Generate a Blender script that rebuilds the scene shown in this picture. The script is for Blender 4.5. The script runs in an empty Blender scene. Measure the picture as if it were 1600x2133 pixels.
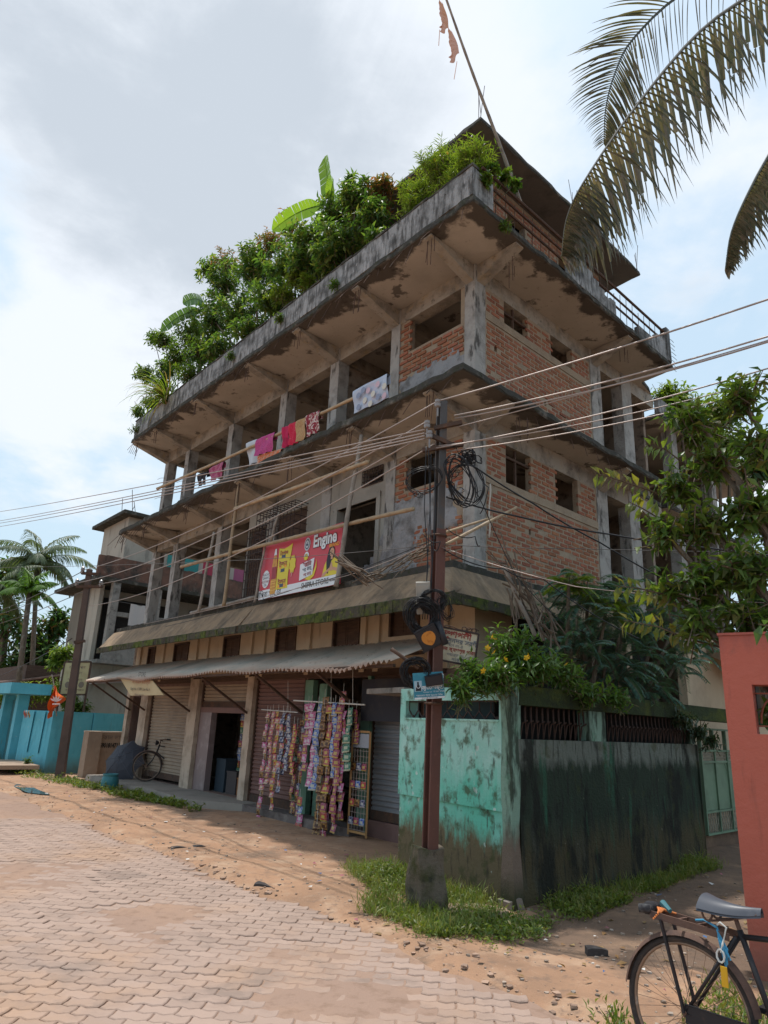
import bpy, math, random
import numpy as np
from mathutils import Vector, Matrix

random.seed(7)
rng = np.random.default_rng(7)
S = bpy.context.scene
COL = S.collection
R = math.radians

# ------------------------------------------------------------------ camera
F_PX, PITCH, ROLL, CAM_Z = 1450.0, R(17.05), R(2.4), 1.6
FWD = np.array([0, math.cos(PITCH), math.sin(PITCH)])
UP0 = np.array([0, -math.sin(PITCH), math.cos(PITCH)])
RIGHT = math.cos(ROLL) * np.array([1.0, 0, 0]) + math.sin(ROLL) * UP0
UP = -math.sin(ROLL) * np.array([1.0, 0, 0]) + math.cos(ROLL) * UP0
EYE = np.array([0, 0, CAM_Z])
cam = bpy.data.cameras.new('camera')
cam.sensor_fit = 'VERTICAL'
cam.angle = 2 * math.atan(1066.5 / F_PX)
cam.clip_start = 0.05
cam.clip_end = 3000
cam_o = bpy.data.objects.new('camera', cam)
COL.objects.link(cam_o)
cam_o.matrix_world = Matrix(((RIGHT[0], UP[0], -FWD[0], 0), (RIGHT[1], UP[1], -FWD[1], 0), (RIGHT[2], UP[2], -FWD[2], CAM_Z), (0, 0, 0, 1)))
S.camera = cam_o

# street frame: a runs along the street to the left, b goes back from the street
DL = np.array([math.sin(R(-39.7)), math.cos(R(-39.7)), 0])
DR = np.array([math.sin(R(46.3)), math.cos(R(46.3)), 0])
C0 = np.array([1.362, 7.229, 0])
MI = np.linalg.inv(np.column_stack([DL[:2], DR[:2]]))


def W(a, b, z=0.0):
    q = C0 + a * DL + b * DR
    return np.array([q[0], q[1], z])


def AB(p):
    return MI @ (np.array(p[:2]) - C0[:2])


def ray(x, y):
    return (x - 800) / F_PX * RIGHT - (y - 1066.5) / F_PX * UP + FWD


def at_plane(x, y, p, n):
    d = ray(x, y)
    return EYE + d * (np.dot(np.array(p) - EYE, n) / np.dot(d, n))


def at_L(x, y, b):      # point seen there on the upright plane b = const
    return at_plane(x, y, W(0, b), np.array([-DL[1], DL[0], 0]))


def at_R(x, y, a):      # ... on the upright plane a = const
    return at_plane(x, y, W(a, 0), np.array([-DR[1], DR[0], 0]))


def at_Z(x, y, z=0.0):
    d = ray(x, y)
    return EYE + d * ((z - CAM_Z) / d[2])


def at_D(x, y, Y):
    d = ray(x, y)
    return EYE + d * (Y / d[1])


# ------------------------------------------------------------------ sky, sun, exposure
TO_SUN = 0.21 * DL + 0.035 * DR + np.array([0, 0, 1.0])
TO_SUN /= np.linalg.norm(TO_SUN)
world = bpy.data.worlds.new('World')
S.world = world
world.use_nodes = True
nt = world.node_tree
nt.nodes.clear()
nd = nt.nodes.new
out = nd('ShaderNodeOutputWorld')
sky = nd('ShaderNodeTexSky')
sky.sky_type = 'NISHITA'
sky.sun_disc = False
sky.sun_elevation = math.asin(TO_SUN[2])
sky.sun_rotation = math.atan2(TO_SUN[0], TO_SUN[1])
sky.air_density = 1.3
sky.dust_density = 4.0
bg_sky = nd('ShaderNodeBackground')
bg_sky.inputs[1].default_value = 0.11
nt.links.new(sky.outputs[0], bg_sky.inputs[0])
tc = nd('ShaderNodeTexCoord')
# project the view direction on a cloud layer
sep = nd('ShaderNodeSeparateXYZ')
nt.links.new(tc.outputs['Generated'], sep.inputs[0])
def wmath(op, *ins):
    n = nd('ShaderNodeMath'); n.operation = op
    for i, v in enumerate(ins):
        if isinstance(v, (int, float)): n.inputs[i].default_value = v
        else: nt.links.new(v, n.inputs[i])
    return n.outputs[0]
zz = wmath('ADD', wmath('MAXIMUM', sep.outputs[2], 0.0), 0.22)
px_ = wmath('DIVIDE', sep.outputs[0], zz)
py_ = wmath('DIVIDE', sep.outputs[1], zz)
comb = nd('ShaderNodeCombineXYZ')
nt.links.new(px_, comb.inputs[0]); nt.links.new(py_, comb.inputs[1])
def wnoise(scale, detail, off, rough=0.5, dist=0.0):
    mp = nd('ShaderNodeMapping'); mp.inputs['Location'].default_value = off
    nt.links.new(comb.outputs[0], mp.inputs[0])
    n = nd('ShaderNodeTexNoise'); n.inputs['Scale'].default_value = scale
    n.inputs['Detail'].default_value = detail; n.inputs['Roughness'].default_value = rough
    n.inputs['Distortion'].default_value = dist
    nt.links.new(mp.outputs[0], n.inputs['Vector'])
    return n.outputs['Fac']
def blob(x, y, radius_deg):   # a soft round cloud bank in that direction of the sky
    d = ray(x, y); d = d / np.linalg.norm(d)
    v = nd('ShaderNodeVectorMath'); v.operation = 'DOT_PRODUCT'
    nrm = nd('ShaderNodeVectorMath'); nrm.operation = 'NORMALIZE'
    nt.links.new(tc.outputs['Generated'], nrm.inputs[0])
    nt.links.new(nrm.outputs[0], v.inputs[0]); v.inputs[1].default_value = tuple(d)
    m = nd('ShaderNodeMapRange'); m.interpolation_type = 'SMOOTHERSTEP'
    m.inputs['From Min'].default_value = math.cos(R(radius_deg)); m.inputs['From Max'].default_value = 1.0
    nt.links.new(v.outputs['Value'], m.inputs['Value'])
    return m.outputs[0]
def wmap(v, lo, hi, a=0.0, b=1.0):
    m = nd('ShaderNodeMapRange'); m.interpolation_type = 'SMOOTHSTEP'
    m.inputs['From Min'].default_value = lo; m.inputs['From Max'].default_value = hi
    m.inputs['To Min'].default_value = a; m.inputs['To Max'].default_value = b
    nt.links.new(v, m.inputs['Value'])
    return m.outputs[0]
big = wnoise(1.2, 8, (3.1, 0.7, 0), 0.58, 0.25)
fine = wnoise(3.2, 9, (8.3, 2.1, 0), 0.62, 0.35)
def wsum(*xs):
    o = xs[0]
    for x in xs[1:]: o = wmath('ADD', o, x)
    return o
def wx(v, k): return wmath('MULTIPLY', v, k)
puff = wnoise(6.5, 9, (5.1, 3.3, 0), 0.6, 0.3)
cover = wsum(wx(blob(360, 120, 32), 0.55), wx(blob(800, 220, 19), 0.5), wx(blob(80, 380, 26), 0.2), wx(blob(215, 900, 13), 0.45), wx(blob(1470, 640, 24), 0.34), wx(blob(540, 340, 20), 0.35))
dens = wsum(cover, wx(wmath('SUBTRACT', big, 0.5), 1.7), wx(wmath('SUBTRACT', fine, 0.5), 1.3), wx(wmath('SUBTRACT', puff, 0.5), 0.45))
mask = wmap(dens, 0.17, 0.74)
grey = wsum(wx(blob(400, 90, 27), 0.42), wx(blob(690, 380, 16), 0.40), wx(blob(470, 300, 20), 0.25), wx(wmath('SUBTRACT', wnoise(2.4, 9, (1.4, 5.2, 0), 0.6, 0.5), 0.5), 2.0), wx(wmath('SUBTRACT', fine, 0.5), 1.0), wx(wmath('SUBTRACT', puff, 0.5), 0.7))
gm = wmap(grey, 0.12, 0.98)
cc = nd('ShaderNodeMixRGB')
cc.inputs[1].default_value = (0.545, 0.58, 0.625, 1)
cc.inputs[2].default_value = (0.37, 0.41, 0.46, 1)
nt.links.new(gm, cc.inputs[0])
bg_cl = nd('ShaderNodeBackground')
bg_cl.inputs[1].default_value = 1.0
nt.links.new(cc.outputs[0], bg_cl.inputs[0])
# thin bright veil everywhere (humid air), thicker near the horizon
bg_v = nd('ShaderNodeBackground'); bg_v.inputs[0].default_value = (0.385, 0.50, 0.585, 1); bg_v.inputs[1].default_value = 1.0
mv = nd('ShaderNodeMixShader')
nt.links.new(wmap(sep.outputs[2], 0.0, 0.9, 0.88, 0.62), mv.inputs[0])
nt.links.new(bg_sky.outputs[0], mv.inputs[1]); nt.links.new(bg_v.outputs[0], mv.inputs[2])
mx = nd('ShaderNodeMixShader')
nt.links.new(mask, mx.inputs[0])
nt.links.new(mv.outputs[0], mx.inputs[1]); nt.links.new(bg_cl.outputs[0], mx.inputs[2])
nt.links.new(mx.outputs[0], out.inputs[0])

sun = bpy.data.lights.new('sun', 'SUN')
sun.energy = 2.2
sun.angle = R(0.9)
sun.color = (1.0, 0.96, 0.90)
sun_o = bpy.data.objects.new('sun', sun)
COL.objects.link(sun_o)
sun_o.rotation_euler = Vector(TO_SUN).to_track_quat('Z', 'Y').to_euler()
sun_o.location = (0, 0, 40)

vs = S.view_settings
vs.view_transform = 'Standard'
vs.look = 'None'
vs.exposure = 0.76
vs.gamma = 1.0
vs.use_curve_mapping = False
S.cycles.max_bounces = 8
S.cycles.transparent_max_bounces = 8
S.cycles.use_denoising = True

# ------------------------------------------------------------------ materials
MATS = {}


def mat(name, base, layers=(), rough=0.85, bump=None, metal=0.0, rand=0.0, island=0.0, spec=0.3, local=False, hue=0.0, zmask=None, zfirst=None, post=()):
    """base colour with noise layers (colour, scale | (sx,sy,sz), lo, hi[, strength]); bump = (scale, strength)"""
    if name in MATS:
        return MATS[name]
    m = bpy.data.materials.new(name)
    m.use_nodes = True
    t = m.node_tree
    b = t.nodes['Principled BSDF']
    N = t.nodes.new
    L = t.links.new
    if local:
        co = N('ShaderNodeTexCoord').outputs['Object']
    else:
        co = N('ShaderNodeNewGeometry').outputs['Position']
    rgb = N('ShaderNodeRGB')
    rgb.outputs[0].default_value = (*base, 1)
    col = rgb.outputs[0]
    def zlayers(col, zl):
        for zc, z0, z1, wob in zl:
            sp = N('ShaderNodeSeparateXYZ'); L(co, sp.inputs[0])
            mp = N('ShaderNodeMapping'); mp.inputs['Scale'].default_value = (7.0, 7.0, 2.2); L(co, mp.inputs[0])
            n = N('ShaderNodeTexNoise'); n.inputs['Scale'].default_value = 1.0; n.inputs['Detail'].default_value = 10
            n.inputs['Roughness'].default_value = 0.72
            L(mp.outputs[0], n.inputs['Vector'])
            ma = N('ShaderNodeMath'); ma.operation = 'MULTIPLY_ADD'
            L(n.outputs['Fac'], ma.inputs[0]); ma.inputs[1].default_value = wob; L(sp.outputs[2], ma.inputs[2])
            r = N('ShaderNodeMapRange'); r.inputs['From Min'].default_value = z0 + wob * 0.5; r.inputs['From Max'].default_value = z1 + wob * 0.5
            L(ma.outputs[0], r.inputs['Value'])
            x = N('ShaderNodeMixRGB'); L(r.outputs[0], x.inputs[0]); L(col, x.inputs[1]); x.inputs[2].default_value = (*zc, 1)
            col = x.outputs[0]
        return col
    if zfirst: col = zlayers(col, zfirst)
    stack = [*layers, *([None] if zmask else []), *post]
    for i, ly in enumerate(stack):
        if ly is None:
            col = zlayers(col, zmask)   # growth or dirt that creeps up to an uneven height
            continue
        c, sc, lo, hi = ly[:4]
        stv = ly[4] if len(ly) > 4 else 1.0
        mp = N('ShaderNodeMapping')
        mp.inputs['Location'].default_value = (3.7 * i + len(name), 1.9 * i, 5.3 * i)
        mp.inputs['Scale'].default_value = sc if isinstance(sc, tuple) else (sc, sc, sc)
        L(co, mp.inputs[0])
        n = N('ShaderNodeTexNoise')
        n.inputs['Scale'].default_value = 1.0
        n.inputs['Detail'].default_value = 7
        n.inputs['Roughness'].default_value = 0.62
        L(mp.outputs[0], n.inputs['Vector'])
        r = N('ShaderNodeMapRange')
        r.inputs['From Min'].default_value = lo
        r.inputs['From Max'].default_value = hi
        r.inputs['To Max'].default_value = stv
        L(n.outputs['Fac'], r.inputs['Value'])
        x = N('ShaderNodeMixRGB')
        L(r.outputs[0], x.inputs[0])
        L(col, x.inputs[1])
        x.inputs[2].default_value = (*c, 1)
        col = x.outputs[0]
    if rand or island or hue:
        hs = N('ShaderNodeHueSaturation')
        L(col, hs.inputs['Color'])
        src = N('ShaderNodeNewGeometry').outputs['Random Per Island'] if island else N('ShaderNodeObjectInfo').outputs['Random']
        am = island or rand
        r = N('ShaderNodeMapRange')
        r.inputs['To Min'].default_value = 1 - am
        r.inputs['To Max'].default_value = 1 + am
        L(src, r.inputs['Value'])
        L(r.outputs[0], hs.inputs['Value'])
        if hue:
            m2 = N('ShaderNodeMath'); m2.operation = 'MULTIPLY'; m2.inputs[1].default_value = 7.31
            L(src, m2.inputs[0])
            m3 = N('ShaderNodeMath'); m3.operation = 'FRACT'; L(m2.outputs[0], m3.inputs[0])
            r2 = N('ShaderNodeMapRange'); r2.inputs['To Min'].default_value = 0.5 - hue; r2.inputs['To Max'].default_value = 0.5 + hue
            L(m3.outputs[0], r2.inputs['Value']); L(r2.outputs[0], hs.inputs['Hue'])
        col = hs.outputs[0]
    L(col, b.inputs['Base Color'])
    b.inputs['Roughness'].default_value = rough
    b.inputs['Metallic'].default_value = metal
    b.inputs['Specular IOR Level'].default_value = spec
    if bump:
        n = N('ShaderNodeTexNoise')
        n.inputs['Scale'].default_value = bump[0]
        n.inputs['Detail'].default_value = 9
        n.inputs['Roughness'].default_value = 0.68
        L(co, n.inputs['Vector'])
        bp = N('ShaderNodeBump')
        bp.inputs['Strength'].default_value = bump[1]
        bp.inputs['Distance'].default_value = 0.03
        L(n.outputs['Fac'], bp.inputs['Height'])
        L(bp.outputs[0], b.inputs['Normal'])
    MATS[name] = m
    return m


def leaf_mat(name, cols, trans=0.45, rough=0.45, spec=0.4):
    """leaves: colour picked per leaf from the list, light shining through"""
    m = bpy.data.materials.new(name)
    m.use_nodes = True
    t = m.node_tree
    N, L = t.nodes.new, t.links.new
    b = t.nodes['Principled BSDF']
    o = t.nodes['Material Output']
    g = N('ShaderNodeNewGeometry')
    oi = N('ShaderNodeObjectInfo')
    ad = N('ShaderNodeMath'); ad.operation = 'ADD'
    L(g.outputs['Random Per Island'], ad.inputs[0]); L(oi.outputs['Random'], ad.inputs[1])
    fr = N('ShaderNodeMath'); fr.operation = 'FRACT'; L(ad.outputs[0], fr.inputs[0])
    cr = N('ShaderNodeValToRGB')
    cr.color_ramp.interpolation = 'LINEAR'
    el = cr.color_ramp.elements
    while len(el) < len(cols):
        el.new(0.5)
    for i, c in enumerate(cols):
        el[i].position = i / max(1, len(cols) - 1)
        el[i].color = (*c, 1)
    L(fr.outputs[0], cr.inputs[0])
    L(cr.outputs[0], b.inputs['Base Color'])
    b.inputs['Roughness'].default_value = rough
    b.inputs['Specular IOR Level'].default_value = spec
    tr = N('ShaderNodeBsdfTranslucent')
    gm = N('ShaderNodeMixRGB'); gm.blend_type = 'MULTIPLY'; gm.inputs[0].default_value = 1.0
    gm.inputs[2].default_value = (1.5, 1.55, 0.6, 1)
    L(cr.outputs[0], gm.inputs[1]); L(gm.outputs[0], tr.inputs[0])
    mixs = N('ShaderNodeMixShader'); mixs.inputs[0].default_value = trans
    L(b.outputs[0], mixs.inputs[1]); L(tr.outputs[0], mixs.inputs[2])
    L(mixs.outputs[0], o.inputs['Surface'])
    MATS[name] = m
    return m


# ------------------------------------------------------------------ mesh building
def off(o):
    v = np.zeros(3)
    while o is not None:
        v += np.array(o.location)
        o = o.parent
    return v


def unit(v):
    v = np.array(v, float)
    return v / max(1e-9, np.linalg.norm(v))


class MB:
    def __init__(s):
        s.v, s.f, s.m = [], [], []
        s.cur = 0

    def add(s, vs_, fs):
        k = len(s.v)
        s.v.extend([tuple(map(float, p)) for p in vs_])
        for f in fs:
            s.f.append(tuple(i + k for i in f))
            s.m.append(s.cur)
        return s

    def hexa(s, p):     # bottom 4 then top 4
        return s.add(p, [(3, 2, 1, 0), (4, 5, 6, 7), (0, 1, 5, 4), (1, 2, 6, 5), (2, 3, 7, 6), (3, 0, 4, 7)])

    def wbox(s, a0, a1, b0, b1, z0, z1):
        return s.hexa([W(a0, b0, z0), W(a1, b0, z0), W(a1, b1, z0), W(a0, b1, z0), W(a0, b0, z1), W(a1, b0, z1), W(a1, b1, z1), W(a0, b1, z1)])

    def box(s, c, d, u=(1, 0, 0), v=None, w=None):
        u = unit(u)
        w = np.array((0, 0, 1.0)) if w is None else unit(w)
        v = unit(np.cross(w, u)) if v is None else unit(v)
        c = np.array(c, float)
        p = []
        for k in (-1, 1):
            for i, j in ((-1, -1), (1, -1), (1, 1), (-1, 1)):
                p.append(c + u * i * d[0] / 2 + v * j * d[1] / 2 + w * k * d[2] / 2)
        return s.hexa(p)

    def bar(s, p, q, w, h=None, up=(0, 0, 1)):
        p, q = np.array(p, float), np.array(q, float)
        d = unit(q - p)
        upv = np.array(up, float)
        if abs(d @ upv) > 0.98:
            upv = np.array([1.0, 0, 0])
        sd = unit(np.cross(d, upv))
        t = np.cross(sd, d)
        h = w if h is None else h
        pts = []
        for c in (p, q):
            for i, j in ((-1, -1), (1, -1), (1, 1), (-1, 1)):
                pts.append(c + sd * i * w / 2 + t * j * h / 2)
        return s.hexa(pts)

    def tube(s, pts, r, n=6, cap=True, closed=False):
        pts = [np.array(p, float) for p in pts]
        m = len(pts)
        rs = r if hasattr(r, '__len__') else [r] * m
        ref = None
        k = len(s.v)
        for i, p in enumerate(pts):
            if closed:
                d = pts[(i + 1) % m] - pts[i - 1]
            else:
                d = pts[min(i + 1, m - 1)] - pts[max(i - 1, 0)]
            d = unit(d)
            if ref is None:
                ref = np.array([0, 0, 1.0]) if abs(d[2]) < 0.9 else np.array([1.0, 0, 0])
            x = unit(np.cross(d, ref)); y = np.cross(d, x)
            ref = unit(ref - d * (ref @ d)) if abs(ref @ d) < 0.95 else ref
            for j in range(n):
                t = 2 * math.pi * j / n
                s.v.append(tuple(p + (x * math.cos(t) + y * math.sin(t)) * rs[i]))
        for i in range(m if closed else m - 1):
            for j in range(n):
                i2 = (i + 1) % m
                s.f.append((k + i * n + j, k + i * n + (j + 1) % n, k + i2 * n + (j + 1) % n, k + i2 * n + j))
                s.m.append(s.cur)
        if cap and not closed:
            s.f.append(tuple(k + j for j in range(n))[::-1]); s.m.append(s.cur)
            s.f.append(tuple(k + (m - 1) * n + j for j in range(n))); s.m.append(s.cur)
        return s

    def lathe(s, c, prof, n=16, axis=(0, 0, 1)):
        ax = unit(axis)
        x = unit(np.cross(ax, (0, 1, 0))) if abs(ax[1]) < 0.9 else unit(np.cross(ax, (1, 0, 0)))
        y = np.cross(ax, x)
        k = len(s.v)
        for r, h in prof:
            for j in range(n):
                t = 2 * math.pi * j / n
                s.v.append(tuple(np.array(c) + ax * h + (x * math.cos(t) + y * math.sin(t)) * r))
        for i in range(len(prof) - 1):
            for j in range(n):
                s.f.append((k + i * n + j, k + i * n + (j + 1) % n, k + (i + 1) * n + (j + 1) % n, k + (i + 1) * n + j)); s.m.append(s.cur)
        s.f.append(tuple(k + j for j in range(n))[::-1]); s.m.append(s.cur)
        s.f.append(tuple(k + (len(prof) - 1) * n + j for j in range(n))); s.m.append(s.cur)
        return s

    def grid(s, fn, nu, nv):
        k = len(s.v)
        for i in range(nu + 1):
            for j in range(nv + 1):
                s.v.append(tuple(map(float, fn(i / nu, j / nv))))
        for i in range(nu):
            for j in range(nv):
                q = k + i * (nv + 1) + j
                s.f.append((q, q + 1, q + nv + 2, q + nv + 1)); s.m.append(s.cur)
        return s

    def prism(s, poly, z0, z1):      # poly of world xy(z) points
        n = len(poly)
        k = len(s.v)
        for p in poly: s.v.append((p[0], p[1], z0))
        for p in poly: s.v.append((p[0], p[1], z1))
        s.f.append(tuple(range(k, k + n))[::-1]); s.m.append(s.cur)
        s.f.append(tuple(range(k + n, k + 2 * n))); s.m.append(s.cur)
        for i in range(n):
            j = (i + 1) % n
            s.f.append((k + i, k + j, k + n + j, k + n + i)); s.m.append(s.cur)
        return s

    def mesh(s, name, o0):
        me = bpy.data.meshes.new(name)
        vv = np.array(s.v) - o0
        me.from_pydata(vv.tolist(), [], s.f)
        return me

    def build(s, name, mats, parent=None, smooth=False, loc=None, kind=None, label=None, recalc=False):
        if parent is not None:
            o0 = off(parent)
        elif loc is not None:
            o0 = np.array(loc, float)
        else:
            vv = np.array(s.v)
            o0 = np.array([(vv[:, 0].min() + vv[:, 0].max()) / 2, (vv[:, 1].min() + vv[:, 1].max()) / 2, vv[:, 2].min()])
        me = s.mesh(name, o0)
        if not isinstance(mats, (list, tuple)): mats = [mats]
        for m in mats: me.materials.append(m)
        if len(mats) > 1: me.polygons.foreach_set('material_index', s.m)
        if smooth: me.polygons.foreach_set('use_smooth', [True] * len(me.polygons))
        if recalc:
            import bmesh
            b = bmesh.new(); b.from_mesh(me)
            bmesh.ops.recalc_face_normals(b, faces=b.faces)
            b.to_mesh(me); b.free()
        o = bpy.data.objects.new(name, me)
        COL.objects.link(o)
        if parent is not None: o.parent = parent
        else: o.location = o0
        if kind: o['kind'] = kind
        if label: o['label'] = label
        return o


def tag(o, label, cat, group=None, kind=None):
    if label: o['label'] = label
    if cat: o['category'] = cat
    if group: o['group'] = group
    if kind: o['kind'] = kind
    return o


def thing(name, label, cat, loc, group=None, rotz=0.0):
    o = bpy.data.objects.new(name, None)
    COL.objects.link(o)
    o.location = tuple(map(float, loc))
    o.rotation_euler = (0, 0, rotz)
    o.empty_display_size = 0.1
    return tag(o, label, cat, group)


def inst(name, me, loc, rot, parent=None, scale=None):
    """an object with shared mesh data; loc is in the world, parents are unrotated"""
    o = bpy.data.objects.new(name, me)
    COL.objects.link(o)
    if parent is not None:
        o.parent = parent
        loc = np.array(loc) - off(parent)
    o.location = tuple(map(float, loc))
    o.rotation_euler = rot
    if scale is not None: o.scale = scale
    return o


def cells(u0, u1, v0, v1, holes):
    us = sorted({u0, u1, *[min(max(h[0], u0), u1) for h in holes], *[min(max(h[1], u0), u1) for h in holes]})
    vv = sorted({v0, v1, *[min(max(h[2], v0), v1) for h in holes], *[min(max(h[3], v0), v1) for h in holes]})
    for j in range(len(vv) - 1):
        run = None
        for i in range(len(us) - 1):
            uc, vc = (us[i] + us[i + 1]) / 2, (vv[j] + vv[j + 1]) / 2
            solid = not any(h[0] < uc < h[1] and h[2] < vc < h[3] for h in holes)
            if solid:
                run = [us[i], us[i + 1]] if run is None else [run[0], us[i + 1]]
            if (not solid or i == len(us) - 2) and run is not None:
                yield run[0], run[1], vv[j], vv[j + 1]
                run = None


def text(body, origin, u, v, size, m, parent, name='lettering', align='CENTER', ext=0.0, bold=0.0, lift=0.004, sx=1.0):
    c = bpy.data.curves.new(name, 'FONT')
    c.body = body
    c.size = size
    c.align_x = align
    c.align_y = 'CENTER'
    c.extrude = ext
    c.offset = bold
    c.resolution_u = 3
    c.materials.append(m)
    o = bpy.data.objects.new(name, c)
    COL.objects.link(o)
    o.parent = parent
    u, v = unit(u), unit(v)
    n = np.cross(u, v)
    p = np.array(origin) + n * lift - off(parent)
    o.matrix_local = Matrix(((u[0] * sx, v[0], n[0], p[0]), (u[1] * sx, v[1], n[1], p[1]), (u[2] * sx, v[2], n[2], p[2]), (0, 0, 0, 1)))
    return o


# ------------------------------------------------------------------ leaves
def leaf_arrays(P, D, Nn, L, Wd, droop=0.15):
    n = len(P)
    D = D / np.linalg.norm(D, axis=1, keepdims=True)
    Sd = np.cross(D, Nn); Sd /= np.maximum(1e-6, np.linalg.norm(Sd, axis=1, keepdims=True))
    Nn = np.cross(Sd, D)
    L = np.broadcast_to(L, (n,))[:, None]; Wd = np.broadcast_to(Wd, (n,))[:, None]
    mid = P + D * L * 0.45
    v = np.stack([P, mid + Sd * Wd * 0.5 + Nn * Wd * 0.12, mid - Nn * Wd * 0.04, mid - Sd * Wd * 0.5 + Nn * Wd * 0.12, P + D * L - Nn * L * droop], 1)
    f = np.array([[0, 1, 2], [0, 2, 3], [1, 4, 2], [2, 4, 3]])
    return v.reshape(-1, 3), (np.arange(n)[:, None, None] * 5 + f[None]).reshape(-1, 3)


def tri_object(name, V, Fc, m, parent=None, loc=None, kind=None):
    o0 = off(parent) if parent is not None else np.array(loc, float)
    me = bpy.data.meshes.new(name)
    V = V - o0
    me.vertices.add(len(V)); me.vertices.foreach_set('co', V.astype(np.float32).ravel())
    nf = len(Fc); k = Fc.shape[1]
    me.loops.add(nf * k); me.loops.foreach_set('vertex_index', Fc.astype(np.int32).ravel())
    me.polygons.add(nf)
    me.polygons.foreach_set('loop_start', np.arange(0, nf * k, k, dtype=np.int32))
    me.polygons.foreach_set('loop_total', np.full(nf, k, dtype=np.int32))
    me.update(calc_edges=True)
    me.materials.append(m)
    o = bpy.data.objects.new(name, me)
    COL.objects.link(o)
    if parent is not None: o.parent = parent
    else: o.location = tuple(o0)
    if kind: o['kind'] = kind
    return o


def rnd_unit(n):
    d = rng.normal(size=(n, 3))
    return d / np.linalg.norm(d, axis=1, keepdims=True)


def plant(name, label, cat, base, blobs, ntwig, nper, L, Wd, lm, bark, group=None, upb=0.5, droop=0.2, twig_len=0.35, trunk_r=0.03, spread=0.9, twig_r=0.004, gap=0.0, kids=0):
    """base point, blobs = [(centre, (rx,ry,rz), weight)]: stems rise from base to the blobs, twigs fill them, leaves sit along the twigs"""
    root = thing(name, label, cat, base, group)
    st = MB()
    Ps, Ds, Ns = [], [], []
    wts = np.array([b[2] for b in blobs], float); wts /= wts.sum()
    base = np.array(base, float)
    for bi, (c, r, w) in enumerate(blobs):
        c = np.array(c, float); r = np.array(r, float)
        j = (rng.random(3) - 0.5) * 0.3 * r
        midp = base * 0.45 + (c + j) * 0.55 + np.array([0, 0, -0.1 * r[2]])
        st.tube([base, midp, c + j, c + np.array([0, 0, r[2] * 0.55])], [trunk_r, trunk_r * 0.75, trunk_r * 0.5, trunk_r * 0.15], 5)
        nt_ = max(3, int(ntwig * wts[bi]))
        d = rnd_unit(nt_)
        d[:, 2] = d[:, 2] * 0.9 + 0.1
        rad = rng.random(nt_) ** 0.45
        rad = np.where(rng.random(nt_) < gap, rad * 0.3, rad)
        tip = c + d * r * rad[:, None] * (0.85 + 0.3 * rng.random(nt_) + np.where(rng.random(nt_) < 0.14, 0.45 * rng.random(nt_), 0.0))[:, None]
        td = d * spread + np.array([0, 0, upb]) + rnd_unit(nt_) * 0.5
        td /= np.linalg.norm(td, axis=1, keepdims=True)
        tl = twig_len * (0.6 + 0.8 * rng.random(nt_))
        root_p = tip - td * tl[:, None]
        for q in range(nt_):
            mp = (root_p[q] + tip[q]) / 2 + np.array([0, 0, -0.04 * tl[q]])
            st.tube([root_p[q], mp, tip[q]], [twig_r * 1.5, twig_r, twig_r * 0.5], 3, cap=False)
        for k in range(nper):
            u = 0.15 + 0.9 * (k + 0.5) / nper
            p = root_p + td * (tl * u)[:, None]
            ang = (k * 2.4 + rng.random(nt_) * 0.8)
            ref = np.where(np.abs(td[:, 2:3]) > 0.9, np.array([[1.0, 0, 0]]), np.array([[0, 0, 1.0]]))
            sx = np.cross(td, ref); sx /= np.linalg.norm(sx, axis=1, keepdims=True)
            sy = np.cross(td, sx)
            o_ = sx * np.cos(ang)[:, None] + sy * np.sin(ang)[:, None]
            ld = td * 0.55 + o_ * 0.9 + np.array([0, 0, -0.25 * droop]) + rnd_unit(nt_) * 0.25
            Ps.append(p); Ds.append(ld)
            Ns.append(np.array([0, 0, 1.0]) + 0.6 * rnd_unit(nt_) + 0.3 * td)
    P = np.concatenate(Ps); D = np.concatenate(Ds); Nn = np.concatenate(Ns)
    n = len(P)
    Ln = L * (0.65 + 0.6 * rng.random(n)); Wn = Wd * (0.7 + 0.5 * rng.random(n))
    st.build('branches', bark, root)
    keep = np.ones(n, bool)
    if kids:
        d2 = np.linalg.norm(P - EYE, axis=1)
        idx = np.argsort(d2)[:kids]
        keep[idx] = False
    V, Fc = leaf_arrays(P[keep], D[keep], Nn[keep], Ln[keep], Wn[keep], droop)
    cr = tri_object('crown', V, Fc, lm, root)
    if kids:
        lv, lf = leaf_arrays(np.zeros((1, 3)), np.array([[1.0, 0, 0]]), np.array([[0, 0, 1.0]]), 1.0, Wd / L, droop)
        me = bpy.data.meshes.new('leaf'); me.from_pydata(lv.tolist(), [], lf.tolist()); me.materials.append(lm)
        for i in idx:
            x = unit(D[i]); y = unit(np.cross(Nn[i], x)); z = np.cross(x, y)
            o = bpy.data.objects.new('leaf', me); COL.objects.link(o); o.parent = cr
            k = Ln[i]; p = P[i] - base
            o.matrix_local = Matrix(((x[0] * k, y[0] * k, z[0] * k, p[0]), (x[1] * k, y[1] * k, z[1] * k, p[1]), (x[2] * k, y[2] * k, z[2] * k, p[2]), (0, 0, 0, 1)))
    return root

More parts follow.
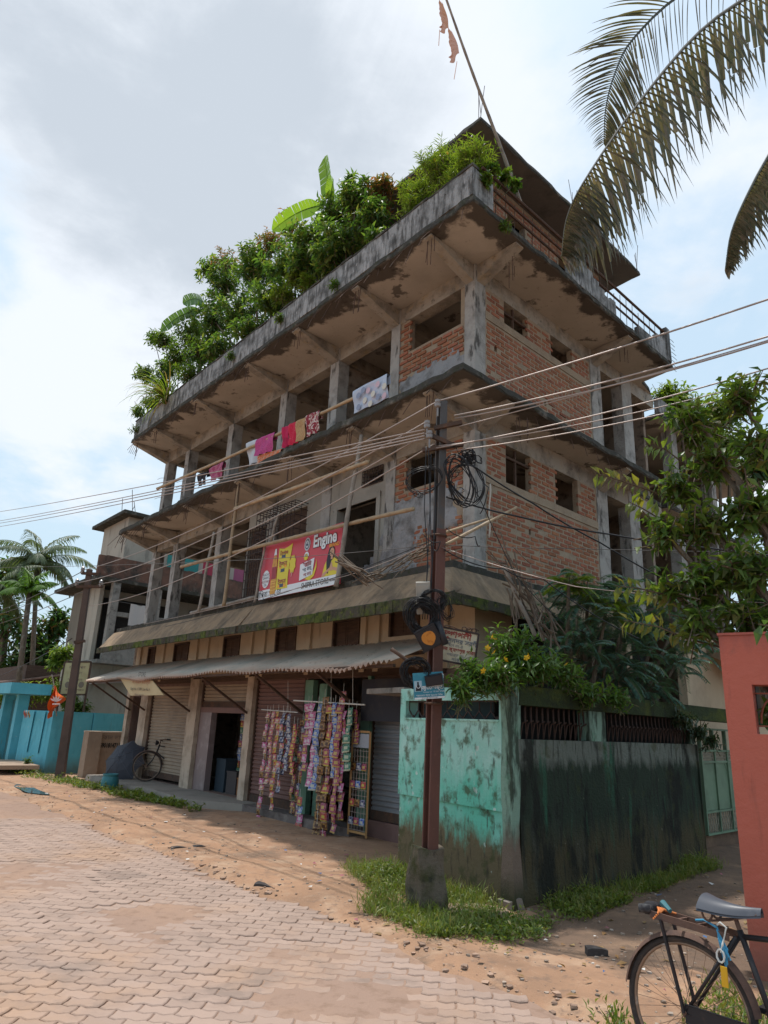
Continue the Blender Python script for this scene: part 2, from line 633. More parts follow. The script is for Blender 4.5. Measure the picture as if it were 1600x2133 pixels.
# ------------------------------------------------------------------ shared materials
m_dirt = mat('red_dirt', (0.37, 0.215, 0.13), [((0.25, 0.15, 0.095), 1.3, 0.42, 0.7), ((0.46, 0.32, 0.22), 3.5, 0.5, 0.7, 0.7), ((0.19, 0.125, 0.09), 9, 0.55, 0.66, 0.7), ((0.16, 0.115, 0.085), 0.8, 0.58, 0.66, 0.65), ((0.42, 0.33, 0.26), 30, 0.64, 0.68, 0.6)], 0.95, (38, 0.5))
m_lane = mat('lane_earth', (0.17, 0.11, 0.075), [((0.30, 0.19, 0.12), 1.7, 0.5, 0.75), ((0.09, 0.065, 0.05), 8, 0.5, 0.7, 0.7), ((0.33, 0.29, 0.25), 45, 0.66, 0.72, 0.7)], 0.95, (45, 0.6))
m_paver = mat('paver_clay', (0.355, 0.255, 0.205), [((0.37, 0.24, 0.165), 0.7, 0.5, 0.66, 0.85), ((0.27, 0.19, 0.15), 5, 0.52, 0.7, 0.6), ((0.22, 0.165, 0.135), 1.7, 0.58, 0.68, 0.6)], 0.92, (60, 0.35), rand=0.07)
m_paver2 = mat('paver_clay_far', (0.355, 0.255, 0.205), [((0.37, 0.24, 0.165), 0.7, 0.5, 0.66, 0.85), ((0.27, 0.19, 0.15), 5, 0.52, 0.7, 0.6), ((0.22, 0.165, 0.135), 1.7, 0.58, 0.68, 0.6)], 0.92, (60, 0.35), island=0.07)
m_road = mat('road_sand', (0.30, 0.20, 0.15), [((0.38, 0.24, 0.16), 0.9, 0.45, 0.75, 0.8), ((0.20, 0.125, 0.085), 9, 0.5, 0.7, 0.7)], 0.95, (50, 0.4))
m_conc = mat('old_concrete', (0.27, 0.25, 0.225), [((0.10, 0.095, 0.085), 2.2, 0.45, 0.7), ((0.30, 0.28, 0.25), (5, 5, 2), 0.52, 0.75, 0.8), ((0.045, 0.045, 0.04), 6, 0.55, 0.72, 0.8)], 0.95, (22, 0.6))
m_parapet = mat('mouldy_parapet', (0.30, 0.30, 0.295), [((0.40, 0.40, 0.40), (6, 6, 1.6), 0.48, 0.68, 0.8), ((0.05, 0.05, 0.047), (2.2, 2.2, 3.0), 0.44, 0.66, 0.85), ((0.04, 0.038, 0.034), (13, 13, 3.0), 0.47, 0.62, 0.8), ((0.5, 0.5, 0.5), (8, 8, 3), 0.62, 0.68, 0.6)], 0.95, (24, 0.6))
m_soffit = mat('soffit_plaster', (0.47, 0.43, 0.375), [((0.38, 0.345, 0.295), 1.1, 0.4, 0.7), ((0.48, 0.435, 0.375), 3, 0.55, 0.8, 0.6), ((0.10, 0.088, 0.075), 1.7, 0.60, 0.64, 0.85), ((0.16, 0.14, 0.12), 7, 0.62, 0.70, 0.7)], 0.95, (12, 0.3))
m_beam = mat('beam_concrete', (0.37, 0.335, 0.285), [((0.12, 0.105, 0.09), 2.5, 0.45, 0.7, 0.9), ((0.36, 0.29, 0.19), 5, 0.54, 0.7, 0.8), ((0.06, 0.055, 0.05), 9, 0.58, 0.72, 0.8)], 0.95, (25, 0.7))
m_col = mat('column_concrete', (0.39, 0.375, 0.35), [((0.15, 0.14, 0.13), 3, 0.45, 0.7, 0.9), ((0.36, 0.35, 0.33), (12, 12, 2), 0.52, 0.7, 0.8), ((0.06, 0.055, 0.05), (7, 7, 2), 0.55, 0.64, 0.85)], 0.95, (30, 0.6))
m_mould = mat('black_mould_edge', (0.055, 0.052, 0.045), [((0.17, 0.155, 0.13), 5, 0.52, 0.7), ((0.035, 0.04, 0.02), 9, 0.5, 0.7)], 1.0, (35, 0.8))
m_plaster = mat('grey_plaster', (0.34, 0.32, 0.28), [((0.25, 0.235, 0.205), 1.6, 0.45, 0.7), ((0.33, 0.31, 0.27), 4, 0.52, 0.75, 0.7), ((0.12, 0.11, 0.1), (8, 8, 2), 0.6, 0.75, 0.6)], 0.92, (18, 0.35))
m_render = mat('rough_cement', (0.32, 0.32, 0.325), [((0.15, 0.145, 0.14), 4, 0.45, 0.65), ((0.36, 0.36, 0.37), 6, 0.52, 0.7, 0.8)], 0.95, (20, 1.0))
m_mortar = mat('mortar', (0.36, 0.285, 0.205), [((0.27, 0.21, 0.155), 3, 0.45, 0.7), ((0.40, 0.33, 0.25), 12, 0.52, 0.72, 0.7)], 0.95, (40, 0.8))
BR = [((0.36, 0.15, 0.075), 2, 0.5, 0.75, 0.7), ((0.30, 0.225, 0.155), 7, 0.60, 0.65, 0.85), ((0.13, 0.055, 0.04), 15, 0.55, 0.68, 0.6)]
m_brick = mat('red_brick', (0.32, 0.13, 0.075), BR, 0.92, (60, 0.6), rand=0.2, hue=0.008)
m_brick2 = mat('red_brick_mass', (0.32, 0.13, 0.075), BR, 0.92, (60, 0.6), island=0.2, hue=0.008)
m_beige = mat('beige_distemper', (0.53, 0.42, 0.29), [((0.44, 0.34, 0.24), 2, 0.45, 0.7), ((0.16, 0.13, 0.10), (7, 7, 1.5), 0.6, 0.76, 0.7)], 0.9, (15, 0.2))
m_pillar = mat('pillar_paint', (0.50, 0.40, 0.31), [((0.30, 0.23, 0.17), 3, 0.45, 0.7), ((0.15, 0.11, 0.09), (9, 9, 2), 0.58, 0.74, 0.7)], 0.9, (20, 0.3))
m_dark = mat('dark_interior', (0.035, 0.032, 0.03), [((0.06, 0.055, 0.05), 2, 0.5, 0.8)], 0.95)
m_wood = mat('dark_wood', (0.075, 0.045, 0.032), [((0.12, 0.075, 0.05), (3, 3, 22), 0.45, 0.7)], 0.8, (25, 0.3))
m_steel = mat('rusty_steel', (0.09, 0.055, 0.04), [((0.15, 0.075, 0.045), 12, 0.5, 0.7), ((0.05, 0.04, 0.035), 5, 0.5, 0.7)], 0.8, (60, 0.3), metal=0.2)
m_iron = mat('painted_iron', (0.045, 0.03, 0.028), [((0.10, 0.055, 0.04), 15, 0.5, 0.72)], 0.7)
m_black = mat('black_rubber', (0.015, 0.015, 0.017), [((0.05, 0.047, 0.045), 8, 0.52, 0.75, 0.6)], 0.6)
m_cable = mat('cable_grey', (0.10, 0.095, 0.09), rough=0.6)
m_cabled = mat('cable_black', (0.018, 0.018, 0.02), rough=0.5)
m_alum = mat('conductor_metal', (0.36, 0.30, 0.27), rough=0.5, metal=0.4)
m_bamboo = mat('bamboo_dry', (0.37, 0.27, 0.165), [((0.25, 0.175, 0.11), (6, 6, 6), 0.45, 0.7), ((0.45, 0.36, 0.25), 3, 0.55, 0.75)], 0.6, (30, 0.25), local=True, rand=0.18)
m_bamboo_g = mat('bamboo_weathered', (0.27, 0.24, 0.205), [((0.14, 0.12, 0.105), 6, 0.45, 0.7), ((0.36, 0.33, 0.29), 3, 0.55, 0.75)], 0.75, (30, 0.3), rand=0.15)
m_bark = mat('bark', (0.16, 0.125, 0.09), [((0.08, 0.06, 0.045), (20, 20, 4), 0.45, 0.7), ((0.24, 0.21, 0.17), 6, 0.55, 0.75)], 0.95, (45, 0.8))
m_twig = mat('green_twig', (0.10, 0.095, 0.045), [((0.17, 0.12, 0.07), 5, 0.45, 0.7)], 0.85)

# ------------------------------------------------------------------ ground, road
ROAD_B0, ROAD_B1 = -5.7, -1.68


def hnoise(a, b):
    return (math.sin(a * 1.7 + b * 2.3) + math.sin(a * 3.9 - b * 1.3 + 1.0) * 0.6 + math.sin(a * 9.1 + 2 * b) * 0.25 + math.sin(b * 7.7 - a * 2.2) * 0.3)


def edge_wob(a):
    return 0.07 * math.sin(a * 1.9) + 0.05 * math.sin(a * 5.3 + 1) + 0.03 * math.sin(a * 13.0)


def ground_z(a, b):
    e = ROAD_B1 + edge_wob(a)
    if ROAD_B0 < b < e:
        return -0.045
    t = min(1.0, max(0.0, (b - e) / 0.25))
    z = 0.012 + 0.014 * hnoise(a, b)
    if b < ROAD_B0: return z - 0.01
    return -0.045 * (1 - t) + z * t


aa = np.unique(np.round(np.concatenate([np.linspace(-150, -9, 14), np.arange(-9, 17, 0.16), np.linspace(17, 170, 16)]), 4))
bb = np.unique(np.round(np.concatenate([np.linspace(-160, -7, 12), np.arange(-7, -2.6, 0.3), np.arange(-2.6, 2.5, 0.09), np.arange(2.5, 9, 0.5), np.linspace(9, 200, 14)]), 4))
gv = np.array([W(a, b, ground_z(a, b)) for a in aa for b in bb])
nb = len(bb)
gi = np.array([[i * nb + j, i * nb + j + 1, (i + 1) * nb + j + 1, (i + 1) * nb + j] for i in range(len(aa) - 1) for j in range(nb - 1)])
ground = tri_object('ground', gv, gi, m_dirt, loc=(0, 0, 0), kind='structure')
ground.data.polygons.foreach_set('use_smooth', [True] * len(ground.data.polygons))
ground.data.materials.append(m_lane)
mi = [1 if (aa[i] < -0.25 + 0.25 * math.sin(bb[j] * 2.3) and bb[j] > -0.55 + 0.3 * math.sin(aa[i] * 2.1)) or (bb[j] > 2.5) else 0 for i in range(len(aa) - 1) for j in range(nb - 1)]
ground.data.polygons.foreach_set('material_index', mi)

road = MB()
al = [-60, -9] + list(np.arange(-8.8, 17, 0.2)) + [20, 30, 50, 80, 110]
for i in range(len(al) - 1):
    p, q = al[i], al[i + 1]
    road.add([W(p, ROAD_B0, -0.013), W(q, ROAD_B0, -0.013), W(q, ROAD_B1 + edge_wob(q) + 0.06, -0.013), W(p, ROAD_B1 + edge_wob(p) + 0.06, -0.013)], [(0, 3, 2, 1)])
road_o = road.build('road', m_road, loc=(0, 0, 0), kind='structure')

# interlocking zig-zag pavers
PL, PW, ZG = 0.225, 0.112, 0.011
uy = R(97.0)
PU = np.array([math.sin(uy), math.cos(uy), 0]); PV = np.array([-PU[1], PU[0], 0])
def zig(x): return ZG * (1 if int(math.floor(x / (PL / 4) + 1e-6)) % 2 == 0 else -1)
g = 0.0042
xs = [0, PL / 4, PL / 2, 3 * PL / 4, PL]
def paver_outline(shift, gg):
    lo, hi = [], []
    for k, x in enumerate(xs):
        z = ZG if (k + shift) % 2 == 0 else -ZG
        xx = min(max(x, gg), PL - gg)
        lo.append((xx, z + gg)); hi.append((xx, PW + z - gg))
    zz_ = ZG * 0.9
    return lo + [(PL - gg + zz_ * 0.6, PW * 0.5)] + hi[::-1] + [(gg + zz_ * 0.6, PW * 0.5)]
pav_me = []
for sh in (0,):
    ol = paver_outline(sh, g)
    inner = paver_outline(sh, g + 0.006)
    n = len(ol)
    vv_ = [(x, y, -0.05) for x, y in ol] + [(x, y, -0.006) for x, y in ol] + [(x, y, 0) for x, y in inner]
    ff = [tuple(range(2 * n, 3 * n))]
    for i in range(n):
        j = (i + 1) % n
        ff += [(i, j, n + j, n + i), (n + i, n + j, 2 * n + j, 2 * n + i)]
    me = bpy.data.meshes.new('paver'); me.from_pydata(vv_, [], ff); me.materials.append(m_paver)
    pav_me.append((me, np.array(vv_), ff))
slots = []
for r in range(-10, 130):
    for c in range(-70, 70):
        o = np.array([0.0, 2.2, 0]) + PU * (c * PL + (PL / 2 if r % 2 else 0)) + PV * (r * PW)
        cpt = o + PU * PL / 2 + PV * PW / 2
        a, b = AB(cpt)
        if not (ROAD_B0 + 0.15 < b < ROAD_B1 + edge_wob(a) - 0.02): continue
        dd = math.hypot(cpt[0], cpt[1])
        if dd > 13 or cpt[1] < 1.6: continue
        v = cpt - EYE
        cz = v @ FWD
        sxp = 800 + F_PX * (v @ RIGHT) / cz if cz > 0.3 else 1e9
        syp = 1066 - F_PX * (v @ UP) / cz if cz > 0.3 else 1e9
        vis = -60 < sxp < 1660 and syp < 2200
        if dd < 6 or vis:
            slots.append((0 if vis else 1, dd, o))
slots.sort(key=lambda s: (s[0], s[1]))
pm, pvv, pff = pav_me[0]
pang = math.atan2(PU[1], PU[0])
mass_v, mass_f = [], []
for i, (q, dd, o) in enumerate(slots):
    sink = -0.012 * max(0, hnoise(o[0] * 0.8, o[1] * 0.7) - 0.3) - 0.004 * random.random()
    tx, ty = random.gauss(0, 0.008), random.gauss(0, 0.010)
    if i < 300:
        p = inst('paver', pm, o + np.array([0, 0, sink]), (tx, ty, pang), road_o)
    else:
        k = len(mass_v) * len(pvv)
        vv3 = o + np.array([0, 0, sink]) + pvv[:, 0:1] * (PU + np.array([0, 0, -ty])) + pvv[:, 1:2] * (PV + np.array([0, 0, tx])) + pvv[:, 2:3] * np.array([0, 0, 1])
        mass_v.append(vv3)
        mass_f.append([tuple(x + k for x in f) for f in pff])
mv_ = MB(); mv_.v = [tuple(x) for b_ in mass_v for x in b_]; mv_.f = [f for b_ in mass_f for f in b_]; mv_.m = [0] * len(mv_.f)
mv_.build('paving', m_paver2, road_o, kind='stuff')

# ================================================================== the unfinished building
AW, BW = 1.86, 1.60
bld = thing('unfinished_building', 'three storey unfinished concrete and brick building with rooftop garden and shop row below', 'building', W(AW, BW, 0))


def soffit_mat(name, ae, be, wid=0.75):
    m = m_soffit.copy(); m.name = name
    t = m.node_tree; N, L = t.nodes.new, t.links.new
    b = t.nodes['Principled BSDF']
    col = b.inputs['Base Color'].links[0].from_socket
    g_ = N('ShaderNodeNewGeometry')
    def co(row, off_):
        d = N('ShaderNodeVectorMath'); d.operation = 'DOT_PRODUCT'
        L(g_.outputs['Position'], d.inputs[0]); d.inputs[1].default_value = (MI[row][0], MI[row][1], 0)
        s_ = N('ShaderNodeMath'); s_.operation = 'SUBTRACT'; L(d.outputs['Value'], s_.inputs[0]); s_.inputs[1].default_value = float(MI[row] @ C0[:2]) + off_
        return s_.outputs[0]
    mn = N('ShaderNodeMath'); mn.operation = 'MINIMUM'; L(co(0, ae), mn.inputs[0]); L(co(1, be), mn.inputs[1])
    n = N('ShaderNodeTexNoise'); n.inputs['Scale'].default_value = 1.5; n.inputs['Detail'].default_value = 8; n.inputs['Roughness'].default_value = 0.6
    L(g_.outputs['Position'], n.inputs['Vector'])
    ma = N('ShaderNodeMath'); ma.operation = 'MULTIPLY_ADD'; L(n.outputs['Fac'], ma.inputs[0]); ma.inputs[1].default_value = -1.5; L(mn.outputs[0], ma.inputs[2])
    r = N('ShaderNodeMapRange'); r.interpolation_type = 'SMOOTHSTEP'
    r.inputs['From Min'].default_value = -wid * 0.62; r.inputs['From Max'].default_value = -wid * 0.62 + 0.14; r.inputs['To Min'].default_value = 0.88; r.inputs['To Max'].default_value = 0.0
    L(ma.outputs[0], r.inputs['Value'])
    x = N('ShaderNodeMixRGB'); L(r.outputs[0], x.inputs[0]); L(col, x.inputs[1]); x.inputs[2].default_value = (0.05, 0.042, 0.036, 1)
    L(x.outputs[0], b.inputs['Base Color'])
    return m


def rough_outline(poly, step=0.22, jit=0.02):
    o = []
    for i in range(len(poly)):
        p, q = np.array(poly[i], float), np.array(poly[(i + 1) % len(poly)], float)
        n = max(1, int(np.linalg.norm(q - p) / step))
        for k in range(n):
            o.append(p + (q - p) * k / n + (rng.random(2) - 0.5) * 2 * jit)
    return o


def slab(name, poly, z0, z1, m_bot, m_side=None, jit=0.022, step=0.2):
    ol = [W(*p) for p in rough_outline(poly, step, jit)]
    n = len(ol)
    s = MB()
    c = np.mean([p for p in ol], axis=0)
    k = []
    for zz_, sc in ((z0, 0.0), (z0 + 0.025, 0.02), (z1, 0.0)):
        ring = []
        for p in ol:
            d = unit(np.append((p - c)[:2], 0))
            ring.append(np.array([p[0], p[1], zz_ + (rng.random() - 0.5) * 0.02]) + d * sc)
        k.append(len(s.v)); s.v += [tuple(x) for x in ring]
    # a flat underside a little inside the rough rim keeps it planar
    s.f.append(tuple(range(k[0], k[0] + n))); s.m.append(0)
    s.f.append(tuple(range(k[2], k[2] + n))); s.m.append(1)
    for a_, b_ in ((k[0], k[1]), (k[1], k[2])):
        for i in range(n):
            j = (i + 1) % n
            s.f.append((a_ + i, b_ + i, b_ + j, a_ + j)); s.m.append(1)
    return s.build(name, [m_bot, m_side or m_mould], bld, recalc=True)


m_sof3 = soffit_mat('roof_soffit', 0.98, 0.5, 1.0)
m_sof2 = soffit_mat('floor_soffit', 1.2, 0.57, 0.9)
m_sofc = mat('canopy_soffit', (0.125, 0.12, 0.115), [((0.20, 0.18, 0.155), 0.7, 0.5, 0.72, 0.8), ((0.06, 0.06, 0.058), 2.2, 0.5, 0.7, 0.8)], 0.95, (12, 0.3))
ROOF = [(0.98, 0.5), (14.0, 0.5), (14.0, 8.0), (1.9, 8.0), (1.75, 7.25), (1.0, 7.2)]
slab('roof_slab', ROOF, 8.95, 9.07, m_sof3)
slab('floor_slab', [(1.2, 0.57), (14.1, 0.57), (14.1, 8.0), (1.9, 8.0), (1.8, 6.75), (1.22, 6.6)], 6.3, 6.42, m_sof2)
slab('floor_slab', [(AW + 0.02, BW + 0.02), (14.3, BW + 0.02), (14.3, 8.0), (AW + 0.02, 8.0)], 3.66, 3.74, m_soffit, jit=0.0)
slab('wing_slab', [(AW - 0.1, 8.05), (9.0, 8.05), (9.0, 14.5), (AW - 0.1, 14.5)], 8.42, 8.54, m_sof3)
slab('wing_slab', [(AW - 0.1, 8.05), (9.0, 8.05), (9.0, 14.5), (AW - 0.1, 14.5)], 6.3, 6.42, m_soffit)
slab('wing_slab', [(AW - 0.1, 8.05), (9.0, 8.05), (9.0, 14.5), (AW - 0.1, 14.5)], 3.62, 3.74, m_soffit)
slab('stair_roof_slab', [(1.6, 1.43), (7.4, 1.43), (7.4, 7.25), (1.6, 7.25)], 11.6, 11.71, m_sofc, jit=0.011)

# columns
COLS = [(AW, 2.09), (3.70, 3.94), (5.56, 5.85), (7.49, 7.75), (9.93, 10.18), (12.40, 12.65), (13.80, 14.03)]
for z0, z1 in ((3.74, 6.3), (6.42, 8.95)):
    for i, (c0, c1) in enumerate(COLS):
        s = MB()
        dz = rng.normal(0, 0.006, 2)
        s.hexa([W(c0, BW, z0), W(c1, BW, z0), W(c1, BW + 0.27, z0), W(c0, BW + 0.27, z0), W(c0 + dz[0], BW, z1), W(c1 + dz[0], BW, z1), W(c1 + dz[0], BW + 0.27, z1), W(c0 + dz[0], BW + 0.27, z1)])
        s.build('column', m_col, bld)
        if i: MB().wbox(c0, c1, 5.2, 5.45, z0, z1).build('column', m_col, bld)
    for b0, b1 in ((5.22, 5.62), (6.50, 6.92)):
        MB().wbox(AW, AW + 0.25, b0, b1, z0, z1).build('column', m_col, bld)
for z0, z1 in ((0.0, 3.62), (3.74, 6.3), (6.42, 8.42)):
    for b0 in (8.85, 11.0, 13.2):
        MB().wbox(AW + 0.02, AW + 0.27, b0, b0 + 0.28, z0, z1).build('column', m_col, bld)
        MB().wbox(5.0, 5.25, b0, b0 + 0.28, z0, z1).build('column', m_col, bld)

# beams along the column lines and cantilever brackets out to the slab edges
for zb, zt, be, ae in ((5.98, 6.3, 0.62, 1.26), (8.64, 8.95, 0.55, 1.04)):
    for i in range(len(COLS) - 1):
        MB().wbox(COLS[i][1] + 0.002, COLS[i + 1][0] - 0.002, BW + 0.015, BW + 0.255, zb, zt).build('beam', m_beam, bld)
    for b0, b1 in ((BW + 0.272, 5.218), (5.622, 6.498), (6.922, 8.0)):
        MB().wbox(AW + 0.012, AW + 0.235, b0, b1, zb, zt).build('beam', m_beam, bld)
    for i, (c0, c1) in enumerate(COLS):
        s = MB()
        q = 0.03
        zo = zt - 0.035
        s.hexa([W(c0 + q, be, zo), W(c1 - q, be, zo), W(c1 - q, BW - 0.003, zb), W(c0 + q, BW - 0.003, zb), W(c0 + q, be, zt - 0.01), W(c1 - q, be, zt - 0.01), W(c1 - q, BW - 0.003, zt - 0.01), W(c0 + q, BW - 0.003, zt - 0.01)])
        s.build('bracket', m_beam, bld)
        if i: MB().wbox(c0 + 0.02, c1 - 0.02, BW + 0.26, 5.2, zb + 0.04, zt - 0.004).build('beam', m_beam, bld)
    for b0 in (BW + 0.05, 5.3):
        s = MB()
        s.hexa([W(ae, b0, zt - 0.035), W(AW - 0.003, b0, zb), W(AW - 0.003, b0 + 0.2, zb), W(ae, b0 + 0.2, zt - 0.035), W(ae, b0, zt - 0.01), W(AW - 0.003, b0, zt - 0.01), W(AW - 0.003, b0 + 0.2, zt - 0.01), W(ae, b0 + 0.2, zt - 0.01)])
        s.build('bracket', m_beam, bld)

# roof parapet on the street side, stub on the side, wing parapet
s = MB()
n = 60
for i in range(n):
    a0, a1 = 0.985 + (13.9 - 0.985) * i / n, 0.985 + (13.9 - 0.985) * (i + 1) / n
    h0, h1 = 9.57 + 0.012 * math.sin(i * 1.3), 9.57 + 0.012 * math.sin((i + 1) * 1.3)
    q0, q1 = 0.5 + 0.006 * math.sin(i * 2.1), 0.5 + 0.006 * math.sin((i + 1) * 2.1)
    s.hexa([W(a0, q0, 9.072), W(a1, q1, 9.072), W(a1, 0.62, 9.072), W(a0, 0.62, 9.072), W(a0, q0, h0), W(a1, q1, h1), W(a1, 0.62, h1), W(a0, 0.62, h0)])
s.build('parapet', m_parapet, bld)
s = MB()
for i in range(40):
    a0, a1 = 0.97 + 12.95 * i / 40, 0.97 + 12.95 * (i + 1) / 40
    s.wbox(a0, a1 - 0.003, 0.485 + 0.01 * (i % 3), 0.64, 9.575, 9.605 + 0.015 * random.random())
s.build('parapet_coping', m_mould, bld)
MB().wbox(0.985, 1.09, 0.622, 1.0, 9.072, 9.56).build('parapet', m_parapet, bld)
s = MB()
b_ = 3.15
while b_ < 4.6:
    hh = 9.3 + 0.28 * math.exp(-((b_ - 3.5) / 0.5) ** 2) + 0.07 * random.random()
    s.wbox(0.99, 1.09, b_, b_ + 0.2, 9.072, hh); b_ += 0.203
s.build('parapet', m_parapet, bld)
s = MB()
b_ = 5.7
while b_ < 7.0:
    s.wbox(1.0, 1.1, b_, b_ + 0.2, 9.072, 9.28 + 0.16 * (b_ - 5.7) / 1.3 * (0.4 if b_ < 6.5 else 2.2) + 0.05 * random.random()); b_ += 0.203
s.build('parapet', m_parapet, bld)
MB().wbox(0.98, 1.12, 6.95, 7.1, 9.072, 9.85).build('parapet_post', m_parapet, bld)
MB().wbox(AW - 0.08, AW + 0.02, 8.06, 14.5, 8.545, 8.93).build('parapet', m_parapet, bld)
rl = MB()
for z_, r_ in ((9.78, 0.028), (9.55, 0.022), (9.36, 0.022)):
    rl.tube([W(1.04, 0.8, z_), W(1.05, 3.2, z_ + 0.01), W(1.05, 7.0, z_ - 0.01)], r_, 6)
for k in range(26):
    b_ = 0.9 + k * 0.245
    rl.tube([W(1.06, b_, 9.07), W(1.05, b_ + 0.02, 9.62 + 0.2 * random.random())], 0.006, 4)
rl.build('roof_railing', m_steel, bld)
rl = MB()
for z_ in (9.84, 10.02):
    rl.tube([W(4.2, 0.84, z_), W(8, 0.84, z_ + 0.02), W(13.9, 0.84, z_)], 0.02, 6)
for k in range(10):
    a_ = 4.2 + k * 1.05
    rl.bar(W(a_, 0.84, 9.07), W(a_, 0.84, 10.03), 0.035)
rl.build('roof_railing', m_iron, bld)

# stair room on the roof
s = MB()
for u0, u1, v0, v1 in cells(2.5, 6.6, 9.07, 11.6, [(3.1, 3.7, 10.2, 11.2), (4.9, 5.6, 9.9, 11.2)]):
    s.wbox(2.3, 2.45, u0, u1, v0, v1)
s.wbox(2.452, 7.0, 2.5, 2.65, 9.07, 11.6); s.wbox(2.452, 7.0, 6.4, 6.6, 9.07, 11.6)
s.build('stair_room_wall', m_mortar, bld)
MB().wbox(2.6, 2.7, 2.7, 6.3, 9.1, 11.55).build('interior', m_dark, bld)

# ------------------------------------------------------------------ walls above the shops
# side face, two storeys of facing brick with a concrete band and window gaps above it
for z0, zl0, zl1, zt in ((3.74, 5.20, 5.33, 5.98), (6.42, 8.05, 8.19, 8.64)):
    MB().wbox(AW - 0.006, AW + 0.14, BW + 0.274, 5.218, zl0, zl1).build('lintel_band', m_mortar, bld)
    f2 = z0 > 5
    holes = [(2.40, 3.10, zl1, zt), (3.83, 4.57, zl1, zt)]
    if not f2: holes += [(3.0, 3.06, 4.62, 4.72)]
    else: holes += [(2.12, 2.2, 7.55, 7.68), (3.55, 3.63, 7.1, 7.2)]
    s = MB()
    for u0, u1, v0, v1 in cells(BW + 0.272, 5.22, z0, zl0, holes): s.wbox(AW + 0.012, AW + 0.13, u0, u1, v0, v1)
    for u0, u1, v0, v1 in cells(BW + 0.272, 5.22, zl1, zt, holes): s.wbox(AW + 0.012, AW + 0.13, u0, u1, v0, v1)
    wall = s.build('brick_wall', m_mortar, bld)
    wall['face'] = 'R%d' % f2
    if f2: wallR2 = wall
    else: wallR1 = wall
    fr = MB()
    for h in holes[:2]:
        if h is holes[0]:
            fr.wbox(AW + 0.05, AW + 0.09, h[0], h[0] + 0.04, zl1, zt); fr.wbox(AW + 0.05, AW + 0.09, h[0] + 0.3, h[0] + 0.335, zl1, zt); fr.wbox(AW + 0.045, AW + 0.095, h[0], h[1], zt - 0.2, zt - 0.16)
    fr.build('window_frame', m_wood, bld)

# street face first floor
H1 = [(4.02, 4.60, 5.68, 5.98), (4.16, 5.30, 3.74, 5.40), (6.35, 7.70, 4.95, 5.72), (7.88, 8.62, 3.95, 5.60)]
s = MB()
for u0, u1, v0, v1 in cells(3.942, 8.66, 3.74, 5.98, H1): s.wbox(u0, u1, BW + 0.02, BW + 0.17, v0, v1)
s.build('plastered_wall', m_plaster, bld)
s = MB()
s.wbox(4.06, 4.16, BW - 0.01, BW + 0.1, 3.74, 5.5); s.wbox(4.06, 5.45, BW - 0.012, BW + 0.1, 5.40, 5.5); s.wbox(5.302, 5.40, BW - 0.01, BW + 0.1, 3.74, 5.40)
s.build('door_surround', m_plaster, bld)
# broken cement lump left in the doorway
s = MB()
xs_ = np.linspace(4.16, 5.0, 12)
for i in range(11):
    h0 = 4.35 - 0.75 * (i / 11) ** 1.3 + 0.05 * math.sin(i * 2.3)
    s.wbox(xs_[i], xs_[i + 1], BW + 0.03 + 0.01 * (i % 2), BW + 0.15, 3.74, h0)
s.build('broken_infill', m_render, bld)
# brick and cement infill next to the corner column
HB1 = [(2.55, 3.45, 5.35, 5.98)]
s = MB()
for u0, u1, v0, v1 in cells(2.092, 3.698, 3.74, 5.98, HB1): s.wbox(u0, u1, BW + 0.03, BW + 0.16, v0, v1)
wallL1 = s.build('brick_wall', m_mortar, bld)
def patch(name, a0, a1, z0, z1, nu, nv, amp, m, b=BW):   # trowelled-on cement, uneven outline
    s = MB()
    def fn(u, v):
        a = a0 + (a1 - a0) * u; z = z0 + (z1 - z0) * v
        e = min(u, 1 - u, v, 1 - v) * 4 - 0.55 * (0.5 + 0.5 * math.sin(a * 9.0 + z * 4) * math.sin(z * 13 - a * 5)) + 0.15 * math.sin(a * 31 + z * 17)
        wob = 0.5 + 0.5 * math.sin(a * 7 + z * 5) * math.sin(a * 3 - z * 9)
        d = amp * min(1, e) * (0.5 + wob) + 0.004 * random.random()
        if e <= 0: 
            a += 0.05 * math.sin(z * 11 + a); z += 0.05 * math.sin(a * 13); d = -0.03
        return W(a, b + 0.028 - d, z)
    s.grid(fn, nu, nv)
    return s.build(name, m, bld, smooth=True)
patch('cement_patch', 2.095, 3.95, 4.45, 5.3, 44, 26, 0.034, m_render)
patch('cement_patch', 3.05, 4.1, 3.75, 4.95, 30, 30, 0.034, m_render)
# second floor infill beside the corner column
HB2 = [(2.2, 3.46, 7.98, 8.64)]
s = MB()
for u0, u1, v0, v1 in cells(2.092, 3.698, 6.42, 8.64, HB2): s.wbox(u0, u1, BW + 0.03, BW + 0.16, v0, v1)
wallL2 = s.build('brick_wall', m_mortar, bld)
patch('cement_patch', 1.95, 3.78, 6.5, 7.6, 48, 30, 0.038, m_render)

# inner walls and back walls keep the storeys dark
s = MB()
for z0, z1 in ((3.74, 6.3), (6.42, 8.95)):
    s.wbox(2.0, 9.9, 5.0, 5.12, z0, z1)
    s.wbox(8.7, 8.8, BW + 0.28, 5.0, z0, z1 - (0 if z0 < 5 else 0.0)) if z0 < 5 else None
    s.wbox(5.66, 5.76, BW + 0.28, 5.0, z0, z1)
    s.wbox(2.1, 12.0, 7.9, 8.0, z0, z1)
s.wbox(2.0, 14.2, 5.0, 5.12, 0, 3.66); s.wbox(14.2, 14.32, BW, 7.9, 0, 3.66)
s.wbox(2.2, 8.9, 11.3, 11.42, 0.0, 8.42)
s.build('inner_wall', mat('inner_wall_brick', (0.29, 0.235, 0.185), [((0.36, 0.3, 0.24), 2, 0.5, 0.7), ((0.08, 0.06, 0.05), 5, 0.5, 0.7)], 0.95), bld)

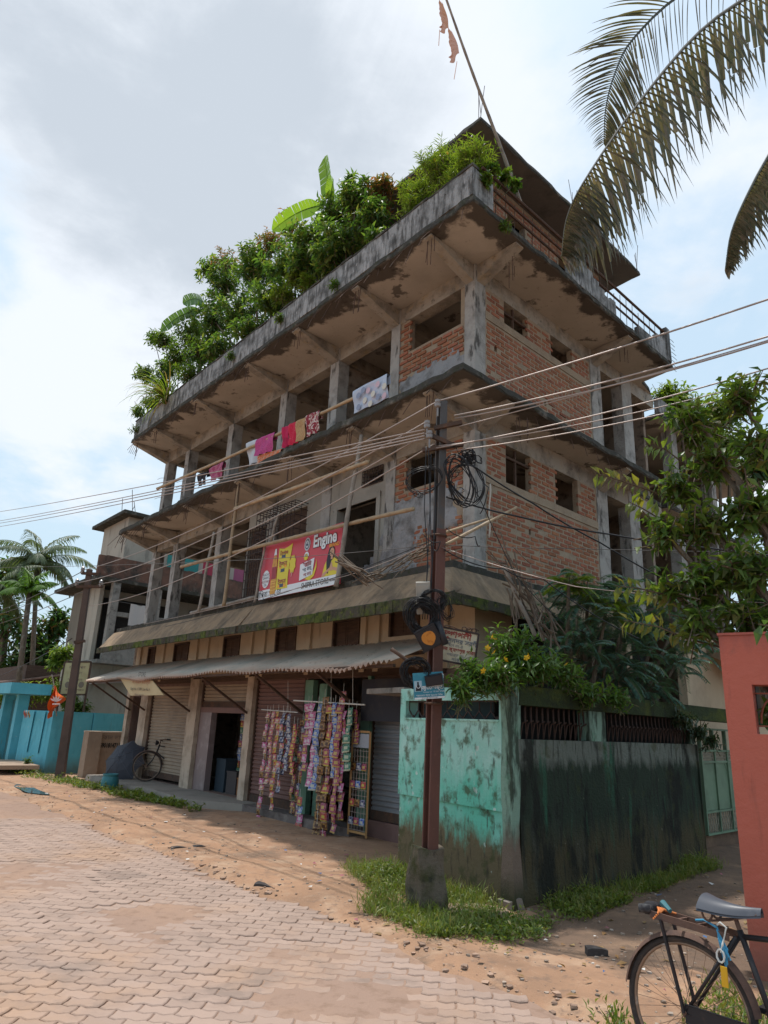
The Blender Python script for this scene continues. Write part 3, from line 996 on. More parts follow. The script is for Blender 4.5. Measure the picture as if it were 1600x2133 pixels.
# --- bricks
BL_, BH_, BD_ = 0.208, 0.052, 0.03
bm_ = MB().box((0, 0, 0), (BL_, BD_, BH_))
for i, p in enumerate(bm_.v):       # worn corners
    bm_.v[i] = (p[0] + (rng.random() - 0.5) * 0.012, p[1], p[2] + (rng.random() - 0.5) * 0.008)
brick_me = bm_.mesh('brick', np.zeros(3)); brick_me.materials.append(m_brick)
hb_ = MB().box((0, 0, 0), (0.10, BD_, BH_)); half_me = hb_.mesh('brick', np.zeros(3)); half_me.materials.append(m_brick)
bricks = []


def lay(face, wall, u0, u1, z0, z1, holes, pitch=0.25, course=0.0775, depth=0.006, skip=0.025):
    n = int((z1 - z0) / course)
    for r_ in range(n):
        z = z0 + (r_ + 0.5) * course
        u = u0 + (0.0 if r_ % 2 else -pitch / 2) + 0.02
        while u < u1:
            c0, c1 = max(u, u0), min(u + pitch, u1)
            w_ = c1 - c0
            cu = (c0 + c1) / 2
            if w_ > 0.09 and not any(h[0] - 0.03 < cu < h[1] + 0.03 and h[2] - 0.02 < z < h[3] + 0.02 for h in holes) and random.random() > skip:
                full = w_ > 0.19
                jz = rng.normal(0, 0.004); jd = rng.normal(0, 0.003)
                if face == 'R': p = W(AW + 0.012 + BD_ / 2 - depth - jd, cu, z + jz); d = DR
                else: p = W(cu, BW + 0.03 + BD_ / 2 - depth - jd, z + jz); d = DL
                bricks.append((np.linalg.norm(p - EYE), wall, p, d, full, rng.normal(0, 0.012)))
            u += pitch


R1h = [(2.40, 3.10, 5.33, 5.98), (3.83, 4.57, 5.33, 5.98), (3.0, 3.06, 4.62, 4.72)]
lay('R', wallR1, 1.885, 5.21, 3.76, 5.20, R1h); lay('R', wallR1, 1.885, 5.21, 5.34, 5.97, R1h)
R2h = [(2.40, 3.10, 8.19, 8.64), (3.83, 4.57, 8.19, 8.64), (2.12, 2.2, 7.55, 7.68), (3.55, 3.63, 7.1, 7.2)]
lay('R', wallR2, 1.885, 5.21, 6.46, 8.05, R2h); lay('R', wallR2, 1.885, 5.21, 8.2, 8.63, R2h)
lay('L', wallL1, 2.1, 3.69, 3.76, 5.97, HB1 + [(2.0, 3.7, 4.68, 5.12), (3.4, 4, 3.7, 4.7)], depth=0.014)
lay('L', wallL2, 2.1, 3.69, 7.44, 8.63, HB2, depth=0.018, course=0.082, skip=0.02)
bricks.sort(key=lambda t: t[0])
# the nearest of every wall as single bricks, the rest joined per wall
rest = {}
for i, (d_, wall, p, d, full, tw) in enumerate(bricks):
    if i < 300:
        inst('brick', brick_me if full else half_me, p, (tw, 0, math.atan2(d[1], d[0]) + tw), wall)
    else:
        rest.setdefault(wall.name, (wall, MB()))[1].box(p, (BL_ if full else 0.1, BD_, BH_), d + np.array([0, 0, tw]))
for k_, (wall, s) in rest.items(): s.build('brickwork', m_brick2, wall, kind='stuff')
# brickwork of the stair room, far up: one mass
s = MB()
r_ = 0
z = 9.15
while z < 11.55:
    u = 2.5 + (0.125 if r_ % 2 else 0)
    while u < 6.4:
        cu = u + 0.12
        if not any(h[0] - .05 < cu < h[1] + .05 and h[2] < z < h[3] for h in [(3.1, 3.7, 10.2, 11.2), (4.9, 5.6, 9.9, 11.2)]):
            s.box(W(2.3 + 0.009, cu, z), (0.21, 0.03, 0.055), DR)
        u += 0.25
    z += 0.08; r_ += 1
s.build('brickwork', m_brick2, bld, kind='stuff')

# grilles on the first floor
def grille(a0, a1, z0, z1, b, nu, nz, r_=0.008, cage=0.0):
    s = MB()
    for i in range(nu + 1):
        a = a0 + (a1 - a0) * i / nu
        s.bar(W(a, b - cage, z0), W(a, b - cage, z1), r_ * 1.6)
        if cage: s.bar(W(a, b - cage, z1), W(a, b, z1 + 0.0), r_ * 1.6)
    for j in range(nz + 1):
        z = z0 + (z1 - z0) * j / nz
        s.bar(W(a0, b - cage, z), W(a1, b - cage, z), r_ * 1.6)
        if cage:
            for q in (a0, a1): s.bar(W(q, b - cage, z), W(q, b, z), r_ * 1.6)
    if cage:
        for q in (a0, a1): s.bar(W(q, b - cage / 2, z0), W(q, b - cage / 2, z1), r_ * 1.6)
    return s.build('window_grille', m_iron, bld)
grille(4.02, 4.60, 5.68, 5.98, BW, 8, 3)
grille(6.3, 7.75, 4.9, 5.75, BW, 11, 6, cage=0.32)
grille(7.86, 8.64, 3.93, 5.62, BW, 8, 9)
s = MB()
s.wbox(7.9, 8.6, BW + 0.08, BW + 0.12, 3.97, 5.58); s.wbox(6.4, 7.65, BW + 0.08, BW + 0.12, 4.97, 5.7)
s.build('window_shutter', m_wood, bld)

# steel bars poking out of the slab edges
s = MB()
def stub(p, d, L_):
    q = p + unit(d) * L_
    m_ = (p + q) / 2 + np.array([0, 0, 0.02])
    s.tube([p, m_, q], 0.0055, 4, cap=False)
for zz_, be, a0, a1 in ((8.97, 0.49, 1.2, 13.9), (6.32, 0.56, 1.4, 14.0)):
    a = a0
    while a < a1:
        stub(W(a, be + 0.05, zz_), -DR * (0.3 + 0.5 * random.random()) + np.array([0, 0, -1.0]) + DL * random.uniform(-0.3, 0.5), random.uniform(0.18, 0.5)); a += random.uniform(0.12, 0.4)
    for c0, c1 in COLS:
        for k in range(4): stub(W(random.uniform(c0, c1), be + 0.12, zz_ - 0.05), np.array([0, 0, -1.0]) + DL * random.uniform(-0.12, 0.12), random.uniform(0.25, 0.5))
    for k in range(5): stub(W(14.05, be + 0.1 + 0.05 * k, zz_ + 0.05), DL * 0.8 + np.array([0, 0, -0.6]), 0.4)
for b_, z_ in ((1.7, 8.75), (1.9, 6.1), (5.35, 8.8), (5.4, 6.15)):
    for k in range(4): stub(W(1.15 + 0.2 * random.random(), b_ + 0.07 * k, z_), np.array([0, 0, -1.0]), random.uniform(0.2, 0.45))
for k in range(8): stub(W(1.05, 7.15, 9.0 + 0.1 * k), DR + np.array([0, 0, 0.1]), 0.3 + 0.1 * random.random())
for k in range(9): stub(W(1.3, 2.4 + 0.42 * k + 0.2 * random.random(), 6.33), -DL * 0.3 + np.array([0, 0, -1]), 0.3)
for c in (12.5, 13.95):
    for zz_ in (7.6, 7.75, 8.2):
        stub(W(c, BW, zz_), DL * 0.6 - DR * 0.2, 0.3)
for p in (W(1.62, 1.45, 11.7), W(1.65, 7.2, 11.7), W(1.66, 4.6, 11.7)):
    for k in range(3): stub(p + rnd_unit(1)[0] * 0.05, np.array([0.1 * k - 0.1, 0, 1.0]), random.uniform(0.35, 0.8))
s.build('rebar_stubs', m_steel, bld, kind='stuff')

# ------------------------------------------------------------------ sloping sunshade above the shops
m_shade = mat('sunshade_slope', (0.29, 0.205, 0.13), [((0.20, 0.145, 0.10), (4, 4, 2), 0.44, 0.62), ((0.36, 0.27, 0.18), (7, 7, 2.6), 0.54, 0.68, 0.6), ((0.10, 0.08, 0.06), (2.6, 2.6, 1.4), 0.53, 0.66, 0.75), ((0.33, 0.32, 0.31), 0.9, 0.66, 0.74, 0.7)], 0.97, (22, 0.8))
m_moss = mat('bright_moss', (0.085, 0.075, 0.055), [((0.09, 0.115, 0.022), 1.6, 0.48, 0.58), ((0.035, 0.045, 0.015), 7, 0.48, 0.6, 0.9), ((0.15, 0.17, 0.03), 13, 0.56, 0.66, 0.8), ((0.05, 0.042, 0.035), 3.1, 0.55, 0.62, 0.9)], 1.0, (60, 1.0))
SEG = [(1.39, 4.38, 0.58, 3.10, 3.25), (4.38, 7.0, 0.66, 3.135, 3.26), (7.0, 14.5, 0.61, 3.13, 3.245)]
s = MB(); fs = MB(); cv = MB()
for a0, a1, b0, z0, z1 in SEG:
    n = int((a1 - a0) / 0.12)
    for i in range(n):
        p0, p1 = a0 + (a1 - a0) * i / n, a0 + (a1 - a0) * (i + 1) / n
        up0, up1 = max(p0, 1.75), max(p1, 1.75)
        s.hexa([W(p0, b0 + .03, z1 - 0.08), W(p1, b0 + .03, z1 - 0.08), W(up1, BW, 3.62), W(up0, BW, 3.62), W(p0, b0 + .03, z1), W(p1, b0 + .03, z1), W(up1, 1.0, 3.70), W(up0, 1.0, 3.70)])
        jz = 0.012 * random.random(); jb = 0.015 * random.random()
        fs.hexa([W(p0, b0 - jb, z0 - jz), W(p1, b0 - jb, z0 - jz), W(p1, b0 + .06, z0), W(p0, b0 + .06, z0), W(p0, b0 - jb, z1 + jz), W(p1, b0 - jb, z1 + jz), W(p1, b0 + .075, z1 + 0.04), W(p0, b0 + .075, z1 + 0.04)])
for i in range(26):
    b0, b1 = 0.58 + 4.9 * i / 26, 0.58 + 4.9 * (i + 1) / 26
    u0, u1 = max(b0, 1.0), max(b1, 1.0)
    s.hexa([W(1.42, b0, 3.17), W(1.42, b1, 3.17), W(AW, b1, 3.62), W(AW, b0, 3.62), W(1.42, b0, 3.25), W(1.42, b1, 3.25), W(1.75, u1, 3.70), W(1.75, u0, 3.70)])
    fs.wbox(1.38 + 0.01 * random.random(), 1.44, b0, b1, 3.11 + 0.02 * random.random(), 3.26)
    s.wbox(1.75, AW, u0, u1, 3.62, 3.702)
s.wbox(1.75, 14.4, 1.0, BW, 3.62, 3.703)
s.build('sunshade', m_shade, bld)
fs.build('sunshade_edge', m_moss, bld)
s = MB()
for i in range(70):
    a0, a1 = 1.76 + 12.6 * i / 70, 1.76 + 12.6 * (i + 1) / 70
    s.wbox(a0, a1, 1.02, 1.12, 3.705, 3.80 + 0.015 * random.random())
for i in range(20):
    b0, b1 = 1.12 + 4.3 * i / 20, 1.12 + 4.3 * (i + 1) / 20
    s.wbox(1.76, 1.85, b0, b1, 3.705, 3.79 + 0.02 * random.random())
s.build('sunshade_kerb', m_mould, bld)

# ------------------------------------------------------------------ ground floor shop front
WIN = [(3.02, 3.66, 2.95, 3.42), (4.49, 5.18, 2.84, 3.31), (6.41, 7.07, 2.84, 3.30), (8.55, 9.21, 2.82, 3.29), (11.0, 11.75, 2.82, 3.29), (12.95, 13.35, 2.82, 3.29)]
OPEN = [(12.75 - 2.27, 12.75, 0.15, 2.3), (7.9, 9.98, 0.15, 2.3), (5.95, 7.62, 0.15, 2.35), (4.15, 5.9, 0.0, 2.35), (2.9, 4.1, 0.0, 2.3), (13.3, 13.95, 0.15, 2.15)]
s = MB()
for u0, u1, v0, v1 in cells(AW, 14.3, 2.42, 3.62, WIN): s.wbox(u0, u1, BW + 0.01, BW + 0.2, v0, v1)
for a0 in (2.35, 3.9, 4.25, 5.85, 7.45, 7.95, 9.9, 10.45, 12.3, 13.8): s.wbox(a0, a0 + 0.13, BW - 0.04, BW + 0.012, 2.42, 3.60)
s.wbox(AW + 0.01, AW + 0.2, BW + 0.2, 2.5, 0, 3.62)
s.build('upper_shop_wall', m_beige, bld)
s = MB()
for u0, u1, v0, v1 in cells(AW, 14.3, 0.0, 2.42, OPEN): s.wbox(u0, u1, BW + 0.012, BW + 0.2, v0, v1)
s.build('shop_wall', mat('shop_wall_paint', (0.20, 0.13, 0.105), [((0.13, 0.085, 0.075), 3, 0.45, 0.7), ((0.3, 0.23, 0.18), 7, 0.58, 0.74, 0.7)], 0.9, (20, 0.3)), bld)
for a0, a1, z0, z1 in WIN:
    f = MB()
    f.wbox(a0 - 0.035, a0 + 0.012, BW - 0.015, BW + 0.1, z0, z1); f.wbox(a1 - 0.012, a1 + 0.035, BW - 0.015, BW + 0.1, z0, z1)
    f.wbox(a0 - 0.035, a1 + 0.035, BW - 0.013, BW + 0.1, z1 - 0.012, z1 + 0.03)
    wo = f.build('window', m_wood, bld)
    f = MB(); am = (a0 + a1) / 2
    for q0, q1 in ((a0 + 0.014, am - 0.004), (am + 0.004, a1 - 0.014)):
        f.wbox(q0, q1, BW + 0.05, BW + 0.08, z0, z1 - 0.014)
        f.wbox(q0 + 0.05, q1 - 0.05, BW + 0.042, BW + 0.06, z0 + 0.06, z1 - 0.07)
    f.build('shutter_leaf', m_wood, wo)
for a0, a1 in ((12.78, 13.22), (10.02, 10.46), (7.64, 7.88), (14.0, 14.2)):
    s = MB()
    n = 10
    for i in range(n):
        z0, z1 = 0.13 + 2.3 * i / n, 0.13 + 2.3 * (i + 1) / n
        j = 0.008 * math.sin(i * 2.7)
        s.wbox(a0 + j, a1 + j * 0.3, BW - 0.09, BW + 0.01, z0, z1)
    s.build('shop_pillar', m_pillar, bld)


def shutter(a0, a1, z0, z1, b, m, pitch=0.075):
    s = MB()
    n = int((z1 - z0) / pitch)
    prof = []
    for i in range(n + 1):
        z = z1 - i * pitch
        prof += [(b, z), (b - 0.022, z - pitch * 0.25), (b - 0.022, z - pitch * 0.6), (b, z - pitch * 0.85)]
    for i in range(len(prof) - 1):
        (b0, q0), (b1, q1) = prof[i], prof[i + 1]
        if q1 < z0: break
        s.add([W(a0, b0, q0), W(a1, b0, q0), W(a1, b1, q1), W(a0, b1, q1)], [(0, 3, 2, 1)])
    o = s.build('roller_shutter', m, bld)
    s = MB(); s.wbox(a0, a1, b - 0.04, b + 0.01, z0 - 0.001, z0 + 0.13); s.build('bottom_rail', m_steel, o)
    for q in (a0 - 0.04, a1): MB().wbox(q, q + 0.04, b - 0.05, b + 0.03, z0, z1).build('guide', m_steel, o)
    return o


m_sh1 = mat('shutter_dusty', (0.34, 0.265, 0.195), [((0.25, 0.195, 0.15), 1.5, 0.45, 0.7), ((0.33, 0.26, 0.19), 6, 0.55, 0.75, 0.7)], 0.7, (30, 0.2))
m_sh2 = mat('shutter_maroon', (0.20, 0.115, 0.098), [((0.15, 0.085, 0.075), 1.5, 0.45, 0.7), ((0.2, 0.12, 0.1), 6, 0.55, 0.75, 0.7)], 0.7, (30, 0.2))
m_sh3 = mat('shutter_grey', (0.26, 0.27, 0.285), [((0.18, 0.185, 0.19), 1.5, 0.45, 0.7)], 0.6, (30, 0.2), metal=0.2)
shutter(10.5, 12.72, 0.22, 2.32, BW + 0.06, m_sh1)
shutter(7.95, 9.96, 1.82, 2.34, BW + 0.06, m_sh1)
shutter(5.98, 7.6, 0.14, 2.36, BW + 0.05, m_sh2)
shutter(2.92, 4.0, 0.25, 2.0, BW + 0.06, m_sh3)
s = MB(); s.wbox(2.92, 4.02, BW - 0.25, BW + 0.02, 1.66, 2.28); s.build('shutter_box', mat('dark_tin', (0.035, 0.036, 0.045), [((0.06, 0.055, 0.055), 4, 0.5, 0.7)], 0.8), bld)
s = MB(); s.wbox(2.9, 4.12, BW - 0.02, BW + 0.1, -0.02, 0.24); s.build('shop_threshold', m_sh2, bld)
# door leaf far left, tiled jamb of the second shop, green timber posts of the open store
s = MB(); s.wbox(13.3, 13.62, BW + 0.08, BW + 0.12, 0.15, 2.15); s.build('shop_door', mat('mauve_paint', (0.16, 0.115, 0.115), [((0.22, 0.16, 0.15), 3, 0.5, 0.7)], 0.8), bld)
s = MB(); s.wbox(9.45, 9.97, BW + 0.0, BW + 0.14, 0.15, 1.75); jm = s.build('door_jamb', mat('tile_mauve', (0.22, 0.165, 0.16), [((0.30, 0.24, 0.23), 5, 0.5, 0.7)], 0.45), bld)
m_grn = mat('green_timber', (0.16, 0.30, 0.215), [((0.10, 0.19, 0.14), 4, 0.45, 0.7), ((0.24, 0.33, 0.25), 8, 0.55, 0.75, 0.7)], 0.75)
for a0, a1, z1 in ((5.62, 5.86, 2.32), (5.2, 5.42, 2.25), (4.08, 4.24, 1.95), (4.02, 4.1, 2.35)):
    MB().wbox(a0, a1, BW - 0.06, BW + 0.05, 0.05, z1).build('timber_post', m_grn, bld)
s = MB()
for z_ in (0.5, 0.85, 1.2, 1.55, 1.9): s.wbox(4.3, 5.8, BW + 0.55, BW + 0.9, z_, z_ + 0.03); 
for z_ in (0.5, 0.85, 1.2, 1.55): s.wbox(8.05, 9.4, BW + 0.7, BW + 1.0, z_, z_ + 0.03)
s.build('shelf', m_wood, bld)
s = MB(); s.wbox(7.9, 10.0, BW - 0.001, BW + 0.18, 1.72, 1.83); s.build('lintel', m_sh2, bld)
# brick plinth below the store front
s = MB()
s.wbox(4.05, 7.9, BW - 0.35, BW - 0.002, -0.05, 0.13)
s.build('plinth', mat('plinth_cement', (0.15, 0.125, 0.115), [((0.22, 0.19, 0.17), 4, 0.5, 0.7), ((0.09, 0.07, 0.065), 7, 0.5, 0.7)], 0.95, (30, 0.5)), bld)
# concrete platform in front of the left shops
s = MB()
n = 26
for i in range(n):
    a0, a1 = 7.2 + 6.9 * i / n, 7.2 + 6.9 * (i + 1) / n
    e0, e1 = 0.72 + 0.05 * math.sin(a0 * 2) + (0.5 * max(0, 8.2 - a0) if a0 < 8.2 else 0), 0.72 + 0.05 * math.sin(a1 * 2) + (0.5 * max(0, 8.2 - a1) if a1 < 8.2 else 0)
    s.hexa([W(a0, e0 - 0.05, -0.05), W(a1, e1 - 0.05, -0.05), W(a1, BW + 2, -0.05), W(a0, BW + 2, -0.05), W(a0, e0, 0.14), W(a1, e1, 0.14), W(a1, BW + 2, 0.15), W(a0, BW + 2, 0.15)])
s.build('platform', mat('platform_cement', (0.27, 0.235, 0.20), [((0.19, 0.165, 0.14), 1.6, 0.45, 0.7), ((0.36, 0.32, 0.28), 5, 0.55, 0.75, 0.7)], 0.95, (30, 0.4)), bld)

# corrugated awning in separate sheets on slanting struts
m_tin = mat('awning_tin', (0.46, 0.40, 0.33), [((0.50, 0.37, 0.29), (1.2, 1.2, 6), 0.45, 0.68, 0.9), ((0.25, 0.27, 0.24), 1.3, 0.5, 0.72, 0.9), ((0.16, 0.115, 0.09), 6, 0.58, 0.74, 0.7)], 0.6, (30, 0.2), rand=0.12, zmask=[((0.46, 0.29, 0.21), 2.46, 2.36, 0.12)])
def dip(a): return 0.025 * math.sin(a * 1.1) + 0.02 * math.sin(a * 2.7 + 1) - 0.05 * math.exp(-((a - 3.35) / 0.25) ** 2) - 0.03 * math.exp(-((a - 2.9) / 0.2) ** 2)
ash = [2.25 + 0.81 * k for k in range(15)]
for k, a0 in enumerate(ash):
    a1 = min(a0 + 0.86, 14.25)
    if a0 > 14.2: break
    s = MB()
    nx = 40
    fr_ = 0.33 + 0.03 * random.random(); lift = 0.006 * (k % 2)
    rows = [0, 0.35, 0.7, 1.0]
    for t in rows:
        for i in range(nx + 1):
            a = a0 + (a1 - a0) * i / nx
            b = fr_ + (BW - 0.02 - fr_) * t
            z = 2.37 + (2.86 - 2.37) * t + 0.026 * math.sin(i / 5 * 2 * math.pi) + lift + dip(a) * (1 - t)
            s.v.append(tuple(W(a, b, z)))
    for r_ in range(3):
        for i in range(nx):
            q = r_ * (nx + 1) + i
            s.f.append((q, q + 1, q + nx + 2, q + nx + 1)); s.m.append(0)
    s.build('roofing_sheet', m_tin, bld, smooth=True)
s = MB()
for b_, z_ in ((0.45, 2.36), (1.0, 2.58)): s.bar(W(2.3, b_, z_), W(14.2, b_, z_), 0.05, 0.04)
s.build('purlin', m_steel, bld)
for a in (13.9, 12.9, 10.35, 7.8, 5.8, 4.05):
    MB().bar(W(a + 0.05, 0.45, 2.34), W(a, BW - 0.07, 1.72), 0.05, 0.035).build('awning_strut', m_steel, bld)
s = MB(); s.wbox(2.4, 13.8, BW - 0.03, BW + 0.005, 2.36, 2.46); s.build('shop_lintel', m_wood, bld)
# short concrete shelf by the green wall
MB().hexa([W(2.2, 0.55, 2.02), W(3.2, 0.75, 2.02), W(3.2, BW, 2.02), W(2.2, BW, 2.02), W(2.2, 0.55, 2.09), W(3.2, 0.75, 2.09), W(3.2, BW, 2.09), W(2.2, BW, 2.09)]).build('concrete_shelf', m_conc, bld)
# side of the ground floor: dark veranda with thin posts
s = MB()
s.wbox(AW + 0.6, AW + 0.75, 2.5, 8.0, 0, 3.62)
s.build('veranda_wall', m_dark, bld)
for b_ in (4.1, 6.0): MB().wbox(AW, AW + 0.2, b_, b_ + 0.22, 0, 3.62).build('veranda_post', m_beige, bld)

# ================================================================== street pole with its load
def hbeam(s, p, q, w, d, t, rot):
    c, sn = math.cos(rot), math.sin(rot)
    x, y = np.array([c, sn, 0]), np.array([-sn, c, 0])
    def pris(x0, x1, y0, y1):
        s.hexa([p + x * a + y * b for a, b in ((x0, y0), (x1, y0), (x1, y1), (x0, y1))] + [q + x * a + y * b for a, b in ((x0, y0), (x1, y0), (x1, y1), (x0, y1))])
    pris(-w / 2, w / 2, -d / 2, -d / 2 + t); pris(-w / 2, w / 2, d / 2 - t, d / 2); pris(-t / 2, t / 2, -d / 2 + t, d / 2 - t)


m_pole = mat('pole_red_oxide', (0.13, 0.055, 0.04), [((0.085, 0.042, 0.034), (3, 3, 1.5), 0.45, 0.7), ((0.17, 0.09, 0.06), 12, 0.58, 0.72, 0.7)], 0.65, (40, 0.2))
m_polet = mat('pole_bare_steel', (0.085, 0.078, 0.075), [((0.13, 0.085, 0.06), 5, 0.5, 0.7)], 0.65, (40, 0.2))
PB = np.array([0.556, 7.13, 0.0]); PT = at_D(921, 836, 7.16)
def on_pole(z): return PB + (PT - PB) * (z / PT[2])
pole = thing('utility_pole', 'dark red steel utility pole on a mossy concrete block by the green wall', 'utility pole', PB)
zc = 3.62
s = MB(); hbeam(s, on_pole(0.4), on_pole(zc), 0.112, 0.112, 0.018, R(32)); s.build('post', m_pole, pole)
s = MB(); hbeam(s, on_pole(zc - 0.1), PT, 0.088, 0.088, 0.016, R(32)); s.build('post_top', m_polet, pole)
m_base = mat('mossy_concrete', (0.15, 0.12, 0.09), [((0.055, 0.06, 0.02), 4, 0.42, 0.62), ((0.17, 0.13, 0.10), 7, 0.55, 0.72, 0.8), ((0.03, 0.028, 0.024), 10, 0.56, 0.7, 0.8)], 1.0, (25, 1.0))
s = MB()
def rough_block(c, sx, sy, h, rot, j=0.03, nu=9, nv=9):
    x, y = np.array([math.cos(rot), math.sin(rot), 0]), np.array([-math.sin(rot), math.cos(rot), 0])
    b_ = MB()
    faces = [(x, y, sx, sy, 1), ]
    def side(o, u, w_):
        b_.grid(lambda a, v: o + u * (a - 0.5) * w_ + np.array([0, 0, -0.08 + (h + 0.08) * v]) * 1.0, nu, nv)
    side(c - y * sy / 2, x, sx); side(c + x * sx / 2, y, sy); side(c + y * sy / 2, -x, sx); side(c - x * sx / 2, -y, sy)
    b_.grid(lambda a, v: c + x * (a - 0.5) * sx + y * (v - 0.5) * sy + np.array([0, 0, h]), nu, nv)
    for i, p in enumerate(b_.v):
        p = np.array(p); k = p * 9.0
        d = np.array([math.sin(k[1] * 1.3 + k[2]), math.sin(k[2] * 1.1 + k[0] * 1.7), 0.7 * math.sin(k[0] * 1.9 + k[1])]) * j
        rel = p - c; taper = 1 - 0.05 * max(0, rel[2]) / h
        b_.v[i] = tuple(c + np.array([rel[0] * taper, rel[1] * taper, rel[2]]) + d)
    return b_
rough_block(PB + np.array([-0.02, 0.02, 0]), 0.27, 0.28, 0.53, R(20), 0.02).build('footing', m_base, pole, smooth=True)
for z_ in (1.83, 3.55, 2.42):
    s = MB(); c = on_pole(z_)
    s.tube([c + np.array([math.cos(t), math.sin(t), 0.02 * math.sin(t)]) * 0.085 for t in np.linspace(0, 2 * math.pi, 14)[:-1]], 0.012, 5, closed=True); s.build('band_clamp', m_steel, pole)
# cross arms, insulators
m_insul = mat('insulator_china', (0.22, 0.20, 0.19), rough=0.25, spec=0.6)
for (q0, q1) in (((905, 892), (962, 880)), ((880, 938), (965, 925)), ((893, 905), (950, 930))):
    s = MB(); s.bar(at_D(*q0, 7.1), at_D(*q1, 7.1), 0.045, 0.045); s.build('cross_arm', m_steel, pole)
for q in ((912, 840), (890, 884), (895, 905)):
    p = at_D(*q, 7.08)
    s = MB(); s.lathe(p - np.array([0, 0, 0.05]), [(0.02, 0), (0.034, 0.01), (0.036, 0.045), (0.024, 0.05), (0.032, 0.06), (0.03, 0.09), (0.012, 0.1)], 10); s.tube([p - np.array([0, 0, 0.05]), p - np.array([0, 0, 0.16])], 0.01, 5)
    s.build('insulator', m_insul, pole, smooth=False)

# left pole
LP = np.array([-8.1, 19.35, 0]); LT = at_D(187, 1186, 19.35)
lpole = thing('utility_pole', 'tall brown utility pole standing in the grass before the turquoise wall', 'utility pole', LP)
s = MB()
s.hexa([LP + np.array([x, y, -0.1]) for x, y in ((-.11, -.08), (.11, -.08), (.11, .08), (-.11, .08))] + [LT + np.array([x, y, 0]) for x, y in ((-.07, -.05), (.07, -.05), (.07, .05), (-.07, .05))])
s.build('post', mat('pole_brown', (0.10, 0.068, 0.055), [((0.07, 0.05, 0.042), 2, 0.45, 0.7)], 0.8, (20, 0.3)), lpole)
for q0, q1 in (((170, 1194), (208, 1196)), ((160, 1222), (214, 1222)), ((155, 1338), (177, 1335))):
    s = MB(); s.bar(at_D(*q0, 19.3), at_D(*q1, 19.3), 0.09, 0.07); s.build('cross_arm', m_steel, lpole)
for q in ((172, 1190), (160, 1216), (210, 1218)):
    p = at_D(*q, 19.3); s = MB(); s.lathe(p - np.array([0, 0, 0.06]), [(0.05, 0), (0.06, 0.06), (0.04, 0.08), (0.06, 0.1), (0.05, 0.17), (0.02, 0.2)], 8); s.build('insulator', m_insul, lpole)

# ------------------------------------------------------------------ cables
def cable(label, pts, r=0.006, m=m_cabled, sag=0.0, n=14, group=None, name='cable'):
    P_ = [np.array(p, float) for p in pts]
    o = []
    for i in range(len(P_) - 1):
        for k in range(n):
            t = k / n
            p = P_[i] * (1 - t) + P_[i + 1] * t
            o.append(p - np.array([0, 0, 4 * sag * t * (1 - t)]))
    o.append(P_[-1])
    s = MB(); s.tube(o, r, 5)
    return tag(s.build(name, m, None, smooth=True, loc=P_[0]), label, 'cable', group)


def beyond(p, q, k): return np.array(p) + (np.array(q) - np.array(p)) * k


I1, I2, I3 = at_D(912, 836, 7.08), at_D(890, 878, 7.08), at_D(895, 900, 7.08)
def run_r(label, p, q, Yq, k=1.4, r=0.008, sag=0.05, m=m_alum):
    e = at_D(*q, Yq); cable(label, [p, beyond(p, e, k)], r, m, sag * k * k, group='overhead wires from the red pole to the right')
run_r('uppermost thick wire rising from the pole top to the right edge', I1, (1600, 614), 5.6, 1.4, 0.010, 0.03)
run_r('upper wire of the close pair crossing the second floor brick wall', at_D(946, 866, 7.1), (1600, 684), 5.5, 1.4, 0.009, 0.05)
run_r('lower wire of the close pair crossing the second floor brick wall', at_D(948, 872, 7.1), (1600, 692), 5.5, 1.4, 0.009, 0.06)
run_r('thin wire just under the close pair of wires', at_D(950, 890, 7.1), (1600, 702), 5.5, 1.4, 0.006, 0.02)
run_r('wire passing below the lower slab corner to the right edge', at_D(900, 935, 7.1), (1600, 748), 5.9, 1.4, 0.008, 0.06)
run_r('wire close beneath the one under the lower slab corner', at_D(905, 930, 7.1), (1600, 764), 5.9, 1.4, 0.006, 0.08)
run_r('lowest light wire sloping up to the right edge over the leaves', at_D(935, 940, 7.1), (1600, 790), 5.9, 1.4, 0.007, 0.06)
# drooping black service lines to the right
def drop(label, pts, r=0.008, m=m_cabled, sag=0.04):
    cable(label, pts, r, m, sag, 10, 'service lines drooping from the red pole')
drop('black line drooping over the upper brick windows of the first floor', [at_D(965, 955, 7.1), at_D(1110, 1048, 7.9), at_D(1250, 1130, 8.3), at_D(1420, 1225, 8.5), at_D(1640, 1330, 8.5)], 0.010, sag=0.02)
drop('thick black line crossing the middle of the first floor brick wall', [at_D(930, 1035, 7.1), at_D(1075, 1075, 7.6), at_D(1270, 1113, 7.9), at_D(1480, 1142, 8), at_D(1700, 1165, 8)], 0.011, sag=0.015)
drop('thin level line across the lower part of the brick wall', [at_D(925, 1135, 7.1), at_D(1210, 1143, 7.4), at_D(1660, 1150, 7.6)], 0.004, m_cable, 0.01)
drop('pale thin line running over the dark feathery tree', [at_D(920, 1140, 7.1), at_D(1200, 1222, 6.3), at_D(1640, 1258, 6.0)], 0.004, m_alum, 0.02)
drop('loose line hanging from the pole across the sunshade corner', [at_D(925, 1145, 7.1), at_D(1050, 1185, 7.5), at_D(1130, 1205, 7.8), at_D(1330, 1330, 8)], 0.007, sag=0.05)
drop('thin diagonal line falling from pole top to the brick wall foot', [at_D(945, 920, 7.1), at_D(1010, 1060, 7.3), at_D(1075, 1200, 7.6), at_D(1175, 1300, 7.8)], 0.005, sag=0.02)
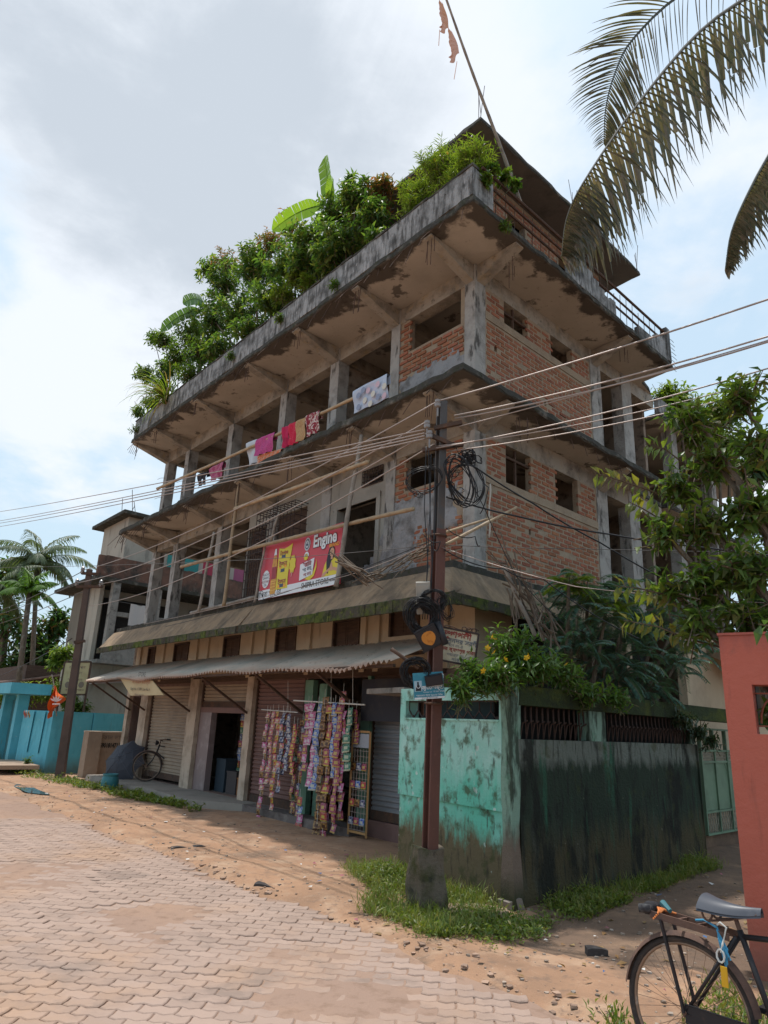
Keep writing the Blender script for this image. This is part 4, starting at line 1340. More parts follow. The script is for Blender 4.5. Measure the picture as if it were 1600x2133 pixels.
# to the left
def run_l(label, p, q, Yq, k=1.0, r=0.008, sag=0.1, m=m_alum):
    e = at_D(*q, Yq); cable(label, [p, beyond(p, e, k)], r, m, sag, 22, 'overhead wires from the red pole to the left')
run_l('wire from the pole top passing before the blue bedsheet down to the left pole', I1, (172, 1188), 19.3, 1, 0.009, 0.25)
run_l('wire from the middle insulator crossing the upper bamboo pole', I2, (160, 1214), 19.3, 1, 0.009, 0.3)
run_l('wire running close below the one on the middle insulator', I3, (210, 1216), 19.3, 1, 0.009, 0.3)
run_l('slack wire passing just above the red advertising banner', at_D(905, 925, 7.1), (185, 1262), 19.3, 1, 0.008, 0.35)
for i, (y0, y1, w_) in enumerate(((895, 1060, 'highest'), (902, 1079, 'second highest'), (908, 1084, 'third highest'), (914, 1091, 'lowest'))):
    p = at_D(885, y0, 7.1); e = at_D(0, y1, 24.0)
    cable('%s of four straight wires reaching the left edge above the grey house' % w_, [p, beyond(p, e, 1.5)], 0.009, m_alum, 0.12, 20, 'four straight wires to the far left')
for i, (q0, q1, w_) in enumerate((((172, 1190), (0, 1263), 'upper'), ((160, 1214), (0, 1270), 'middle'), ((210, 1216), (0, 1290), 'lower'), ((150, 1330), (0, 1398), 'lowest'))):
    p = at_D(*q0, 19.3); e = at_D(*q1, 30)
    cable('%s wire going on from the brown left pole past the palms' % w_, [p, beyond(p, e, 1.6)], 0.012, m_cable if i < 3 else m_cabled, 0.2, 16, 'wires leaving the left pole')
cable('thin straight wire crossing the lower banner and the pole', [at_D(0, 1182, 17), at_D(480, 1168, 10.5), at_D(905, 1135, 7.0)], 0.004, m_cable, 0.02, 10)
cable('thin sagging line from the sunshade kerb up to the red pole', [at_L(300, 1300, 0.6), at_L(700, 1205, 0.5), at_D(890, 1135, 7.05)], 0.005, m_alum, 0.03, 10)
cable('black line sagging over the white strip of the banner to the red pole', [at_L(345, 1305, 0.62), at_L(620, 1225, 0.6), at_D(890, 1130, 7.05)], 0.006, m_cabled, 0.04, 12)
# leads down the pole, loops and coils
for i, (x0, dx) in enumerate(((888, -4), (893, 3), (898, -2), (904, 4))):
    cable('thin lead number %s running down beside the red pole' % ('one', 'two', 'three', 'four')[i] if False else ('outermost', 'second', 'third', 'innermost')[i] + ' black lead running down the left of the red pole', [at_D(x0, 930 + 8 * i, 7.0), at_D(x0 + dx, 1060, 6.99), at_D(x0 - dx, 1180, 6.98), at_D(x0 - 8, 1290, 6.97)], 0.005, m_cabled, 0.0, 8, 'leads down the red pole')
def ring_pts(c, r1, r2, tilt, n=28, wob=0.0, turns=1):
    o = []
    for k in range(n * turns):
        t = 2 * math.pi * k / n
        f = 1 + wob * math.sin(3 * t + k * 0.05)
        lx, ly = math.cos(t) * r1 * f, math.sin(t) * r2 * f
        x = lx * math.cos(tilt) - ly * math.sin(tilt); y = lx * math.sin(tilt) + ly * math.cos(tilt)
        o.append(c + RIGHT * x + UP * y + FWD * (0.02 * math.sin(2 * t + k)))
    return o
def coil(label, px, Y, r1, r2, n, r=0.006, thick=0.25):
    r *= 0.72
    c = at_D(*px, Y); s = MB()
    for k in range(n):
        f = 1 - thick * rng.random()
        s.tube(ring_pts(c + RIGHT * rng.normal(0, 0.008) + UP * rng.normal(0, 0.008) - FWD * (0.03 * rng.random()), r1 * f, r2 * f, rng.normal(0.3, 0.3), wob=0.03), r, 4, closed=True)
    for k in range(4):
        a = rng.random() * 6.28; d = RIGHT * math.cos(a) + UP * math.sin(a)
        s.tube(ring_pts(c + d * r1 * 0.85 - FWD * 0.03, 0.03, 0.05, a, 10), r * 0.7, 4, closed=True)
    return tag(s.build('cable_coil', m_cabled, None, smooth=True), label, 'cable coil', 'cable coils on the red pole')
coil('thick black cable coil above the orange marked box', (880, 1285), 6.95, 0.17, 0.21, 26, 0.006, 0.5)
coil('black cable coil below the tin awning end', (866, 1400), 6.95, 0.15, 0.15, 22, 0.006, 0.45)
coil('small black cable coil at the side of the meter box', (902, 1252), 6.93, 0.13, 0.12, 12, 0.006, 0.2)
coil('loose ring of cable right of the pole below the sign bracket', (928, 1265), 7.0, 0.06, 0.14, 6, 0.005, 0.2)
coil('wide open loop of cable left of the pole before the brick window', (884, 1000), 7.02, 0.2, 0.13, 3, 0.007, 0.06)
coil('tall tangled cable loops right of the pole before the corner column', (958, 1000), 7.05, 0.13, 0.30, 7, 0.008, 0.25)
coil('narrow hanging cable loops below the tall tangle', (972, 1010), 7.1, 0.2, 0.25, 4, 0.007, 0.2)
s = MB()
c = at_D(975, 955, 7.1)
for k in range(14): s.tube(ring_pts(c + RIGHT * rng.normal(0, .03) + UP * rng.normal(0, .03), 0.03 + 0.05 * rng.random(), 0.03 + 0.04 * rng.random(), rng.random() * 3, 12, wob=.2), 0.008, 4, closed=True)
tag(s.build('cable_knot', m_cabled, None, smooth=True), 'dense knot of black cable before the corner column top', 'cable knot')
# tangled curls along the lines
for k, (q0, q1, l_) in enumerate((((985, 960), (1000, 1070), 'curved stray lead hanging left of the vertical white stick'), ((930, 1100), (1000, 1135), 'stray lead curling over the foot of the corner column'), ((880, 1110), (905, 1145), 'stray lead knotted around the pole waist'))):
    cable(l_, [at_D(*q0, 7.1), at_D((q0[0] + q1[0]) / 2 + 25, (q0[1] + q1[1]) / 2, 7.0), at_D(*q1, 7.1)], 0.006, m_cabled, 0.05, 8)

# boxes on the pole
m_box = mat('black_plastic_box', (0.022, 0.022, 0.026), rough=0.45)
def pbox(name, label, px, Y, w_, h_, d_, tilt, m=m_box, cat='cable box', extra=None):
    c = at_D(*px, Y)
    o = thing(name, label, cat, c - np.array([0, 0, h_ / 2]))
    u = RIGHT * math.cos(tilt) + UP * math.sin(tilt); v = -RIGHT * math.sin(tilt) + UP * math.cos(tilt)
    s = MB(); s.box(c, (w_, d_, h_), u, np.cross(v, u), v); s.build('casing', m, o)
    s = MB(); s.box(c - FWD * (d_ / 2 + 0.006), (w_ * 0.84, 0.012, h_ * 0.84), u, np.cross(v, u), v); s.build('lid', m, o)
    if extra: extra(o, c - FWD * (d_ / 2 + 0.016), u, v)
    return o
def orange_mark(o, c, u, v):
    s = MB(); n = 18
    ring = [c + u * 0.066 * math.cos(t) * (1 + 0.35 * math.sin(t)) + v * 0.072 * (math.sin(t) - 0.18 * abs(math.cos(t)) ** 6) for t in np.linspace(0, 2 * math.pi, n + 1)[:-1]]
    s.add(ring, [tuple(range(n))]); s.build('orange_mark', mat('orange_paint', (0.50, 0.20, 0.035), [((0.34, 0.11, 0.02), 20, 0.5, 0.65)], 0.6), o, recalc=True)
pbox('splice_box', 'square black cable box with a round orange mark on the pole', (893, 1328), 6.93, 0.22, 0.22, 0.07, R(28), extra=orange_mark)
pbox('splice_box', 'small tilted black cable box over the turquoise poster', (904, 1416), 6.92, 0.17, 0.1, 0.05, R(10))
pbox('meter_box', 'pale grey meter box behind the cable coils', (882, 1245), 7.0, 0.14, 0.32, 0.1, R(2), mat('pale_box', (0.33, 0.31, 0.27), [((0.2, 0.18, 0.15), 6, 0.5, 0.7)], 0.6), 'meter box')
s = MB(); s.tube([at_D(911, 1296, 6.93), at_D(928, 1342, 6.9)], 0.035, 10)
tag(s.build('cable_joint', m_box, None, smooth=True), 'black cylindrical cable joint hanging left of the lane sign', 'cable joint')

# ------------------------------------------------------------------ street name sign
TL, TR, BR_, BL0 = at_D(917, 1305, 7.2), at_D(997, 1321, 7.25), at_D(993, 1390, 7.25), at_D(914, 1379, 7.2)
sg = thing('street_sign', 'cream lane name sign with Bengali lettering and a scrolled iron frame', 'street sign', BL0)
u = unit(TR - TL); u = unit(np.array([u[0], u[1], u[2] * 1.0])); v = unit(np.cross(np.cross(u, np.array([0, 0, 1.0])), u)); n_ = np.cross(u, v)
Wd, Hd = np.linalg.norm(TR - TL), np.linalg.norm(TL - BL0) * 0.93
o_ = TL - v * Hd
s = MB(); s.box(o_ + u * Wd / 2 + v * Hd / 2 - n_ * 0.008, (Wd, 0.012, Hd), u, np.cross(v, u), v)
s.build('panel', mat('sign_cream', (0.50, 0.45, 0.33), [((0.38, 0.31, 0.2), 8, 0.5, 0.72), ((0.25, 0.16, 0.09), 20, 0.62, 0.75, 0.7)], 0.6), sg)
s = MB()
for p, q in ((o_, o_ + u * Wd), (o_ + v * Hd, o_ + v * Hd + u * Wd), (o_, o_ + v * Hd), (o_ + u * Wd, o_ + u * Wd + v * Hd)): s.bar(p, q, 0.018, 0.022, up=n_)
for k in range(3):
    c = o_ + v * (Hd + 0.025) + u * Wd * (0.62 + 0.13 * k)
    s.tube([c + u * 0.025 * math.cos(t) + v * 0.02 * math.sin(t) for t in np.linspace(0, 2 * math.pi, 12)[:-1]], 0.004, 4, closed=True)
s.tube([o_ + v * (Hd + 0.02 + 0.03 * math.sin(t * 9) * t) + u * Wd * t for t in np.linspace(0, 1, 24)], 0.004, 4)
s.build('iron_frame', m_iron, sg)
m_tr = mat('sign_red_print', (0.26, 0.035, 0.03), rough=0.7); m_tg = mat('sign_grey_print', (0.12, 0.14, 0.17), rough=0.7)
def ln(t, fy, size, m, fx=0.5, bold=0.0, sx=1.0): text(t, o_ + u * Wd * fx + v * Hd * fy, u, v, size, m, sg, bold=bold, sx=sx)
ln('\u09a6\u09c2\u09b0\u09cd\u0997\u09be\u09aa\u09b2\u09cd\u09b2\u09c0', 0.83, 0.085, m_tr, 0.5, 0.002) if False else ln('\u09a6\u09c2\u0997\u09be\u09aa\u09b2\u09c0', 0.83, 0.088, m_tr, 0.48, 0.002)
ln('\u09b6\u09be\u09ae \u09b8\u09c1\u09a8\u09a6\u09b0 \u09b8\u09b0\u09a3\u09c0', 0.64, 0.066, m_tg, 0.48, 0.001)
ln('\u09b2\u09c7\u09a8 \u09a8\u0982-\u09ea', 0.50, 0.042, m_tg, 0.45)
ln('\u0989\u09a4\u09b0 \u0995\u09c3\u09b7\u09a3\u09aa\u09c1\u09b0 \u09aa\u09be\u09b0\u09be', 0.375, 0.05, m_tr, 0.5, 0.001)
ln('\u0993\u09df\u09be\u09b0\u09cd\u09a1 \u09a8\u0982-', 0.22, 0.042, m_tg, 0.5)
ln('\u09ae\u09b9\u0995\u09c1\u09ae\u09be', 0.09, 0.042, m_tg, 0.55)

# turquoise poster strapped to the pole
pc = at_D(893, 1428, 6.93)
ps = thing('poster', 'turquoise and white jewellery poster tied to the red pole', 'poster', pc - np.array([0, 0, 0.13]))
pu = unit(at_D(925, 1401, 6.97) - at_D(862, 1405, 6.93)); pv = unit(np.cross(np.cross(pu, np.array([0, 0, 1.0])), pu)); pn = np.cross(pu, pv)
s = MB(); s.box(pc, (0.30, 0.008, 0.25), pu, np.cross(pv, pu), pv)
s.build('panel', mat('poster_teal', (0.035, 0.19, 0.26), [((0.05, 0.26, 0.33), 6, 0.5, 0.7)], 0.5), ps)
s = MB(); s.box(pc - pv * 0.115 + pn * 0.006, (0.296, 0.004, 0.018), pu, np.cross(pv, pu), pv); s.build('white_strip', mat('print_white', (0.62, 0.63, 0.63), rough=0.6), ps)
s = MB(); s.box(pc - pu * 0.105 + pv * 0.0 + pn * 0.006, (0.075, 0.004, 0.10), pu, np.cross(pv, pu), pv); s.build('picture_panel', mat('print_pale_blue', (0.30, 0.42, 0.48), rough=0.6), ps)
m_pw, m_pd = MATS['print_white'], mat('print_dark', (0.02, 0.02, 0.025), rough=0.6)
s = MB()
cc_ = pc - pu * 0.105 + pn * 0.01
s.add([cc_ + pu * x + pv * y for x, y in ((-0.028, -0.045), (0.028, -0.045), (0.02, 0.0), (0.008, 0.01), (0.008, 0.04), (-0.008, 0.04), (-0.008, 0.01), (-0.02, 0.0))], [tuple(range(8))])
s.build('bust_print', m_pd, ps, recalc=True)
s = MB(); s.tube([cc_ + pn * 0.004 + pu * 0.02 * math.cos(t) + pv * (0.03 * math.sin(t) + 0.01) for t in np.linspace(math.pi, 2 * math.pi, 10)], 0.003, 4); s.build('necklace_print', m_pw, ps)
text('\u099c\u09c1\u09df\u09c7\u09b2\u09be\u09b0\u09cd\u09b8', pc + pu * 0.03 + pv * -0.02, pu, pv, 0.05, m_pw, ps, lift=0.008, bold=0.001)
text('Contact Us : 79 7607 57648', pc + pu * 0.045 - pv * 0.06, pu, pv, 0.0185, m_pw, ps, lift=0.008)
text('\u09b8\u09b0\u09cd\u09ac\u09a7\u09b0\u09a8 \u0997\u09b9\u09a8\u09be Special Offer', pc - pv * 0.09, pu, pv, 0.023, m_pw, ps, lift=0.008)
text('\u09b8\u09cb\u09a8\u09be \u09b0\u09c2\u09aa\u09be \u0997\u09b9\u09a8\u09be\u09b0 \u09a6\u09cb\u0995\u09be\u09a8', pc - pv * 0.115, pu, pv, 0.015, m_pd, ps, lift=0.012)
text('\u09b6\u09cd\u09b0\u09c0', pc + pu * 0.12 + pv * 0.08, pu, pv, 0.05, m_pw, ps, lift=0.008)
s = MB(); c = pc + pu * 0.125 - pv * 0.01 + pn * 0.008
s.tube([c + pu * 0.02 * math.cos(t) + pv * 0.028 * math.sin(t) for t in np.linspace(0, 2 * math.pi, 14)[:-1]], 0.0025, 4, closed=True); s.tube([c - pu * 0.008 - pv * 0.015, c + pu * 0.01 + pv * 0.016], 0.0025, 4)
s.build('leaf_mark', m_pw, ps)

# ------------------------------------------------------------------ the red advertising banner
bo = W(6.752, 0.9, 3.76); BWd, BHt = 2.545, 1.035
bu, bv = -DL, np.array([0, 0, 1.0]); bn = np.cross(bu, bv)
bb_ = thing('advertising_banner', 'red cooking oil banner with bottle and yellow pouch on the sunshade', 'banner', bo)
def bp(x, y, lift=0.0): return bo + bu * BWd * x + bv * BHt * y + bn * lift
s = MB(); s.box(bp(.5, .5, -0.014), (BWd, 0.02, BHt), bu, np.cross(bv, bu), bv)
s.build('panel', mat('banner_red', (0.52, 0.055, 0.075), [((0.42, 0.05, 0.07), 1.5, 0.45, 0.7, 0.6)], 0.4), bb_)
def flat(name, pts, m, lift): 
    s = MB(); s.add([bp(x, y, lift) for x, y in pts], [tuple(range(len(pts)))]); return s.build(name, m, bb_, recalc=True)
def disc(cx, cy, rx, ry, n=20, spike=0.0): return [(cx + rx * math.cos(t) * (1 + spike * (k % 2)), cy + ry * math.sin(t) * (1 + spike * (k % 2))) for k, t in enumerate(np.linspace(0, 2 * math.pi, n + 1)[:-1])]
m_w = mat('banner_white', (0.66, 0.70, 0.73), rough=0.4); m_y = mat('banner_yellow', (0.62, 0.52, 0.03), rough=0.4); m_oil = mat('banner_oil', (0.55, 0.27, 0.03), [((0.42, 0.16, 0.03), 14, 0.5, 0.6)], 0.4)
m_dr = mat('banner_dark_red', (0.28, 0.02, 0.03), rough=0.4); m_nv = mat('banner_navy', (0.045, 0.06, 0.10), rough=0.4); m_skin = mat('banner_skin', (0.52, 0.30, 0.19), rough=0.5); m_or = mat('banner_orange', (0.75, 0.33, 0.02), rough=0.4); m_blk = mat('banner_black', (0.02, 0.02, 0.025), rough=0.5)
flat('white_strip', [(0.001, 0.001), (0.999, 0.001), (0.999, 0.165), (0.001, 0.165)], m_w, 0.001)
flat('badge', disc(0.085, 0.36, 0.05, 0.155, 40, 0.08), m_w, 0.002)
for t, y, m in (('KACHI', .44, m_nv), ('GHANI', .38, m_nv), ('MUSTARD', .31, m_dr), ('OIL', .25, m_nv)): text(t, bp(.085, y), bu, bv, 0.065, m, bb_, lift=0.005)
flat('pouch', [(.235, .12), (.39, .115), (.385, .3), (.395, .6), (.42, .90), (.37, .86), (.31, .84), (.245, .87), (.24, .6)], m_y, 0.003)
flat('bottle', [(.158, .06), (.232, .06), (.235, .2), (.228, .5), (.232, .6), (.222, .7), (.212, .76), (.182, .76), (.172, .7), (.164, .6), (.166, .45), (.158, .2)], m_oil, 0.005)
flat('bottle_cap', [(.178, .765), (.216, .765), (.209, .88), (.190, .88)], m_w, 0.006)
flat('bottle_label', [(.166, .33), (.227, .33), (.226, .55), (.168, .55)], m_dr, 0.007)
for y in (.12, .18, .24, .28): flat('bottle_ring', [(.16, y), (.23, y), (.23, y + .015), (.16, y + .015)], mat('banner_oil_light', (0.68, 0.42, 0.08), rough=0.4), 0.007)
text('Engine', bp(.315, .77), bu, bv, 0.115, m_dr, bb_, lift=0.007, bold=0.002, sx=0.9)
for y in (.68, .36): text('\u0987\u099e\u09cd\u099c\u09bf\u09a8' if False else '\u0987\u099c\u09a8', bp(.31, y - .12), bu, bv, 0.13, m_dr, bb_, lift=0.007, bold=0.002)
for y in (.70, .45, .18): flat('pouch_print', [(.285, y - .03), (.335, y - .03), (.335, y + .03), (.285, y + .03)], m_nv, 0.006)
for x, y in ((.275, .52), (.345, .52), (.27, .17), (.35, .17)): flat('pouch_print', disc(x, y, .018, .03, 8), m_or, 0.006)
flat('flower_splash', disc(.435, .52, .035, .14, 16, 0.25), m_y, 0.004)
flat('flower_stem', [(.425, .30), (.432, .30), (.445, .40), (.437, .40)], mat('banner_pink', (0.66, 0.35, 0.33), rough=0.4), 0.004)
flat('emblem', disc(.605, .80, .036, .115), mat('banner_pale_grey', (0.48, 0.52, 0.55), rough=0.4), 0.003)
flat('emblem', disc(.605, .80, .028, .088), m_nv, 0.005); flat('emblem', disc(.605, .80, .022, .068), MATS['banner_pale_grey'], 0.006)
flat('emblem_engine', [(.592, .77), (.618, .77), (.618, .80), (.611, .80), (.611, .84), (.606, .84), (.606, .81), (.592, .81)], m_nv, 0.008)
flat('ribbon', [(.575, .62), (.59, .66), (.605, .67), (.62, .66), (.635, .62), (.632, .585), (.605, .60), (.578, .585)], m_w, 0.004)
text('Engine', bp(.812, .80), bu, bv, 0.30, m_blk, bb_, lift=0.003, bold=0.020, sx=0.87)
text('Engine', bp(.812, .80), bu, bv, 0.30, m_w, bb_, lift=0.006, bold=0.010, sx=0.87)
text('BRAND', bp(.925, .66), bu, bv, 0.085, m_or, bb_, lift=0.006, bold=0.002)
text('\u00ae', bp(.985, .93), bu, bv, 0.05, m_w, bb_, lift=0.006)
flat('flower_splash', disc(.60, .58, .022, .05, 14, 0.3), m_y, 0.004)
flat('oil_swoosh', [(.60, .20), (.66, .16), (.71, .22), (.735, .36), (.73, .50), (.72, .38), (.70, .30), (.66, .25)], m_y, 0.004)
flat('card', [(.535, .19), (.69, .25), (.705, .53), (.535, .47)], m_w, 0.005)
text('\u0987\u099e\u09bf\u09a8' if False else '\u0987\u099c\u09bf\u09a8', bp(.617, .44), unit(bu + bv * 0.10), bv, 0.12, m_dr, bb_, lift=0.010, bold=0.003)
text('\u09b2\u09be\u0997\u09c7 \u0995\u09ae,', bp(.613, .355), unit(bu + bv * 0.10), bv, 0.095, m_nv, bb_, lift=0.010, bold=0.001)
text('\u099a\u09b2\u09c7 \u0995\u09ae', bp(.622, .27), unit(bu + bv * 0.10), bv, 0.085, m_dr, bb_, lift=0.010, bold=0.001)
flat('hair_print', [(.855, .22), (.845, .4), (.86, .55), (.875, .63), (.905, .655), (.925, .62), (.935, .54), (.925, .44), (.90, .40), (.885, .3), (.87, .2)], m_blk, 0.004)
flat('dress_print', [(.80, .165), (.98, .165), (.985, .33), (.975, .42), (.945, .46), (.90, .44), (.845, .42), (.825, .35)], m_y, 0.003)
flat('hair_print', [(.852, .24), (.85, .4), (.868, .5), (.885, .45), (.878, .32), (.868, .22)], m_blk, 0.0055)
flat('face_print', disc(.905, .545, .024, .075, 16), m_skin, 0.007); flat('face_print', [(.893, .43), (.918, .43), (.914, .49), (.897, .49)], m_skin, 0.006)
flat('eye_print', [(.895, .558), (.903, .558), (.903, .566), (.895, .566)], m_blk, 0.009); flat('eye_print', [(.909, .558), (.917, .558), (.917, .566), (.909, .566)], m_blk, 0.009); flat('mouth_print', [(.899, .512), (.912, .512), (.909, .502), (.902, .502)], m_dr, 0.009)
flat('hands_print', [(.885, .26), (.896, .36), (.904, .39), (.912, .36), (.925, .26), (.915, .24), (.895, .24)], m_skin, 0.007)
flat('arm_print', [(.80, .17), (.825, .17), (.888, .26), (.887, .30), (.85, .26), (.81, .22)], m_skin, 0.006); flat('arm_print', [(.985, .2), (.98, .26), (.925, .30), (.92, .25)], m_skin, 0.006)
text('\u09b6\u09bf\u09aa\u09be \u09b8\u099f\u09cb\u09b0' if False else '\u09bf\u09b6\u09aa\u09b0\u09be \u09b8\u09c7\u099f\u09be\u09b0' if False else '\u09b6\u09bf\u09aa\u09cd\u09b0\u09be \u09b8\u09cd\u099f\u09cb\u09b0', bp(.145, .075), bu, bv, 0.15, m_blk, bb_, lift=0.004)
text('SHIPRA STORE', bp(.725, .085), bu, bv, 0.135, m_blk, bb_, lift=0.004, bold=0.0015, sx=0.92)
text('...98366-613', bp(.935, .085), bu, bv, 0.065, m_blk, bb_, lift=0.004, bold=0.001)

# ------------------------------------------------------------------ bamboo
def bamboo(label, p, q, r=0.03, m=m_bamboo, taper=0.85, bend=0.0):
    r *= 0.85
    p, q = np.array(p), np.array(q); L_ = np.linalg.norm(q - p)
    n = max(4, int(L_ / 0.09)); pts, rs = [], []
    sd = unit(np.cross(q - p, [0, 0, 1.0])) if abs(unit(q - p)[2]) < 0.9 else np.array([1.0, 0, 0])
    for k in range(n + 1):
        t = k / n
        pts.append(p + (q - p) * t + np.array([0, 0, bend * 4 * t * (1 - t)]) + sd * 0.008 * math.sin(t * 9))
        rs.append(r * (1 - (1 - taper) * t) * (1.13 if k % 4 == 0 else 1.0))
    s = MB(); s.tube(pts, rs, 8)
    return tag(s.build('bamboo_pole', m, None, smooth=True, loc=p), label, 'bamboo pole', 'bamboo poles tied to the building front')
bamboo('long bamboo pole along the second floor edge hung with washing', at_L(328, 1018, 0.62), at_L(745, 826, 0.62), 0.04, bend=-0.03)
bamboo('level bamboo pole passing over the top of the red banner', at_L(378, 1181, 0.78), at_L(862, 1060, 0.78), 0.045, bend=0.03)
bamboo('bamboo pole slanting up to the small grilled window', at_L(490, 1060, 0.66), at_L(768, 962, 0.66), 0.045)
bamboo('upright bamboo pole at the right end of the red banner', at_L(700, 1222, 0.72), at_L(753, 906, 0.72), 0.045, m_bamboo_g)
bamboo('upright bamboo pole left of the tall grille', at_L(466, 1262, 0.72), at_L(497, 1012, 0.72), 0.042)
bamboo('leaning grey bamboo pole before the open left bay', at_L(414, 1272, 0.8), at_L(446, 1108, 0.8), 0.04, m_bamboo_g)
bamboo('short grey bamboo stick tied before the caged window', at_L(564, 1126, 0.75), at_L(581, 1067, 0.75), 0.03, m_bamboo_g)
bamboo('grey bamboo post at the left end of the red banner', at_L(530, 1256, 0.85), at_L(552, 1136, 0.85), 0.028, m_bamboo_g)
bamboo('grey pipe lying on the sunshade kerb left of the banner', at_L(398, 1277, 0.95), at_L(535, 1243, 0.95), 0.04, m_bamboo_g, 1.0)
bamboo('vertical white stick against the right brick wall', at_R(1019, 1120, 1.78), at_R(1021, 1008, 1.78), 0.016, mat('pale_stick', (0.5, 0.46, 0.4), rough=0.8))
bamboo('bamboo cane jutting up right from the pole before the brick wall', at_D(925, 1136, 7.3), at_D(1076, 1057, 7.9), 0.022, m_bamboo)
bamboo('thin bamboo cane crossing behind the pole at its waist', at_D(925, 1110, 7.4), at_D(1025, 1078, 7.9), 0.018, m_bamboo)
bamboo('dark stick pointing up left from the pole at awning height', at_D(815, 1352, 6.95), at_D(872, 1392, 6.93), 0.022, m_wood)
bamboo('grey plank leaning from the sunshade down to the shrub', at_D(1115, 1325, 7.9), at_D(1048, 1178, 7.9), 0.03, m_bamboo_g)
bamboo('second grey stick leaning beside the plank over the shrub', at_D(1132, 1335, 8.0), at_D(1098, 1230, 8.0), 0.028, m_bamboo_g)
# bundles of dry sticks
def sticks(label, pts, Y, n, L_, spread, m):
    s = MB()
    for k in range(n):
        t = rng.random() * (len(pts) - 1); i = min(int(t), len(pts) - 2); f = t - i
        x = pts[i][0] * (1 - f) + pts[i + 1][0] * f; y = pts[i][1] * (1 - f) + pts[i + 1][1] * f
        dx, dy = pts[i + 1][0] - pts[i][0], pts[i + 1][1] - pts[i][1]; nn = math.hypot(dx, dy)
        h = L_ * (0.5 + rng.random() * 0.6) / 2
        a, b = at_D(x - dx / nn * h + rng.normal(0, spread), y - dy / nn * h + rng.normal(0, spread), Y + rng.normal(0, .08)), at_D(x + dx / nn * h + rng.normal(0, spread), y + dy / nn * h + rng.normal(0, spread), Y + rng.normal(0, .08))
        s.tube([a, (a + b) / 2 + np.array([0, 0, rng.normal(0, .015)]), b], [0.004 + 0.008 * rng.random()] * 3, 4)
    return tag(s.build('stick_bundle', m, None), label, 'stick bundle')
sticks('tangle of dry sticks lying along the sunshade left of the pole', [(712, 1165), (765, 1205), (830, 1180), (905, 1132)], 7.6, 40, 75, 7, mat('dry_stick', (0.15, 0.115, 0.085), [((0.08, 0.06, 0.05), 6, 0.45, 0.7)], 0.9))
sticks('dry palm stalks hanging over the sunshade right of the pole', [(1040, 1165), (1075, 1205), (1120, 1270), (1150, 1330)], 7.9, 46, 80, 16, MATS['dry_stick'])
sticks('bunch of dead creepers dangling below the side sunshade', [(1055, 1190), (1075, 1260), (1075, 1310)], 7.9, 14, 60, 7, MATS['dry_stick'])

# ------------------------------------------------------------------ washing
def cloth(name, label, quad, b, m, cat='garment', waves=3, amp=0.02, nu=14, nv=12, jag=0.0):
    P_ = [at_L(*q, b) for q in quad]       # TL TR BR BL
    ph = rng.random() * 6
    s = MB()
    def fn(u, v):
        p = (P_[0] * (1 - u) + P_[1] * u) * (1 - v) + (P_[3] * (1 - u) + P_[2] * u) * v
        d = amp * (0.25 + v) * math.sin(u * waves * 6.28 + ph + v * 1.5) + 0.012 * math.sin(v * 7 + u * 5)
        jj = jag * math.sin(u * 23 + ph) * v * v
        return p - DR * (d + 0.045 * (1 - (1 - v) ** 6 if v < 1 else 0) * 0 + 0.03) + np.array([0, 0, jj])
    s.grid(fn, nu, nv)
    k = len(s.v)       # the flap over the back of the pole
    def fb(u, v):
        p = (P_[0] * (1 - u) + P_[1] * u) * (1 - v * 0.35) + (P_[3] * (1 - u) + P_[2] * u) * v * 0.35
        return p + DR * (0.05 + 0.5 * amp * math.sin(u * waves * 6 + 1 + v)) + np.array([0, 0, 0.002])
    s.grid(fb, nu, 4)
    for i in range(nu):     # fold over the pole
        s.f.append((i * (nv + 1), (i + 1) * (nv + 1), k + (i + 1) * 5, k + i * 5)); s.m.append(0)
    return tag(s.build(name, m, None, smooth=True), label, cat, 'washing on the second floor pole')
def cmat(name, c, c2=None, sc=25, lo=.5, hi=.55): return mat(name, c, [(c2, sc, lo, hi)] if c2 else [], 0.9)
sheet_m = mat('bedsheet_blue', (0.42, 0.47, 0.56), [((0.52, 0.44, 0.52), 4, 0.5, 0.6, 0.7)], 0.9)
sh = cloth('bedsheet', 'pale blue bedsheet with a pattern of dots', ((738, 817), (808, 779), (812, 829), (741, 863)), 0.62, sheet_m, 'bedsheet', 2, 0.008)
cols = [mat('dot_grey', (0.24, 0.28, 0.38), rough=.9), mat('dot_cream', (0.56, 0.54, 0.48), rough=.9), mat('dot_pink', (0.55, 0.40, 0.46), rough=.9)]
for k, (x, y) in enumerate([(0.12, .25), (.3, .6), (.42, .25), (.1, .75), (.55, .5), (.7, .2), (.68, .72), (.88, .42), (.86, .8), (.27, .12), (.45, .85)]):
    c = (at_L(738, 817, .56) * (1 - x) + at_L(808, 779, .56) * x) * (1 - y) + (at_L(741, 863, .56) * (1 - x) + at_L(812, 829, .56) * x) * y - DR * 0.005
    s = MB(); s.add([c + DL * .055 * math.cos(t) + np.array([0, 0, .055 * math.sin(t)]) for t in np.linspace(0, 6.28, 13)[:-1]], [tuple(range(12))]); s.build('printed_dot', cols[k % 3], sh)
cloth('blouse', 'maroon and white patterned dress hanging right of the tan cloth', ((640, 868), (668, 855), (668, 897), (643, 912)), .6, cmat('cloth_pattern', (0.23, 0.025, 0.04), (0.55, 0.46, 0.42), 22), waves=2)
cloth('towel', 'tan towel on the pole between the red and patterned cloths', ((619, 880), (639, 869), (640, 912), (621, 923)), .6, cmat('cloth_tan', (0.42, 0.27, 0.13), (0.34, 0.2, 0.1), 30), 'towel', 1)
